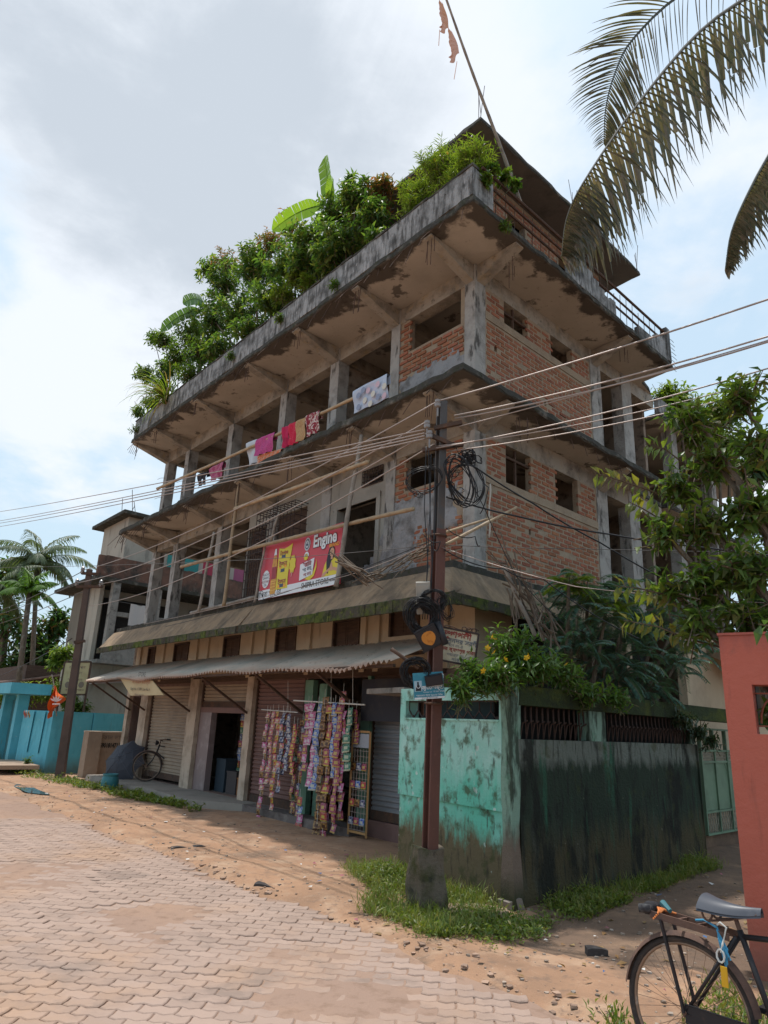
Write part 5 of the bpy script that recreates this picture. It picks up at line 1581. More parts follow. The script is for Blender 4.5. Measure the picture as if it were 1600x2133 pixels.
cloth('scarf', 'bright red dotted cloth beside the tan towel', ((603, 887), (620, 878), (622, 922), (603, 931)), .6, cmat('cloth_red_dots', (0.50, 0.02, 0.055), (0.6, 0.25, 0.25), 60, .62, .66), waves=2)
cloth('scarf', 'crimson cloth folded over the pole left of the dotted one', ((589, 893), (603, 887), (604, 929), (591, 936)), .6, cmat('cloth_crimson', (0.46, 0.02, 0.08), (0.32, 0.02, 0.06), 9), waves=2)
cloth('shawl', 'pink checked shawl hanging in the middle of the pole', ((536, 918), (574, 900), (572, 938), (534, 952)), .61, cmat('cloth_pink', (0.47, 0.07, 0.22), (0.33, 0.06, 0.17), 40), 'shawl', 3)
cloth('towel', 'white towel hanging left of the pink shawl', ((515, 925), (537, 915), (537, 962), (521, 972)), .7, cmat('cloth_white', (0.50, 0.53, 0.57)), 'towel', 1)
cloth('frock', 'orange frilled cloth hanging low under the pink shawl', ((540, 950), (588, 935), (586, 950), (536, 968)), .64, cmat('cloth_orange', (0.55, 0.13, 0.05), (0.5, 0.35, 0.25), 30), waves=5)
cloth('frock', 'faded pink frock near the left end of the pole', ((438, 978), (467, 962), (462, 992), (441, 1006)), .61, cmat('cloth_rose', (0.38, 0.12, 0.19), (0.30, 0.05, 0.12), 12), waves=2)
cloth('shirt', 'black shirt sleeve at the far left end of the pole', ((414, 990), (424, 985), (421, 1012), (415, 1018)), .61, cmat('cloth_black', (0.03, 0.025, 0.03)), waves=1)
cloth('shirt', 'black narrow cloth next to the faded pink frock', ((426, 986), (434, 982), (430, 1008), (424, 1012)), .61, MATS['cloth_black'], waves=1)

# ================================================================== left of the shops
m_turq = mat('turquoise_paint', (0.085, 0.37, 0.46), [((0.12, 0.44, 0.53), 1.5, 0.45, 0.7), ((0.055, 0.26, 0.33), (4, 4, 1.2), 0.55, 0.7, 0.7), ((0.16, 0.24, 0.23), (9, 9, 1.5), 0.62, 0.7, 0.6), ((0.30, 0.42, 0.45), 12, 0.66, 0.69, 0.6)], 0.7, (12, 0.15), zmask=[((0.10, 0.20, 0.20), 0.45, 0.1, 0.5)])
tw = thing('boundary_wall', 'turquoise painted boundary wall with a roofed doorway on the left side', 'wall', at_Z(60, 1606))
q0, q1, q2 = at_Z(28, 1602), at_Z(90, 1612), at_Z(116, 1616)
def wallseg(s, p, q, h, t, z0=-0.1):
    p, q = np.array([p[0], p[1], 0]), np.array([q[0], q[1], 0]); d = unit(q - p); n = np.array([-d[1], d[0], 0]) * t
    s.hexa([p + [0, 0, z0], q + [0, 0, z0], q + n + [0, 0, z0], p + n + [0, 0, z0], p + [0, 0, h], q + [0, 0, h], q + n + [0, 0, h], p + n + [0, 0, h]])
s = MB(); wallseg(s, q0, q1, 1.62, 0.2); s.build('wall_panel', m_turq, tw)
e3 = q1 + DR * 7.5
s = MB(); wallseg(s, q1 + DR * 0.003, q1 + DR * 1.1, 1.62, 0.2); s.build('wall_panel', m_turq, tw)
s = MB(); wallseg(s, q1 + DR * 1.13 - DL * 0.02, e3 - DL * 0.02, 1.62, 0.2); s.build('wall_panel', m_turq, tw)
# doorway with a flat hood
g0 = q0 + DL * 0.1; 
s = MB()
d1 = q0 + DL * 0.25; d2 = q0 + DL * 2.0
s.box(d1 + DL * 0.12 + np.array([0, 0, 1.0]), (0.3, 0.3, 2.1), DL); s.box(d2 + np.array([0, 0, 1.0]), (0.3, 0.3, 2.1), DL); s.build('gate_pier', m_turq, tw)
s = MB(); s.box((d1 + d2) / 2 + np.array([0, 0, 2.21]), (3.0, 1.1, 0.30), DL); s.build('gate_hood', m_turq, tw)
s = MB(); s.box((d1 + d2) / 2 + DR * 0.12 + np.array([0, 0, 0.95]), (1.55, 0.05, 1.9), DL); s.build('gate_leaf', mat('gate_dark_teal', (0.05, 0.15, 0.17), rough=0.6), tw)
s = MB(); wallseg(s, d2 + DL * 6, d2 + DL * 0.15, 1.62, 0.2); s.build('wall_panel', m_turq, tw)
s = MB()
for t in (0.35, 0.72): 
    p = q0 + (q1 - q0) * t - DR * 0.03; s.hexa([p + np.array(k) for k in ((0, 0, .5), (.05, -.06, .5), (.05, -.03, .5), (0, .03, .5), (0, 0, 1.6), (.09, -.10, 1.6), (.09, -.07, 1.6), (0, .03, 1.6))])
for k in range(1, 5): p = d2 + DL * (0.15 + 1.1 * k) - DR * 0.02; s.box(p + np.array([0, 0, 1.05]), (0.06, 0.08, 1.1), DL)
s.build('wall_rib', m_turq, tw, kind='stuff')
# lower unpainted wall with a hand written number
t0, t1 = at_Z(166, 1621), at_Z(166, 1621) + DR * 4.0
tn = thing('low_wall', 'low bare plaster wall with a hand painted number beside the shop platform', 'wall', t0)
m_tan = mat('bare_plaster', (0.34, 0.245, 0.175), [((0.25, 0.18, 0.13), (2, 2, 1), 0.45, 0.7), ((0.42, 0.32, 0.24), 5, 0.55, 0.75, 0.7)], 0.95, (20, 0.3))
s = MB(); wallseg(s, t0, t1, 1.12, 0.18); s.build('wall_panel', m_tan, tn)
s = MB(); s.box(t0 + DR * 0.18 - DL * 0.02 + np.array([0, 0, 0.55]), (0.36, 0.26, 1.2), DR); s.build('wall_pier', m_tan, tn)
s = MB(); wallseg(s, t0 - DL * 0.02, t1 - DL * 0.02, 1.16, 0.22, 1.121); s.build('coping', m_pillar, tn)
ta_ = AB(t0)[0]
wm = W(ta_ - 0.005, AB(at_R(224, 1545, ta_))[1], 0)
m_ink = mat('black_wall_paint', (0.03, 0.027, 0.025), rough=0.9); m_inkf = mat('faded_wall_paint', (0.19, 0.13, 0.10), rough=0.9)
text('(M)6901814711', wm + DR * 0.0 + np.array([0, 0, 0.80]), DR, (0, 0, 1), 0.16, m_ink, tn, bold=0.006, lift=0.006, sx=0.7)
text('\u09a6\u09cb\u0995\u09be\u09a8 \u09ad\u09be\u09dc\u09be', wm + DR * 0.05 + np.array([0, 0, 1.0]), DR, (0, 0, 1), 0.16, m_inkf, tn, lift=0.006)

# grey house behind
gY = 24.5
gc = at_D(198, 1300, gY); ga, gb = AB(gc)
gh = thing('grey_house', 'weathered grey three storey house with brick balcony beyond the shops', 'house', W(ga, gb, 0))
m_gh = mat('grey_house_plaster', (0.42, 0.375, 0.31), [((0.33, 0.295, 0.245), (1.2, 1.2, .6), 0.45, 0.7), ((0.12, 0.11, 0.10), (3, 3, .8), 0.56, 0.74, 0.8), ((0.36, 0.33, 0.28), 3, 0.55, 0.75, 0.6)], 0.95, (10, 0.3))
m_oldbrick = mat('blackened_brick', (0.17, 0.09, 0.065), [((0.05, 0.045, 0.04), 2.0, 0.42, 0.66), ((0.24, 0.19, 0.15), 5, 0.55, 0.75, 0.7)], 0.95, (25, 0.7))
zf1, zf2, zr = 3.35, 6.0, 8.75
up_b = gb + 0.75
fw = 3.0
s = MB(); s.wbox(ga, ga + fw, gb, gb + 9, -0.1, zf1); s.build('ground_storey_wall', m_gh, gh)
s = MB(); s.wbox(ga + 1.0, ga + fw, gb, gb + 9, zf1 + 0.003, zf2); s.build('first_storey_wall', m_gh, gh)
s = MB(); s.wbox(ga + 0.02, ga + fw - 0.02, gb, gb + 0.14, zf1 + 0.003, zf2); s.build('first_storey_wall', m_gh, gh)
s = MB(); s.wbox(ga + 0.35, ga + fw, up_b, gb + 9, zf2 + 0.15, zr); s.build('top_storey_wall', m_gh, gh)
s = MB(); s.wbox(ga - 0.05, ga + fw + 0.5, up_b - 0.35, gb + 9.2, zr + 0.003, zr + 0.13); s.build('roof', m_mould, gh)
s = MB(); s.wbox(ga - 0.9, ga + fw + 0.75, gb - 0.55, gb + 9, zf2 + 0.003, zf2 + 0.13); s.build('floor_slab', m_mould, gh)
s = MB(); s.wbox(ga - 0.9, ga + fw + 0.2, gb - 0.05, gb + 9, zf1 - 0.12, zf1); s.build('floor_slab', m_conc, gh)
s = MB()
for i in range(36):
    b0 = gb - 0.5 + 9.4 * i / 36
    s.wbox(ga - 0.88, ga - 0.74, b0, b0 + 9.4 / 36 - 0.004, zf2 + 0.134, zf2 + 0.85 + 0.03 * random.random())
s.build('balcony_parapet', m_oldbrick, gh)
s = MB(); s.wbox(ga - 0.85, ga - 0.74, gb + 0.1, gb + 9, zf1 + 0.003, zf1 + 0.5); s.build('balcony_parapet', m_conc, gh)
for k, b0 in enumerate((gb + 0.15, gb + 1.7, gb + 4.6, gb + 7.0)): MB().wbox(ga - 0.86, ga - 0.6, b0, b0 + 0.26, zf1 + 0.005, zf2).build('balcony_column', m_conc, gh)
s = MB(); s.wbox(ga - 0.84, ga - 0.62, gb + 0.42, gb + 1.69, 4.85, 5.0); s.wbox(ga - 0.84, ga - 0.62, gb + 1.97, gb + 4.59, 4.85, 5.0); s.build('cross_beam', m_conc, gh)
s = MB(); s.wbox(ga + 0.97, ga + 1.0, gb + 0.5, gb + 3.2, zf1 + 0.1, 5.7); s.wbox(ga + 0.95, ga + 1.0, gb + 4, gb + 6, zf1 + 0.1, 5.7); s.build('dark_doorway', m_dark, gh)
s = MB(); s.wbox(ga + 0.31, ga + 0.348, up_b + 1.75, up_b + 3.1, zf2 + 0.5, zr - 0.55); s.build('window_shutter', mat('teal_shutter', (0.045, 0.26, 0.24), rough=0.7), gh)
s = MB(); s.wbox(ga + 0.31, ga + 0.348, up_b + 6.2, up_b + 7.4, zf2 + 0.5, zr - 0.55); s.build('window_shutter', MATS['teal_shutter'], gh)
s = MB()
for k in range(16):
    p = W(ga + random.uniform(0, 2), up_b + random.choice((0.2, 2.6, 3.6, 4.6, 5.0)) + random.uniform(-0.1, 0.3), zr + 0.1); s.tube([p, p + np.array([random.uniform(-.2, .25), 0, random.uniform(0.5, 1.1)])], 0.012, 4)
s.build('rebar_stubs', m_steel, gh, kind='stuff')
s = MB(); s.tube([W(ga - 0.86, gb + 0.4, 5.35), W(ga - 0.86, gb + 2.0, 5.3)], 0.01, 4); tag(s.build('clothes_line', m_cable, None), 'clothes line strung across the grey house balcony', 'clothes line')
s = MB()
s.grid(lambda u, v: W(ga - 0.87 - 0.02 * math.sin(u * 8), gb + 0.85 + 0.55 * u, 5.33 - 0.75 * v), 8, 6)
tag(s.build('white_cloth', mat('cloth_offwhite', (0.5, 0.47, 0.45), rough=0.9), None), 'white cloth drying on the grey house balcony', 'cloth')
# red and pink washing seen through the open bay
for k, (b0, c, l_) in enumerate(((3.6, (0.35, 0.05, 0.08), 'red cloth hanging on the grey house far balcony'), (5.0, (0.30, 0.09, 0.16), 'rose cloth hanging right of the red one on the far balcony'))):
    s = MB(); s.grid(lambda u, v: W(ga - 0.6 - 0.03 * math.sin(u * 9), gb + b0 + 0.9 * u, 7.6 - 0.9 * v), 6, 5); tag(s.build('hanging_cloth', mat('far_cloth' + 'ab'[k], c, rough=0.9), None), l_, 'cloth')

# notice board on the grey house side
nb0 = [at_D(131, 1382, 22.5), at_D(179, 1385, 22.5), at_D(171, 1447, 22.5), at_D(124, 1447, 22.5)]
nbd = thing('notice_board', 'faded yellow notice board with dark frame behind the left pole', 'notice board', nb0[3])
u = unit(nb0[2] - nb0[3]); v = np.array([0, 0, 1.0]); nW, nH = 0.82, 1.0
c = nb0[3] + u * nW / 2 + v * nH / 2
s = MB(); s.box(c, (nW, 0.03, nH), u); s.build('panel', mat('notice_yellow', (0.45, 0.37, 0.20), [((0.36, 0.28, 0.15), 3, 0.45, 0.7)], 0.7), nbd)
s = MB()
for p, q in ((c - u * nW / 2 - v * nH / 2, c + u * nW / 2 - v * nH / 2), (c - u * nW / 2 + v * nH / 2, c + u * nW / 2 + v * nH / 2), (c - u * nW / 2 - v * 2.4, c - u * nW / 2 + v * nH / 2), (c + u * nW / 2 - v * 2.4, c + u * nW / 2 + v * nH / 2)): s.bar(p, q, 0.05)
s.build('frame', m_steel, nbd)
nn = np.cross(u, v)
for y, t, sz in ((0.33, '\u09ac\u09bf\u099c\u09cd\u099e\u09aa\u09a8', 0.13), (0.15, '\u0997\u09a3 \u09b8\u09ad\u09be', 0.12), (-0.05, '\u09b8\u09ae\u09df \u09b8\u0995\u09be\u09b2', 0.10), (-0.36, '\u09b8\u0995\u09b2\u0995\u09c7 \u09a8\u09ae\u09b8\u0995\u09be\u09b0', 0.09)): text(t, c + v * y, u, v, sz, m_inkf, nbd, lift=0.02)
for x in (-0.2, 0.22):
    s = MB(); s.add([c + u * (x + 0.09 * math.cos(t)) + v * (-0.2 + 0.1 * math.sin(t)) + nn * 0.02 for t in np.linspace(0, 6.28, 11)[:-1]], [tuple(range(10))]); s.build('portrait_print', mat('print_brown', (0.2, 0.15, 0.11), rough=.8), nbd)

# shop board hanging under the awning
hb = [at_L(250, 1412, 0.42), at_L(318, 1418, 0.42), at_L(341, 1448, 0.42), at_L(272, 1449, 0.42)]
sgn = thing('shop_board', 'cream printed shop board hung askew under the left awning end', 'shop board', hb[3])
s = MB(); s.add([*hb], [(0, 1, 2, 3)]); s.add([p + DR * 0.02 for p in hb], [(3, 2, 1, 0)]); s.f += [(0, 4, 5, 1), (1, 5, 6, 2), (2, 6, 7, 3), (3, 7, 4, 0)]; s.m += [0] * 4
s.build('panel', mat('board_cream', (0.47, 0.37, 0.20), [((0.40, 0.29, 0.15), 2, 0.45, 0.7)], 0.6), sgn, recalc=True)
uu = unit((hb[1] - hb[0]) + (hb[2] - hb[3])); vv__ = unit(np.cross(np.cross(uu, (hb[0] - hb[3])), uu)); hc = (hb[0] + hb[1] + hb[2] + hb[3]) / 4
for y, t, sz, mm in ((0.30, 'STORE', 0.14, m_ink), (0.13, '\u09ae\u09cb\u09ac\u09be\u0987\u09b2 \u09b0\u09bf\u099a\u09be\u09b0\u09cd\u099c', 0.14, mat('board_red', (0.33, 0.09, 0.05), rough=.7)), (-0.05, 'Regd. No. 1/15893  Lane No. 4', 0.085, m_ink), (-0.2, '\u0989\u09a4\u09cd\u09a4\u09b0 \u0995\u09c3\u09b7\u09cd\u09a3\u09aa\u09c1\u09b0', 0.08, m_inkf)): text(t, hc + vv__ * y * 0.9, uu, vv__, sz, mm, sgn, lift=0.015)

# small green house and tin shed between the wall and the shops
sh_ = thing('tin_shed', 'low tin roofed shed with pale green wall behind the turquoise wall', 'shed', at_D(235, 1490, 26) * [1, 1, 0])
p = at_D(225, 1500, 26); pa, pb_ = AB(p)
s = MB(); s.wbox(pa - 0.2, pa + 2.0, pb_, pb_ + 4, -0.1, 2.35); s.build('wall', mat('pale_green_wash', (0.19, 0.33, 0.25), [((0.14, 0.24, 0.19), 2, 0.45, 0.7)], 0.9), sh_)
s = MB(); s.wbox(pa - 0.22, pa - 0.198, pb_ + 0.5, pb_ + 1.5, 1.0, 2.2); s.build('window', m_wood, sh_)
s = MB(); s.hexa([W(pa - 1.3, pb_ - 1.2, 2.55), W(pa + 1.5, pb_ - 1.2, 2.5), W(pa + 2.2, pb_ + 4, 3.1), W(pa - 1.0, pb_ + 4, 3.15), W(pa - 1.3, pb_ - 1.2, 2.6), W(pa + 1.5, pb_ - 1.2, 2.55), W(pa + 2.2, pb_ + 4, 3.15), W(pa - 1.0, pb_ + 4, 3.2)]); s.build('roof', mat('shed_tin', (0.33, 0.28, 0.25), [((0.30, 0.16, 0.12), 1.5, 0.5, 0.68)], 0.7), sh_)
# dark roofs far left
for k, (px, py, l_) in enumerate(((30, 1404, 'rusty tin roofed hut among the palms at the left edge'),)):
    p = at_D(px, py, 34); pa, pb_ = AB(p)
    hut = thing('hut', l_, 'hut', [p[0], p[1], 0])
    s = MB(); s.wbox(pa - 2, pa + 4, pb_, pb_ + 4, -0.1, 3.6); s.build('wall', m_wood, hut)
    s = MB(); s.hexa([W(pa - 3.2, pb_ - 0.8, p[2] - 0.5), W(pa + 6, pb_ - 0.8, p[2] - 0.5), W(pa + 6, pb_ + 5, p[2] + 0.7), W(pa - 3.2, pb_ + 5, p[2] + 0.7), W(pa - 3.2, pb_ - 0.8, p[2] - 0.43), W(pa + 6, pb_ - 0.8, p[2] - 0.43), W(pa + 6, pb_ + 5, p[2] + 0.77), W(pa - 3.2, pb_ + 5, p[2] + 0.77)]); s.build('roof', mat('hut_tin', (0.22, 0.15, 0.12), [((0.14, 0.09, 0.07), 1.5, 0.45, 0.7)], 0.8), hut)

# orange party flag on a stick tied at the wall
fp = at_D(111, 1462, 19.9)
fl = thing('party_flag', 'orange flag with a white flower emblem on a stick by the left pole', 'flag', at_D(118, 1490, 19.9))
s = MB(); s.tube([at_D(118, 1492, 19.9), at_D(112, 1425, 19.9), at_D(108, 1405, 19.9)], 0.015, 5); s.build('stick', m_bamboo_g, fl)
A_, B_, C_, D_ = at_D(114, 1428, 19.85), at_D(136, 1458, 19.7), at_D(113, 1478, 19.7), at_D(100, 1476, 19.9)
E_ = at_D(105, 1495, 19.75)
s = MB()
def ff(u, v):
    x0 = 113 - 14 * v + 3 * math.sin(v * 9); x1 = 115 + 24 * math.exp(-((v - 0.5) / 0.24) ** 2) - 9 * v + 2 * math.sin(v * 13)
    y0 = 1428 + 68 * v; y1 = 1428 + 40 * v + 26 * v * v
    return at_D(x0 * (1 - u) + x1 * u, y0 * (1 - u) + y1 * u, 19.8) - FWD * (0.13 * math.sin(u * 8 + v * 4) + 0.05 * math.sin(v * 11 - u * 3)) * min(1, v * 3)
s.grid(ff, 22, 18); s.build('flag_cloth', mat('flag_orange', (0.72, 0.13, 0.02), [((0.6, 0.09, 0.015), 4, 0.5, 0.6)], 0.8), fl, smooth=True)
fc = at_D(117, 1462, 19.5)
s = MB()
for k in range(5):
    t = R(30 + 30 * k); s.add([fc, fc + RIGHT * 0.11 * math.cos(t - .22) + UP * 0.11 * math.sin(t - .22), fc + RIGHT * 0.19 * math.cos(t) + UP * 0.19 * math.sin(t), fc + RIGHT * 0.11 * math.cos(t + .22) + UP * 0.11 * math.sin(t + .22)], [(0, 1, 2, 3)])
s.box(fc - UP * 0.06, (0.2, 0.01, 0.03), RIGHT, FWD, UP); s.build('flower_emblem', mat('flag_white', (0.65, 0.55, 0.55), rough=.8), fl, kind='stuff')
for k, (x, c) in enumerate(((52, (0.30, 0.08, 0.06)), (56, (0.5, 0.45, 0.4)), (61, (0.33, 0.22, 0.10)))):
    s = MB(); p = at_D(x, 1479, 20.4); s.grid(lambda u, v: p + DL * -0.12 * u + np.array([0, 0, -0.22 * v]) - DR * 0.03 * math.sin(v * 5 + u), 3, 4)
    tag(s.build('rag', mat('rag%s' % 'abc'[k], c, rough=.9), None), ('dark red', 'pale', 'brown')[k] + ' rag draped on the turquoise wall top', 'rag')

# slab bridge over the drain at the wall door
s = MB(); c = at_Z(15, 1592, 0.2); s.box(c, (2.4, 1.0, 0.1), DL); tag(s.build('drain_slab', m_tan, None), 'concrete slab bridging the drain before the turquoise doorway', 'slab')

# blue drum
dp = at_Z(226, 1648)
dr = thing('plastic_drum', 'small turquoise plastic drum standing at the platform edge', 'drum', dp)
s = MB(); s.lathe(dp, [(0.14, 0.0), (0.165, 0.03), (0.185, 0.12), (0.185, 0.2), (0.165, 0.29), (0.15, 0.31), (0.16, 0.32), (0.16, 0.34), (0.14, 0.345), (0.13, 0.335)], 22); s.build('body', mat('drum_teal', (0.03, 0.15, 0.17), [((0.07, 0.2, 0.22), 6, 0.5, 0.7)], 0.45), dr, smooth=True)
s = MB(); s.tube([dp + np.array([0.156 * math.cos(t), 0.156 * math.sin(t), 0.345]) for t in np.linspace(0, 6.283, 23)[:-1]], 0.012, 6, closed=True); s.build('rim', MATS['drum_teal'], dr)

# open umbrella on the platform
ub = at_Z(262, 1622, 0.15)
um = thing('umbrella', 'open black umbrella resting on its edge on the shop platform', 'umbrella', ub)
hubp = ub - RIGHT * 0.17 + np.array([0, -0.1, 0.47]); ax = unit(-FWD * 0.66 + UP * 0.62 - RIGHT * 0.22)
ex = unit(np.cross(ax, [0, 0, 1.0])); ey = np.cross(ax, ex)
s = MB(); NR = 8; k = len(s.v)
tipc = hubp + ax * 0.02
rings = [0.0, 0.15, 0.32, 0.46, 0.55]
n = NR * 4
for ri, r_ in enumerate(rings[1:]):
    for j in range(n):
        t = 2 * math.pi * j / n; ph = (j % 4) / 4; dipf = 0.10 * (r_ / 0.55) ** 2 * math.sin(math.pi * ph)
        depth = 0.27 * (1 - math.cos(r_ / 0.55 * 1.25)) / (1 - math.cos(1.25)) * 0.95
        rr = r_ - dipf * 0.9
        s.v.append(tuple(tipc - ax * (depth + dipf * -0.4) + (ex * math.cos(t) + ey * math.sin(t)) * rr))
s.v.append(tuple(tipc)); ti = len(s.v) - 1
for j in range(n): s.f.append((ti, j, (j + 1) % n)); s.m.append(0)
for ri in range(3):
    for j in range(n): s.f.append((ri * n + j, (ri + 1) * n + j, (ri + 1) * n + (j + 1) % n, ri * n + (j + 1) % n)); s.m.append(0)
s.build('canopy', mat('umbrella_cloth', (0.045, 0.047, 0.06), rough=0.6), um, recalc=True)
s = MB(); s.tube([tipc + ax * 0.07, tipc - ax * 0.6], 0.006, 6); s.tube([tipc - ax * 0.6, tipc - ax * 0.66 + ey * 0.03, tipc - ax * 0.62 + ey * 0.06], 0.012, 6); s.build('shaft', m_black, um)
s = MB()
for j in range(NR):
    t = 2 * math.pi * j / NR; d = ex * math.cos(t) + ey * math.sin(t)
    s.tube([tipc - ax * 0.012, tipc + d * 0.3 - ax * 0.085, tipc + d * 0.55 - ax * 0.30], 0.003, 4)
s.build('ribs', m_iron, um, kind='stuff')
s = MB()
for j in range(NR):
    t = 2 * math.pi * j / NR; d = ex * math.cos(t) + ey * math.sin(t)
    s.tube([tipc - ax * (0.27 * (1 - math.cos(r_ / 0.55 * 1.25)) / (1 - math.cos(1.25)) * 0.95 - 0.004) + d * r_ for r_ in (0.01, .15, .32, .46, .55)], 0.005, 4)
s.build('seams', mat('umbrella_seam', (0.09, 0.095, 0.115), rough=.6), um, kind='stuff')
# puddle
s = MB(); c = at_Z(60, 1646, 0.004)
pts = []
for t in np.linspace(0, 6.283, 26)[:-1]: pts.append(c + DL * (1.1 * math.cos(t) * (1 + .2 * math.sin(3 * t))) + DR * (0.22 * math.sin(t) * (1 + .3 * math.sin(2 * t + 1))))
s.add([(p[0], p[1], 0.022) for p in pts], [tuple(range(25))])
pud = s.build('puddle', mat('puddle_water', (0.10, 0.085, 0.07), rough=0.04, spec=0.6), None, kind='structure', recalc=True)

# ================================================================== right: the green corner wall and the lane
yG = R(-33.0); DG = np.array([math.sin(yG), math.cos(yG), 0])
HW = 2.05
GL = 1.62
m_green = mat('green_limewash', (0.13, 0.49, 0.37), [((0.22, 0.52, 0.43), (2.2, 2.2, 1.6), 0.45, 0.6, 0.8), ((0.20, 0.22, 0.17), 3.4, 0.675, 0.69, 0.9), ((0.5, 0.6, 0.55), 7, 0.655, 0.67, 0.8), ((0.12, 0.17, 0.12), (10, 10, 2), 0.64, 0.74, 0.4)], 0.92, (16, 0.4),
    zfirst=[((0.36, 0.60, 0.53), 1.0, 1.35, 0.9)], zmask=[((0.135, 0.105, 0.06), 0.70, 0.48, 0.9)], post=[((0.06, 0.065, 0.025), 6, 0.52, 0.64, 0.8), ((0.05, 0.04, 0.03), (14, 14, 4), 0.57, 0.66, 0.7), ((0.45, 0.52, 0.47), 6.5, 0.665, 0.675, 0.75)])
m_pier = mat('green_mouldy', (0.21, 0.33, 0.26), [((0.035, 0.05, 0.035), (7, 7, 1.6), 0.47, 0.56, 0.95), ((0.24, 0.36, 0.29), (7, 7, 1.5), 0.54, 0.68, 0.8), ((0.05, 0.18, 0.10), 3, 0.58, 0.68, 0.7)], 0.95, (25, 0.6), zmask=[((0.17, 0.125, 0.095), 0.75, 0.55, 0.5), ((0.05, 0.05, 0.025), 0.35, 0.1, 0.4)])
m_mossw = mat('black_moss_wall', (0.026, 0.042, 0.028), [((0.055, 0.062, 0.05), (5, 5, 1.0), 0.55, 0.68, 0.8), ((0.012, 0.014, 0.011), (3, 3, 1.1), 0.52, 0.62, 0.9), ((0.035, 0.125, 0.075), (4.5, 4.5, 0.8), 0.58, 0.68, 0.85), ((0.02, 0.022, 0.018), (16, 16, 1.6), 0.55, 0.64, 0.75), ((0.20, 0.19, 0.14), 16, 0.69, 0.71, 0.6), ((0.05, 0.06, 0.02), 3, 0.58, 0.66, 0.6)], 1.0, (30, 0.9), zfirst=[((0.15, 0.17, 0.145), 1.22, 1.34, 0.5), ((0.075, 0.062, 0.032), 0.75, 0.4, 0.7)])
m_streak = mat('streaked_grey_wash', (0.155, 0.155, 0.145), [((0.05, 0.055, 0.05), (14, 14, 1.3), 0.45, 0.62, 0.9), ((0.25, 0.27, 0.25), (18, 18, 1.8), 0.56, 0.72, 0.7)], 0.95, (25, 0.5), zmask=[((0.02, 0.028, 0.02), 1.36, 1.28, 0.35)])
gw = thing('corner_wall', 'peeling turquoise green corner wall with mossy black lane side and rusty grilles', 'wall', W(0, 0, 0))
P0 = W(0.0, 0.0); GP = lambda t, z, o=0.0: P0 + DG * t + np.array([0, 0, z]) + np.array([DG[1], -DG[0], 0]) * o
def gbox(s, t0, t1, z0, z1, o0, o1): s.hexa([GP(t0, z0, o0), GP(t1, z0, o0), GP(t1, z0, o1), GP(t0, z0, o1), GP(t0, z1, o0), GP(t1, z1, o0), GP(t1, z1, o1), GP(t0, z1, o1)]); return s
gz = lambda x, y: at_plane(x, y, P0, np.array([-DG[1], DG[0], 0]))
zo1, zo0 = gz(940, 1459)[2], gz(940, 1497)[2]
tl = float((gz(834, 1560) - P0) @ DG)
tg0 = 0.14; tg1 = tl - 0.11
# street face: lower coat and the thicker upper coat with its ledge
tri_ = MB()
def face(name, t0, t1, z0, z1, o, m, nu=24, nv=18, amp=0.006):
    s = MB()
    s.grid(lambda u, v: GP(t1 + (t0 - t1) * u, z0 + (z1 - z0) * v, o - amp * (math.sin(u * 17 + v * 9) * math.sin(v * 23 - u * 5))), nu, nv)
    return s.build(name, m, gw, smooth=True)
s = MB(); gbox(s, 0.14, tl, -0.2, 0.84, 0.012, 0.2); s.build('wall_base', m_green, gw)
s = MB()
for u0, u1, v0, v1 in cells(0.14, tl, 0.841, HW - 0.01, [(tg0 + 0.03, tg1, zo0, zo1)]): gbox(s, u0, u1, v0, v1, -0.016, 0.18)
s.build('wall_upper', m_green, gw)
s = MB(); gbox(s, tg0 + 0.03, tg1, zo0 - 0.02, zo0 + 0.0, -0.03, 0.1); s.build('sill', m_green, gw)
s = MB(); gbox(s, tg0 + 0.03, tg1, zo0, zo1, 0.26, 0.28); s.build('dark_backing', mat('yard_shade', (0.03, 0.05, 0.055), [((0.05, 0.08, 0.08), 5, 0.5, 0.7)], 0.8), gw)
# zig-zag grille
s = MB(); nz_ = 9
zc_ = zo0 + (zo1 - zo0) * 0.45
for i in range(nz_ + 1):
    t = tg0 + 0.03 + (tg1 - tg0 - 0.03) * i / nz_
    s.bar(GP(t, zc_ if i % 2 else zc_, 0.04), GP(t, zo1, 0.04), 0.012)
    if i < nz_:
        t2 = tg0 + 0.03 + (tg1 - tg0 - 0.03) * (i + 0.5) / nz_; t3 = tg0 + 0.03 + (tg1 - tg0 - 0.03) * (i + 1) / nz_
        s.bar(GP(t, zc_, 0.04), GP(t2, zo0, 0.04), 0.012); s.bar(GP(t2, zo0, 0.04), GP(t3, zc_, 0.04), 0.012); s.bar(GP(t2, zc_ * 0.4 + zo0 * 0.6, 0.04), GP(t2, zo0, 0.04), 0.012)
s.bar(GP(tg0, zo1 - 0.01, 0.04), GP(tg1, zo1 - 0.01, 0.04), 0.014)
s.build('window_grille', m_iron, gw)
# corner pier
s = MB()
zs = np.linspace(-0.2, HW + 0.03, 16)
for i in range(15):
    def cr_(z): 
        k = 0.012 * math.sin(z * 7) + (0.05 * (0.5 - z) if z < 0.5 else 0)
        return [P0 - DG * (0.0 + k) - DR * (0.02 + k * .5), P0 + DG * 0.142 - DR * 0.02 - DR * k, P0 + DG * 0.142 + DR * 0.12, P0 - DG * (0.012 + k) + DR * 0.10]
    a_, b_ = cr_(zs[i]), cr_(zs[i + 1])
    s.hexa([p + np.array([0, 0, zs[i]]) for p in a_] + [p + np.array([0, 0, zs[i + 1]]) for p in b_])
s.build('corner_pier', m_pier, gw)
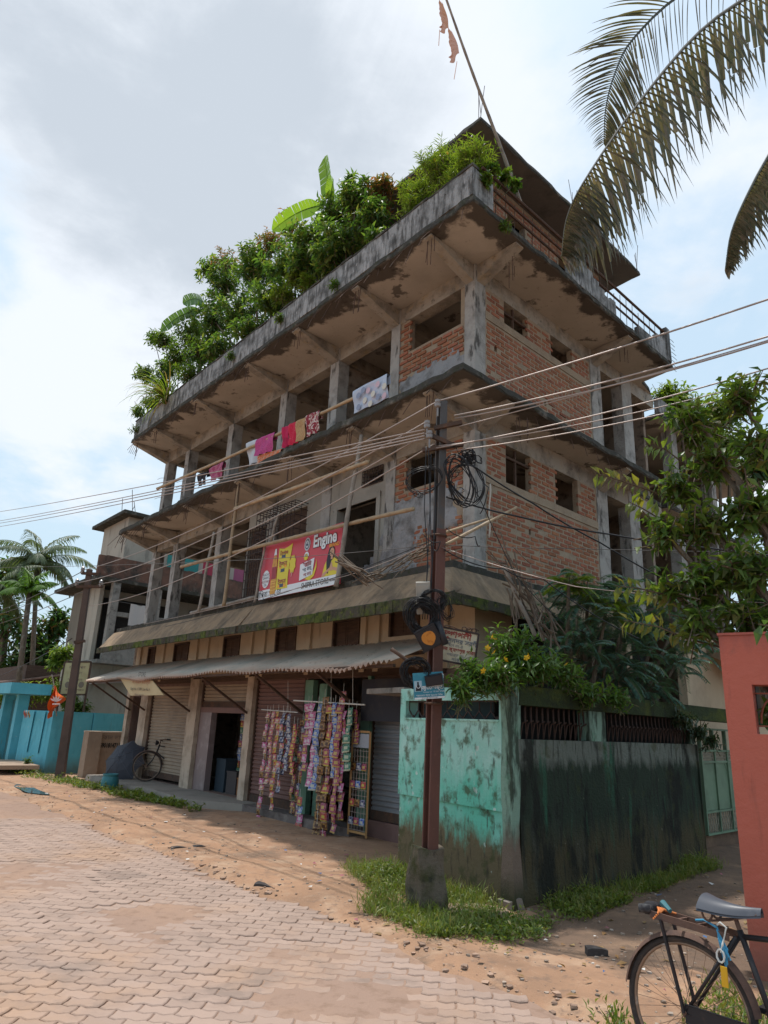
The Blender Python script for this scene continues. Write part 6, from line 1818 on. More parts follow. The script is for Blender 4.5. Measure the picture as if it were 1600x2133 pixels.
# lane side
LB1 = 4.32
s = MB()
s.grid(lambda u, v: W(-0.03 * (1 - v) + 0.006 * math.sin(u * 31 + v * 7) * math.sin(v * 19 + u * 11) - (0.05 * max(0, 0.25 - v) * 2), 0.103 + (LB1 - 0.103) * u, -0.2 + 1.724 * v), 50, 24)
s.build('lane_wall', m_mossw, gw, smooth=True)
s = MB(); s.wbox(0.02, 0.2, 0.103, LB1, -0.2, 1.523); s.wbox(-0.03, 0.2, LB1 + 0.001, LB1 + 0.02, -0.2, 1.524); s.build('lane_wall_core', m_mossw, gw)
s = MB()
for u0, u1, v0, v1 in cells(0.103, LB1, 1.526, 1.855, [(0.15, 1.47, 1.5, 1.9), (1.85, 4.2, 1.5, 1.9)]): s.wbox(0.0, 0.15, u0, u1, v0, v1)
s.build('lane_wall_pier', m_pier, gw, kind='stuff')
m_topm = mat('mossy_top_band', (0.03, 0.045, 0.018), [((0.075, 0.09, 0.015), (2, 2, 4), 0.5, 0.66, 0.9), ((0.015, 0.017, 0.014), 5, 0.5, 0.68, 0.8)], 1.0, (30, 0.8))
s = MB(); s.wbox(-0.02, 0.17, 0.103, 7.2, 1.857, 2.05); s.build('top_beam', m_topm, gw)
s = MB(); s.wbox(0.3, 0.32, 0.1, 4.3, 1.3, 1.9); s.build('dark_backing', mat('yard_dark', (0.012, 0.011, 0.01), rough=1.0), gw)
s = MB()
b_ = 0.2
while b_ < 4.15:
    if not 1.42 < b_ < 1.9:
        s.bar(W(0.05, b_, 1.526), W(0.05, b_, 1.855), 0.011)
        zz_ = 1.68 + 0.0 * b_
        s.tube([W(0.05, b_, 1.53), W(0.03, b_ + 0.02, zz_), W(0.0, b_ + 0.07, zz_ + 0.03)], 0.009, 4); s.tube([W(0.0, b_ + 0.02, zz_ + 0.01), W(0.04, b_ + 0.075, zz_ + 0.08), W(0.05, b_ + 0.09, zz_ + 0.16)], 0.009, 4)
    b_ += 0.105
s.build('window_grille', mat('rust_grille', (0.045, 0.026, 0.02), [((0.085, 0.045, 0.03), 20, 0.5, 0.7)], 0.85), gw)

# green gate deeper in the lane
gt = thing('lane_gate', 'pale green sheet metal gate with lattice panel at the end of the mossy wall', 'gate', W(0.45, 5.6, 0))
GA = 0.45
gp = lambda b, z, o=0.0: W(GA - o, b, z)
x0, x1, x2 = AB(at_R(1466, 1650, GA))[1], AB(at_R(1520, 1650, GA))[1], AB(at_R(1560, 1650, GA))[1]
zb = at_R(1480, 1738, GA)[2]; zt_ = at_R(1490, 1587, GA)[2]; zl = at_R(1490, 1564, GA)[2]; zm = at_R(1490, 1690, GA)[2]; zh = at_R(1490, 1520, GA)[2]
m_gate = mat('gate_green', (0.15, 0.24, 0.155), [((0.11, 0.17, 0.11), 3, 0.45, 0.7), ((0.2, 0.28, 0.19), 8, 0.55, 0.75)], 0.6)
s = MB()
for q0, q1 in ((x0 + 0.02, x1 - 0.02), (x1 + 0.03, x2 + 0.8)): s.wbox(GA, GA + 0.015, q0, q1, zm + 0.02, zt_ - 0.02)
s.build('sheet_panel', m_gate, gt, kind='stuff')
s = MB()
for z_ in (zb, zm, zt_, zl, zh): s.wbox(GA - 0.02, GA + 0.03, x0, x2 + 0.8, z_ - 0.015, z_ + 0.015)
for q in (x0, (x0 + x1) / 2, x1, x2 + 0.2): s.wbox(GA - 0.025, GA + 0.035, q - 0.015, q + 0.02, zb, zh)
s.build('frame', m_gate, gt)
m_lat = mat('gate_pale', (0.33, 0.31, 0.24), rough=.6)
for zz0, zz1 in ((zt_, zl), (zb, zm)):
    s = MB(); q = x0; st_ = (zz1 - zz0) * 0.5
    while q < x2 + 0.5:
        s.bar(gp(q, zz0), gp(q + st_, zz1), 0.008); s.bar(gp(q + st_, zz0), gp(q, zz1), 0.008); q += st_ * 0.6
    s.build('lattice', m_lat, gt, kind='stuff')
s = MB()
for k in range(9): s.tube([gp(x0 + 0.05 + 0.075 * k + 0.03 * math.cos(t), zl + 0.02 + 0.025 * math.sin(t)) for t in np.linspace(0, math.pi, 7)], 0.006, 4)
s.build('scalloped_trim', m_lat, gt, kind='stuff')
for q in (x1 - 0.05,):
    s = MB(); s.tube([gp(q - 0.1, zt_ - 0.03, .02), gp(q - 0.06, zt_ - 0.1, .02), gp(q - 0.03, zt_ - 0.12, .02), gp(q, zt_ - 0.2, .02)], 0.007, 4); s.build('scroll', m_gate, gt)
MB().wbox(GA + 0.04, GA + 0.2, x0 - 0.5, x2 + 1.5, -0.1, zb - 0.02).build('threshold', m_lane, gt)
# neighbour house glimpsed over the gate
nh = thing('neighbour_house', 'beige house wall with dark window and mossy sunshade beyond the lane gate', 'house', W(1.2, 7.6, 0))
s = MB()
for u0, u1, v0, v1 in cells(6.4, 16, -0.1, 3.4, [(8.3, 10.4, 2.1, 2.75)]): s.wbox(0.95, 1.1, u0, u1, v0, v1)
s.build('wall', m_beige, nh)
MB().wbox(1.2, 1.25, 8.2, 10.5, 2.0, 2.85).build('window', m_dark, nh)
s = MB(); s.hexa([W(0.3, 7.4, 2.8), W(0.3, 12.4, 2.8), W(0.95, 12.4, 3.1), W(0.95, 7.4, 3.1), W(0.3, 7.4, 2.9), W(0.3, 12.4, 2.9), W(0.95, 12.4, 3.3), W(0.95, 7.4, 3.3)]); s.build('sunshade', m_shade, nh)

# red wall on the right with a grilled opening
rp = at_Z(1568, 2040); rd = np.array([0.84, -0.54, 0]); rd = rd / np.linalg.norm(rd)
rn = np.array([-rd[1], rd[0], 0])
RH = float(at_plane(1506, 1324, rp, rn)[2])
def rq(x, y): 
    q = at_plane(x, y, rp, rn); return float((q - rp) @ rd), float(q[2])
m_red = mat('terracotta_paint', (0.47, 0.125, 0.085), [((0.41, 0.105, 0.07), 1.2, 0.42, 0.7), ((0.44, 0.13, 0.09), (3, 3, 1.5), 0.55, 0.75, 0.7), ((0.27, 0.085, 0.06), (11, 11, 1.2), 0.60, 0.70, 0.45), ((0.52, 0.20, 0.15), 14, 0.66, 0.69, 0.4), ((0.22, 0.10, 0.08), 4, 0.66, 0.72, 0.4)], 0.75, (7, 0.55), zmask=[((0.27, 0.10, 0.07), 0.5, 0.1, 0.5), ((0.35, 0.10, 0.075), 2.25, 2.4, 0.5)])
rw = thing('red_wall', 'terracotta red wall end with a square opening at the right edge', 'wall', rp)
h0, z1_ = rq(1566, 1426); h0b, z0_ = rq(1577, 1529)
hu0 = (h0 + h0b) / 2; hu1 = hu0 + 0.62
def rbox(s, u0, u1, z0, z1, o0, o1):
    f = lambda u, z, o: rp + rd * u + rn * o + np.array([0, 0, z])
    s.hexa([f(u0, z0, o0), f(u1, z0, o0), f(u1, z0, o1), f(u0, z0, o1), f(u0, z1, o0), f(u1, z1, o0), f(u1, z1, o1), f(u0, z1, o1)])
s = MB()
for u0, u1, v0, v1 in cells(0, 3.2, -0.2, RH, [(hu0, hu1, z0_, z1_)]): rbox(s, u0, u1, v0, v1, 0, 0.22)
s.build('wall_body', m_red, rw)
s = MB(); rbox(s, -0.01, 3.2, RH + 0.001, RH + 0.02, -0.012, 0.235); s.build('coping', m_red, rw)
s = MB()
f = lambda u, z, o=0.11: rp + rd * u + rn * o + np.array([0, 0, z])
for z_ in (z0_ + 0.06, z1_ - 0.06): s.bar(f(hu0, z_), f(hu1, z_), 0.012)
for k in range(3):
    c = (hu0 + 0.15 + 0.22 * k); s.tube([f(c + 0.12 * math.cos(t), (z0_ + 0.08) + 0.2 * math.sin(t)) for t in np.linspace(0, math.pi, 12)], 0.008, 5)
s.build('opening_grille', mat('grille_red', (0.26, 0.08, 0.05), rough=.6), rw)

# ================================================================== plants
def mpp(p): return float((np.array(p) - EYE) @ FWD) / F_PX      # metres per pixel there


def pb(pt, rx, ry, w=1.0, depth=1.0):
    k = mpp(pt)
    return (pt, (rx * k, rx * k * depth, ry * k), w)


lm_dark = leaf_mat('leaf_dark_green', [(0.025, 0.06, 0.02), (0.04, 0.09, 0.025), (0.05, 0.115, 0.03), (0.07, 0.13, 0.035), (0.16, 0.075, 0.03)], 0.4)
lm_dark2 = leaf_mat('leaf_garden_green', [(0.04, 0.085, 0.03), (0.06, 0.125, 0.035), (0.09, 0.165, 0.04), (0.14, 0.22, 0.05), (0.20, 0.21, 0.06)], 0.48)
lm_mid = leaf_mat('leaf_mid_green', [(0.04, 0.085, 0.018), (0.06, 0.12, 0.022), (0.09, 0.155, 0.025), (0.13, 0.18, 0.03), (0.05, 0.10, 0.03)], 0.45)
lm_red = leaf_mat('leaf_new_red', [(0.05, 0.085, 0.025), (0.08, 0.12, 0.03), (0.20, 0.10, 0.04), (0.28, 0.11, 0.05), (0.10, 0.10, 0.03)], 0.45)
lm_light = leaf_mat('leaf_light_green', [(0.10, 0.17, 0.03), (0.15, 0.22, 0.035), (0.20, 0.25, 0.04), (0.12, 0.19, 0.04)], 0.45)
lm_feather = leaf_mat('leaf_feather', [(0.07, 0.14, 0.12), (0.09, 0.17, 0.145), (0.12, 0.21, 0.165), (0.14, 0.23, 0.15)], 0.3, 0.42)
lm_guava = leaf_mat('leaf_olive', [(0.06, 0.115, 0.03), (0.085, 0.15, 0.035), (0.11, 0.18, 0.04), (0.15, 0.20, 0.045), (0.07, 0.125, 0.04), (0.19, 0.16, 0.055)], 0.48, 0.4)
lm_allam = leaf_mat('leaf_glossy', [(0.05, 0.11, 0.025), (0.08, 0.16, 0.03), (0.12, 0.20, 0.035), (0.06, 0.12, 0.045)], 0.4, 0.35)
lm_banana = leaf_mat('leaf_banana', [(0.14, 0.24, 0.03), (0.18, 0.28, 0.035)], 0.6, 0.4)
lm_bananad = leaf_mat('leaf_banana_dark', [(0.05, 0.11, 0.04), (0.07, 0.13, 0.05)], 0.45, 0.4)
lm_palm = leaf_mat('leaf_palm', [(0.07, 0.078, 0.056), (0.105, 0.105, 0.077), (0.16, 0.14, 0.11), (0.22, 0.18, 0.145), (0.08, 0.088, 0.06)], 0.25, 0.33, 0.6)
lm_palmfar = leaf_mat('leaf_palm_far', [(0.06, 0.095, 0.05), (0.09, 0.13, 0.07), (0.12, 0.15, 0.085)], 0.35)
lm_areca = leaf_mat('leaf_areca', [(0.07, 0.16, 0.025), (0.11, 0.22, 0.03), (0.08, 0.15, 0.03)], 0.45)
m_flow = mat('yellow_petal', (0.75, 0.45, 0.02), rough=0.6)
m_flow_o = mat('orange_petal', (0.70, 0.22, 0.05), rough=0.6)


def flowers(root, pts, r, m, name='flower'):
    s = MB()
    for k in range(5):
        t = 2 * math.pi * k / 5; t1, t2 = t - 0.5, t + 0.5
        s.add([(0, 0, 0), (r * .7 * math.cos(t1), r * .7 * math.sin(t1), r * .3), (r * math.cos(t), r * math.sin(t), r * .35), (r * .7 * math.cos(t2), r * .7 * math.sin(t2), r * .3)], [(0, 1, 2, 3)])
    me = s.mesh(name, np.zeros(3)); me.materials.append(m)
    for p in pts: inst(name, me, p, (rng.normal(R(50), .5), rng.normal(0, .4), rng.random() * 6), root)


RB = 9.1    # roof level
# corner oleander
rt = plant('oleander_shrub', 'light green narrow leaved shrub at the roof corner with yellow flowers', 'shrub', at_L(930, 400, 0.95) * [1, 1, 0] + [0, 0, RB],
      [pb(at_L(870, 390, .85), 42, 40, 1.0), pb(at_L(930, 345, .85), 60, 45, 1.6), pb(at_L(985, 330, .85), 45, 35, 1.2), pb(at_L(860, 425, .72), 32, 24, .6), pb(at_L(955, 385, .75), 50, 25, .9)],
      340, 22, 0.13, 0.019, lm_light, m_twig, 'rooftop garden shrubs', 0.9, 0.1, 0.42, 0.012)
flowers(rt, [at_L(x, y, .6) for x, y in ((853, 372), (850, 395), (932, 318), (905, 335))], 0.035, m_flow)
plant('trailing_vine', 'vine with round leaves climbing over the railing right of the roof corner', 'vine', W(1.1, 0.95, RB),
      [pb(at_R(1025, 350, 1.0), 18, 14), pb(at_R(1050, 372, 1.0), 22, 15), pb(at_R(1072, 385, 1.0), 14, 10), pb(at_R(1012, 375, 0.95), 15, 18)], 40, 8, 0.10, 0.085, lm_mid, m_twig, 'rooftop garden shrubs', 0.2, 0.5, 0.15, 0.008)
# tall bush right of the banana
plant('leafy_bush', 'tall dark green bush on the roof edge right of the upright banana leaf', 'shrub', at_L(735, 520, 1.2) * [1, 1, 0] + [0, 0, RB],
      [pb(at_L(748, 415, 1.1), 55, 42, 1.3), pb(at_L(705, 440, 1.1), 42, 45, 1.1), pb(at_L(780, 455, 1.0), 40, 50, 1.2), pb(at_L(725, 500, .9), 75, 45, 1.4), pb(at_L(655, 500, .9), 55, 45, 1.1), pb(at_L(640, 550, .85), 50, 35, 1.0), pb(at_L(690, 540, .8), 50, 30, .8), pb(at_L(728, 385, 1.1), 22, 22, .4), pb(at_L(790, 495, .8), 30, 25, .5)],
      540, 13, 0.145, 0.054, lm_dark2, m_bark, 'rooftop garden shrubs', 0.35, 0.35, 0.32, 0.025)
plant('flowering_bush', 'bush with orange new leaves above the parapet by the stair roof', 'shrub', at_L(800, 480, 1.2) * [1, 1, 0] + [0, 0, RB],
      [pb(at_L(797, 388, 1.2), 26, 28), pb(at_L(790, 430, 1.2), 28, 35)], 120, 11, 0.12, 0.043, lm_red, m_bark, 'rooftop garden shrubs', 0.4, 0.3, 0.28, 0.014)
# broad dark bush with red tips further left
plant('leafy_bush', 'wide dark bush with reddish tips in the middle of the roof edge', 'shrub', at_L(560, 640, 1.2) * [1, 1, 0] + [0, 0, RB],
      [pb(at_L(465, 590, 1.2), 48, 62, 1.3), pb(at_L(535, 555, 1.2), 55, 48, 1.3), pb(at_L(600, 550, 1.1), 60, 55, 1.4), pb(at_L(500, 650, 1.0), 65, 50, 1.3), pb(at_L(570, 625, .9), 65, 42, 1.3), pb(at_L(445, 665, .95), 40, 60, 1.0), pb(at_L(455, 725, .8), 45, 32, .8), pb(at_L(520, 690, .75), 45, 26, .6), pb(at_L(430, 560, 1.2), 24, 24, .4), pb(at_L(640, 520, 1.0), 40, 35, .6)],
      720, 13, 0.16, 0.06, lm_dark2, m_bark, 'rooftop garden shrubs', 0.35, 0.35, 0.34, 0.03)
plant('flowering_bush', 'red tipped shoots standing out above the wide dark bush', 'shrub', at_L(585, 560, 1.35) * [1, 1, 0] + [0, 0, RB],
      [pb(at_L(598, 468, 1.3), 26, 30), pb(at_L(565, 505, 1.3), 34, 30), pb(at_L(530, 535, 1.3), 32, 25), pb(at_L(470, 545, 1.3), 32, 30)], 230, 12, 0.12, 0.04, lm_red, m_bark, 'rooftop garden shrubs', 0.6, 0.25, 0.3, 0.014)
plant('yellow_shrub', 'small yellow green shrub at the parapet below the wide bush', 'shrub', at_L(610, 610, .8) * [1, 1, 0] + [0, 0, RB],
      [pb(at_L(618, 578, .75), 28, 26), pb(at_L(590, 615, .75), 30, 24), pb(at_L(640, 590, .75), 20, 22)], 200, 12, 0.095, 0.04, lm_light, m_twig, 'rooftop garden shrubs', 0.5, 0.25, 0.25, 0.012)
plant('leafy_bush', 'loose shrub with orange leaves beside the left banana plant', 'shrub', at_L(385, 765, 1.1) * [1, 1, 0] + [0, 0, RB],
      [pb(at_L(400, 690, 1.0), 40, 45, 1.3), pb(at_L(340, 705, 1.0), 32, 22, .8), pb(at_L(420, 730, .9), 48, 42, 1.2), pb(at_L(370, 745, .9), 40, 36), pb(at_L(320, 700, 1.0), 14, 14, .25), pb(at_L(400, 780, .75), 40, 20, .6)], 330, 12, 0.155, 0.054, lm_mid, m_bark, 'rooftop garden shrubs', 0.5, 0.3, 0.36, 0.018)
plant('drooping_shrub', 'dark drooping shrub at the left end of the roof garden', 'shrub', at_L(325, 830, 1.1) * [1, 1, 0] + [0, 0, RB],
      [pb(at_L(303, 780, .95), 26, 22), pb(at_L(335, 800, .95), 28, 34), pb(at_L(350, 765, .95), 26, 24), pb(at_L(290, 858, .7), 14, 9, .4), pb(at_L(320, 840, .8), 28, 20, .7)], 190, 12, 0.165, 0.045, lm_dark2, m_bark, 'rooftop garden shrubs', -0.1, 0.6, 0.3, 0.014)
for k, (x, y, l_) in enumerate(((700, 605, 'tuft of weed growing from the parapet below the tall bush'), (585, 668, 'tuft of weed growing from the parapet below the wide bush'), (485, 745, 'tuft of weed growing on the parapet left of the middle'), (1165, 478, 'weed growing at the slab edge under the side railing'), (285, 900, 'weeds hanging on the left end of the parapet'))):
    p = at_L(x, y, 0.47) if k != 3 else at_R(1058, 480, 0.95)
    plant('weed_tuft', l_, 'weed', p, [pb(p + np.array([0, 0, 0.05]) - DR * .05, 13, 14)], 14, 8, 0.09, 0.03, lm_mid, m_twig, 'weeds rooted in the roof edge', 0.2, 0.4, 0.14, 0.006)


def arching(base, d, L_, up, n=12, sag=1.0):
    """spine of a blade that leaves base along d (horizontal) and bends over"""
    o = []
    p = np.array(base, float); el = up
    for k in range(n + 1):
        o.append(p.copy())
        p = p + (unit(d) * math.cos(el) + np.array([0, 0, math.sin(el)])) * L_ / n
        el -= sag / n
    return o


def blade(s, spine, wfun, fold=0.25, tear=None, face=None):
    m = len(spine)
    for i in range(m - 1):
        p, q = spine[i], spine[i + 1]
        d = unit(q - p); sd = unit(np.cross(d, face)) if face is not None else (unit(np.cross(d, [0, 0, 1.0])) if abs(d[2]) < 0.97 else unit(np.cross(d, [1.0, 0, 0]))); nn = np.cross(sd, d)
        w0, w1 = wfun(i / (m - 1)), wfun((i + 1) / (m - 1))
        gapv = tear(i) if tear else 0.0
        for sg in (-1, 1):
            a, b = p + sd * sg * w0 - nn * abs(w0) * fold, q + sd * sg * w1 - nn * abs(w1) * fold
            if gapv: b = b - (q - p) * gapv
            s.add([p, q, b, a] if sg > 0 else [p, a, b, q], [(0, 1, 2, 3)])


def banana(label, base, leaves, m, H):
    root = thing('banana_plant', label, 'banana plant', base, 'banana plants on the roof')
    s = MB(); s.tube([base, base + np.array([0, 0, H * .5]), base + np.array([0, 0, H])], [0.07, 0.06, 0.035], 8)
    s.build('stem', mat('banana_stem', (0.16, 0.19, 0.07), [((0.2, 0.15, 0.08), 5, 0.5, 0.7)], 0.6), root, smooth=True)
    for d, L_, up, sag, wd in leaves:
        sp = arching(base + np.array([0, 0, H * 0.97]), d, L_, up, 18, sag)
        s = MB(); s.tube(sp, [0.014 * (1 - 0.8 * k / 18) for k in range(19)], 5, cap=False)
        blade(s, sp, lambda t: wd * (0.06 if t < 0.12 else min(1, (t - 0.1) / 0.2)) * min(1, (1.02 - t) / 0.13) , 0.3, lambda i: (0.22 if (i * 7) % 5 < 2 and i > 7 else 0.0), face=DR * 0.75 + np.array([0, 0, 0.55]))
        s.build('leaf', m, root)
bb1 = at_L(682, 490, 0.95); bb1[2] = RB
topz = at_L(668, 438, 0.95)[2]
banana('banana plant with bright upright leaf sticking out of the roof garden', bb1, [(DL * .25 - DR * .1, 1.35, R(84), 0.15, 0.20), (DL * 1.0 - DR * .15, 1.95, R(30), 0.75, 0.18), (-DL * .5 - DR * .3, 0.8, R(35), 1.3, 0.14), (DL * 1 + DR * .3, 1.6, R(5), 0.7, 0.15)], lm_banana, max(0.8, topz - RB))
bb2 = at_L(422, 720, 0.95); bb2[2] = RB
topz = at_L(418, 655, 0.95)[2]
banana('dark banana plant with arching leaves at the left of the roof garden', bb2, [(DL * 1 - DR * .1, 1.75, R(62), 1.15, 0.16), (DL * 1 - DR * .3, 1.9, R(25), 1.0, 0.15), (DL * .4 + DR, 1.2, R(60), 1.2, 0.15)], lm_bananad, max(0.8, topz - RB))
# spiky plant hanging over the parapet at the left
gp_ = at_L(347, 838, 0.50)
sp_ = thing('spider_plant', 'large tuft of strap leaves hanging over the left parapet', 'plant', gp_)
s = MB(); s2 = MB()
for k in range(90):
    t = rng.random() * 6.28; d = DL * math.cos(t) + DR * math.sin(t) - DR * 0.75
    L_ = 0.7 + 0.9 * rng.random()
    q = s if k % 3 else s2
    blade(q, arching(gp_ + rnd_unit(1)[0] * .06, d, L_, R(20 + 60 * rng.random()), 8, 1.5 + 1.2 * rng.random()), lambda t: 0.017 * (1 - t ** 2) + 0.001, 0.5)
s.build('blades', lm_light, sp_, kind='stuff'); s2.build('dry_blades', leaf_mat('straw_blade', [(0.30, 0.23, 0.10), (0.22, 0.16, 0.08)], 0.3), sp_, kind='stuff')

# light tree behind the rear wing, right
plant('garden_tree', 'pale green fine leaved tree rising behind the rear wing roof', 'tree', at_D(1440, 1000, 15) * [1, 1, 0],
      [pb(at_D(1420, 850, 15), 45, 50, 1.4), pb(at_D(1460, 900, 15), 45, 50, 1.2), pb(at_D(1385, 820, 15), 28, 30, .6), pb(at_D(1500, 860, 15), 50, 50, 1.2), pb(at_D(1520, 930, 15.5), 55, 60, 1.2)],
      380, 12, 0.16, 0.07, lm_light, m_bark, None, 0.4, 0.3, 0.5, 0.06)
# ---------------- right: allamanda over the green wall
rt = plant('allamanda_shrub', 'glossy green shrub with yellow flowers spilling over the green corner wall', 'shrub', W(0.5, 0.75, 2.0),
      [pb(at_D(1055, 1345, 7.5), 55, 42, 1.5), pb(at_D(1110, 1385, 7.5), 60, 38, 1.5), pb(at_D(1000, 1400, 7.15), 52, 40, 1.3), pb(at_D(960, 1435, 6.95), 32, 28, .7), pb(at_D(1170, 1400, 7.9), 55, 35, 1.2), pb(at_D(1215, 1440, 8.1), 55, 22, .8), pb(at_D(1290, 1450, 8.4), 32, 16, .4), pb(at_D(1050, 1405, 7.2), 60, 32, 1.1)],
      330, 13, 0.105, 0.032, lm_allam, m_twig, None, 0.55, 0.25, 0.24, 0.02)
flowers(rt, [at_D(x, y, Y) for x, y, Y in ((1027, 1326, 7.2), (1030, 1332, 7.2), (1015, 1350, 7.1), (1096, 1370, 7.2), (1052, 1375, 7.0), (1030, 1360, 7.0), (1008, 1398, 6.9), (1100, 1366, 7.2), (1180, 1385, 7.6))], 0.036, m_flow)
# dark feathery tree
def feather_tree(name, label, base, blobs, nfr, L_, lm, group=None):
    root = thing(name, label, 'tree', base, group)
    st = MB(); Ps, Ds, Ns, Ls = [], [], [], []
    w = np.array([b[2] for b in blobs], float); w /= w.sum()
    for bi, (c, r, _) in enumerate(blobs):
        c = np.array(c); st.tube([base, base * .4 + c * .6 + [0, 0, .1], c, c + [0, 0, r[2] * .5]], [0.05, 0.035, 0.02, 0.006], 5)
        for k in range(int(nfr * w[bi])):
            d = rnd_unit(1)[0]; p = c + d * np.array(r) * rng.random() ** 0.4
            hd = unit(np.array([d[0], d[1], 0]) + rnd_unit(1)[0] * .5)
            sp = arching(p, hd, L_ * (0.7 + 0.6 * rng.random()), R(35 * rng.random() + 5), 9, 0.9 + 0.6 * rng.random())
            st.tube(sp, 0.004, 3, cap=False)
            for i in range(1, 10):
                dd = unit(sp[i] - sp[i - 1]); sd = unit(np.cross(dd, [0, 0, 1.0]) + 1e-6)
                for sg in (-1, 1):
                    for h in (0.25, 0.75):
                        Ps.append(sp[i - 1] * (1 - h) + sp[i] * h); Ds.append(sd * sg + dd * 0.45 + np.array([0, 0, -0.25])); Ns.append(np.array([0, 0, 1.0]) + rnd_unit(1)[0] * .25); Ls.append(0.085 * (1.1 - 0.5 * abs(i / 9 - 0.45)))
    st.build('branches', m_bark, root)
    V, Fc = leaf_arrays(np.array(Ps), np.array(Ds), np.array(Ns), np.array(Ls) * 1.15, np.array(Ls) * 0.33, 0.1)
    tri_object('crown', V, Fc, lm, root)
    return root
feather_tree('feathery_tree', 'dark blue green tree with feathery leaves above the mossy lane wall', W(0.9, 2.6, 0),
     [pb(at_R(x, y, .35), rx, ry, w_) for x, y, rx, ry, w_ in ((1225, 1230, 60, 40, 1.0), (1310, 1250, 70, 45, 1.1), (1205, 1300, 60, 45, 1.1), (1290, 1330, 75, 50, 1.4), (1375, 1300, 60, 50, 1.1), (1260, 1390, 70, 40, 1.1), (1350, 1390, 70, 50, 1.2), (1420, 1360, 45, 45, .8), (1190, 1360, 45, 35, .7), (1420, 1270, 50, 40, .7), (1340, 1440, 60, 25, .6))], 430, 0.40, lm_feather)
feather_tree('feathery_sapling', 'bright green feathery sprig at the left edge of the dark feathery tree', W(0.7, 1.9, 0), [pb(at_R(1185, 1215, .3), 16, 8), pb(at_R(1265, 1262, .1), 30, 14)], 26, 0.3, lm_light)
# olive leaved tree overhanging from the right
GB = np.array([4.9, 5.4, 0])
plant('guava_tree', 'large olive green leaved tree overhanging the lane from the right edge', 'tree', GB,
      [pb(at_D(x, y, Y), rx, ry, w_) for x, y, Y, rx, ry, w_ in ((1545, 830, 5.9, 55, 60, 1.1), (1450, 865, 6.0, 60, 45, 1.0), (1580, 930, 5.8, 60, 60, 1.2), (1490, 960, 6.1, 60, 50, 1.1), (1420, 1010, 6.2, 50, 50, .9), (1560, 1060, 5.8, 60, 60, 1.4), (1470, 1090, 6.0, 60, 55, 1.2), (1390, 1110, 6.1, 45, 40, .7), (1560, 1180, 5.7, 65, 60, 1.4), (1470, 1210, 5.9, 65, 50, 1.2), (1390, 1220, 6.1, 45, 40, .6), (1550, 1280, 5.7, 60, 45, 1.0), (1450, 1290, 5.9, 55, 35, .8))],
      250, 11, 0.14, 0.055, lm_guava, m_bark, None, 0.25, 0.4, 0.36, 0.045, spread=1.0, twig_r=0.005, kids=260)
def sprig(label, pts, Y, n, lm):
    root = thing('leafy_branch', label, 'branch', at_D(*pts[0], Y), 'long shoots of the overhanging tree')
    P_ = [at_D(x, y, Y - 0.12 * i) for i, (x, y) in enumerate(pts)]
    s = MB(); s.tube(P_, [0.012 - 0.009 * i / (len(P_) - 1) for i in range(len(P_))], 5); s.build('stem', m_bark, root)
    Ps, Ds, Ns = [], [], []
    for k in range(n):
        t = (0.25 + 0.75 * (k / n)) * (len(P_) - 1); i = min(int(t), len(P_) - 2); f = t - i
        d = unit(P_[i + 1] - P_[i]); sd = unit(np.cross(d, FWD))
        Ps.append(P_[i] * (1 - f) + P_[i + 1] * f); Ds.append(d * 0.5 + sd * (1 if k % 2 else -1) + rnd_unit(1)[0] * .45 + np.array([0, 0, -.25])); Ns.append(-FWD * .6 + np.array([0, 0, 1.0]) + rnd_unit(1)[0] * .6)
    lv, lf = leaf_arrays(np.zeros((1, 3)), np.array([[1.0, 0, 0]]), np.array([[0, 0, 1.0]]), 1.0, 0.42, 0.3)
    me = bpy.data.meshes.new('leaf'); me.from_pydata(lv.tolist(), [], lf.tolist()); me.materials.append(lm)
    for p, d, nn in zip(Ps, Ds, Ns):
        x = unit(d); y = unit(np.cross(nn, x)); z = np.cross(x, y); k = 0.125 * random.uniform(.75, 1.25); q = p - off(root)
        o = bpy.data.objects.new('leaf', me); COL.objects.link(o); o.parent = root
        o.matrix_local = Matrix(((x[0] * k, y[0] * k, z[0] * k, q[0]), (x[1] * k, y[1] * k, z[1] * k, q[1]), (x[2] * k, y[2] * k, z[2] * k, q[2]), (0, 0, 0, 1)))
    return root
lm_yel = leaf_mat('leaf_yellowing', [(0.10, 0.15, 0.03), (0.15, 0.18, 0.04), (0.22, 0.19, 0.05), (0.08, 0.12, 0.03)], 0.45, 0.45)
sprig('leafy shoot reaching furthest left before the upper slab', [(1430, 1050), (1350, 1020), (1290, 1000), (1240, 985)], 6.4, 22, lm_yel)
sprig('leafy shoot reaching left under the upper rear slab', [(1480, 1010), (1430, 970), (1385, 935), (1345, 925)], 6.4, 20, lm_guava)
sprig('leafy shoot hanging before the thin rear columns', [(1450, 1150), (1390, 1090), (1340, 1060), (1310, 1045)], 6.3, 20, lm_yel)
sprig('yellowing shoot over the top of the dark feathery tree', [(1440, 1290), (1390, 1240), (1330, 1225), (1280, 1220)], 6.2, 20, lm_yel)
sprig('long yellowing shoot running across the feathery tree to the red wall', [(1510, 1350), (1430, 1330), (1370, 1305), (1300, 1292)], 6.1, 34, lm_yel)
sprig('thin shoot sticking up at the top right against the sky', [(1560, 850), (1575, 800), (1590, 770)], 5.9, 12, lm_guava)
sprig('pair of green leaves pointing in from the right edge above the red wall', [(1640, 1310), (1610, 1305), (1580, 1300)], 4.9, 8, lm_allam)
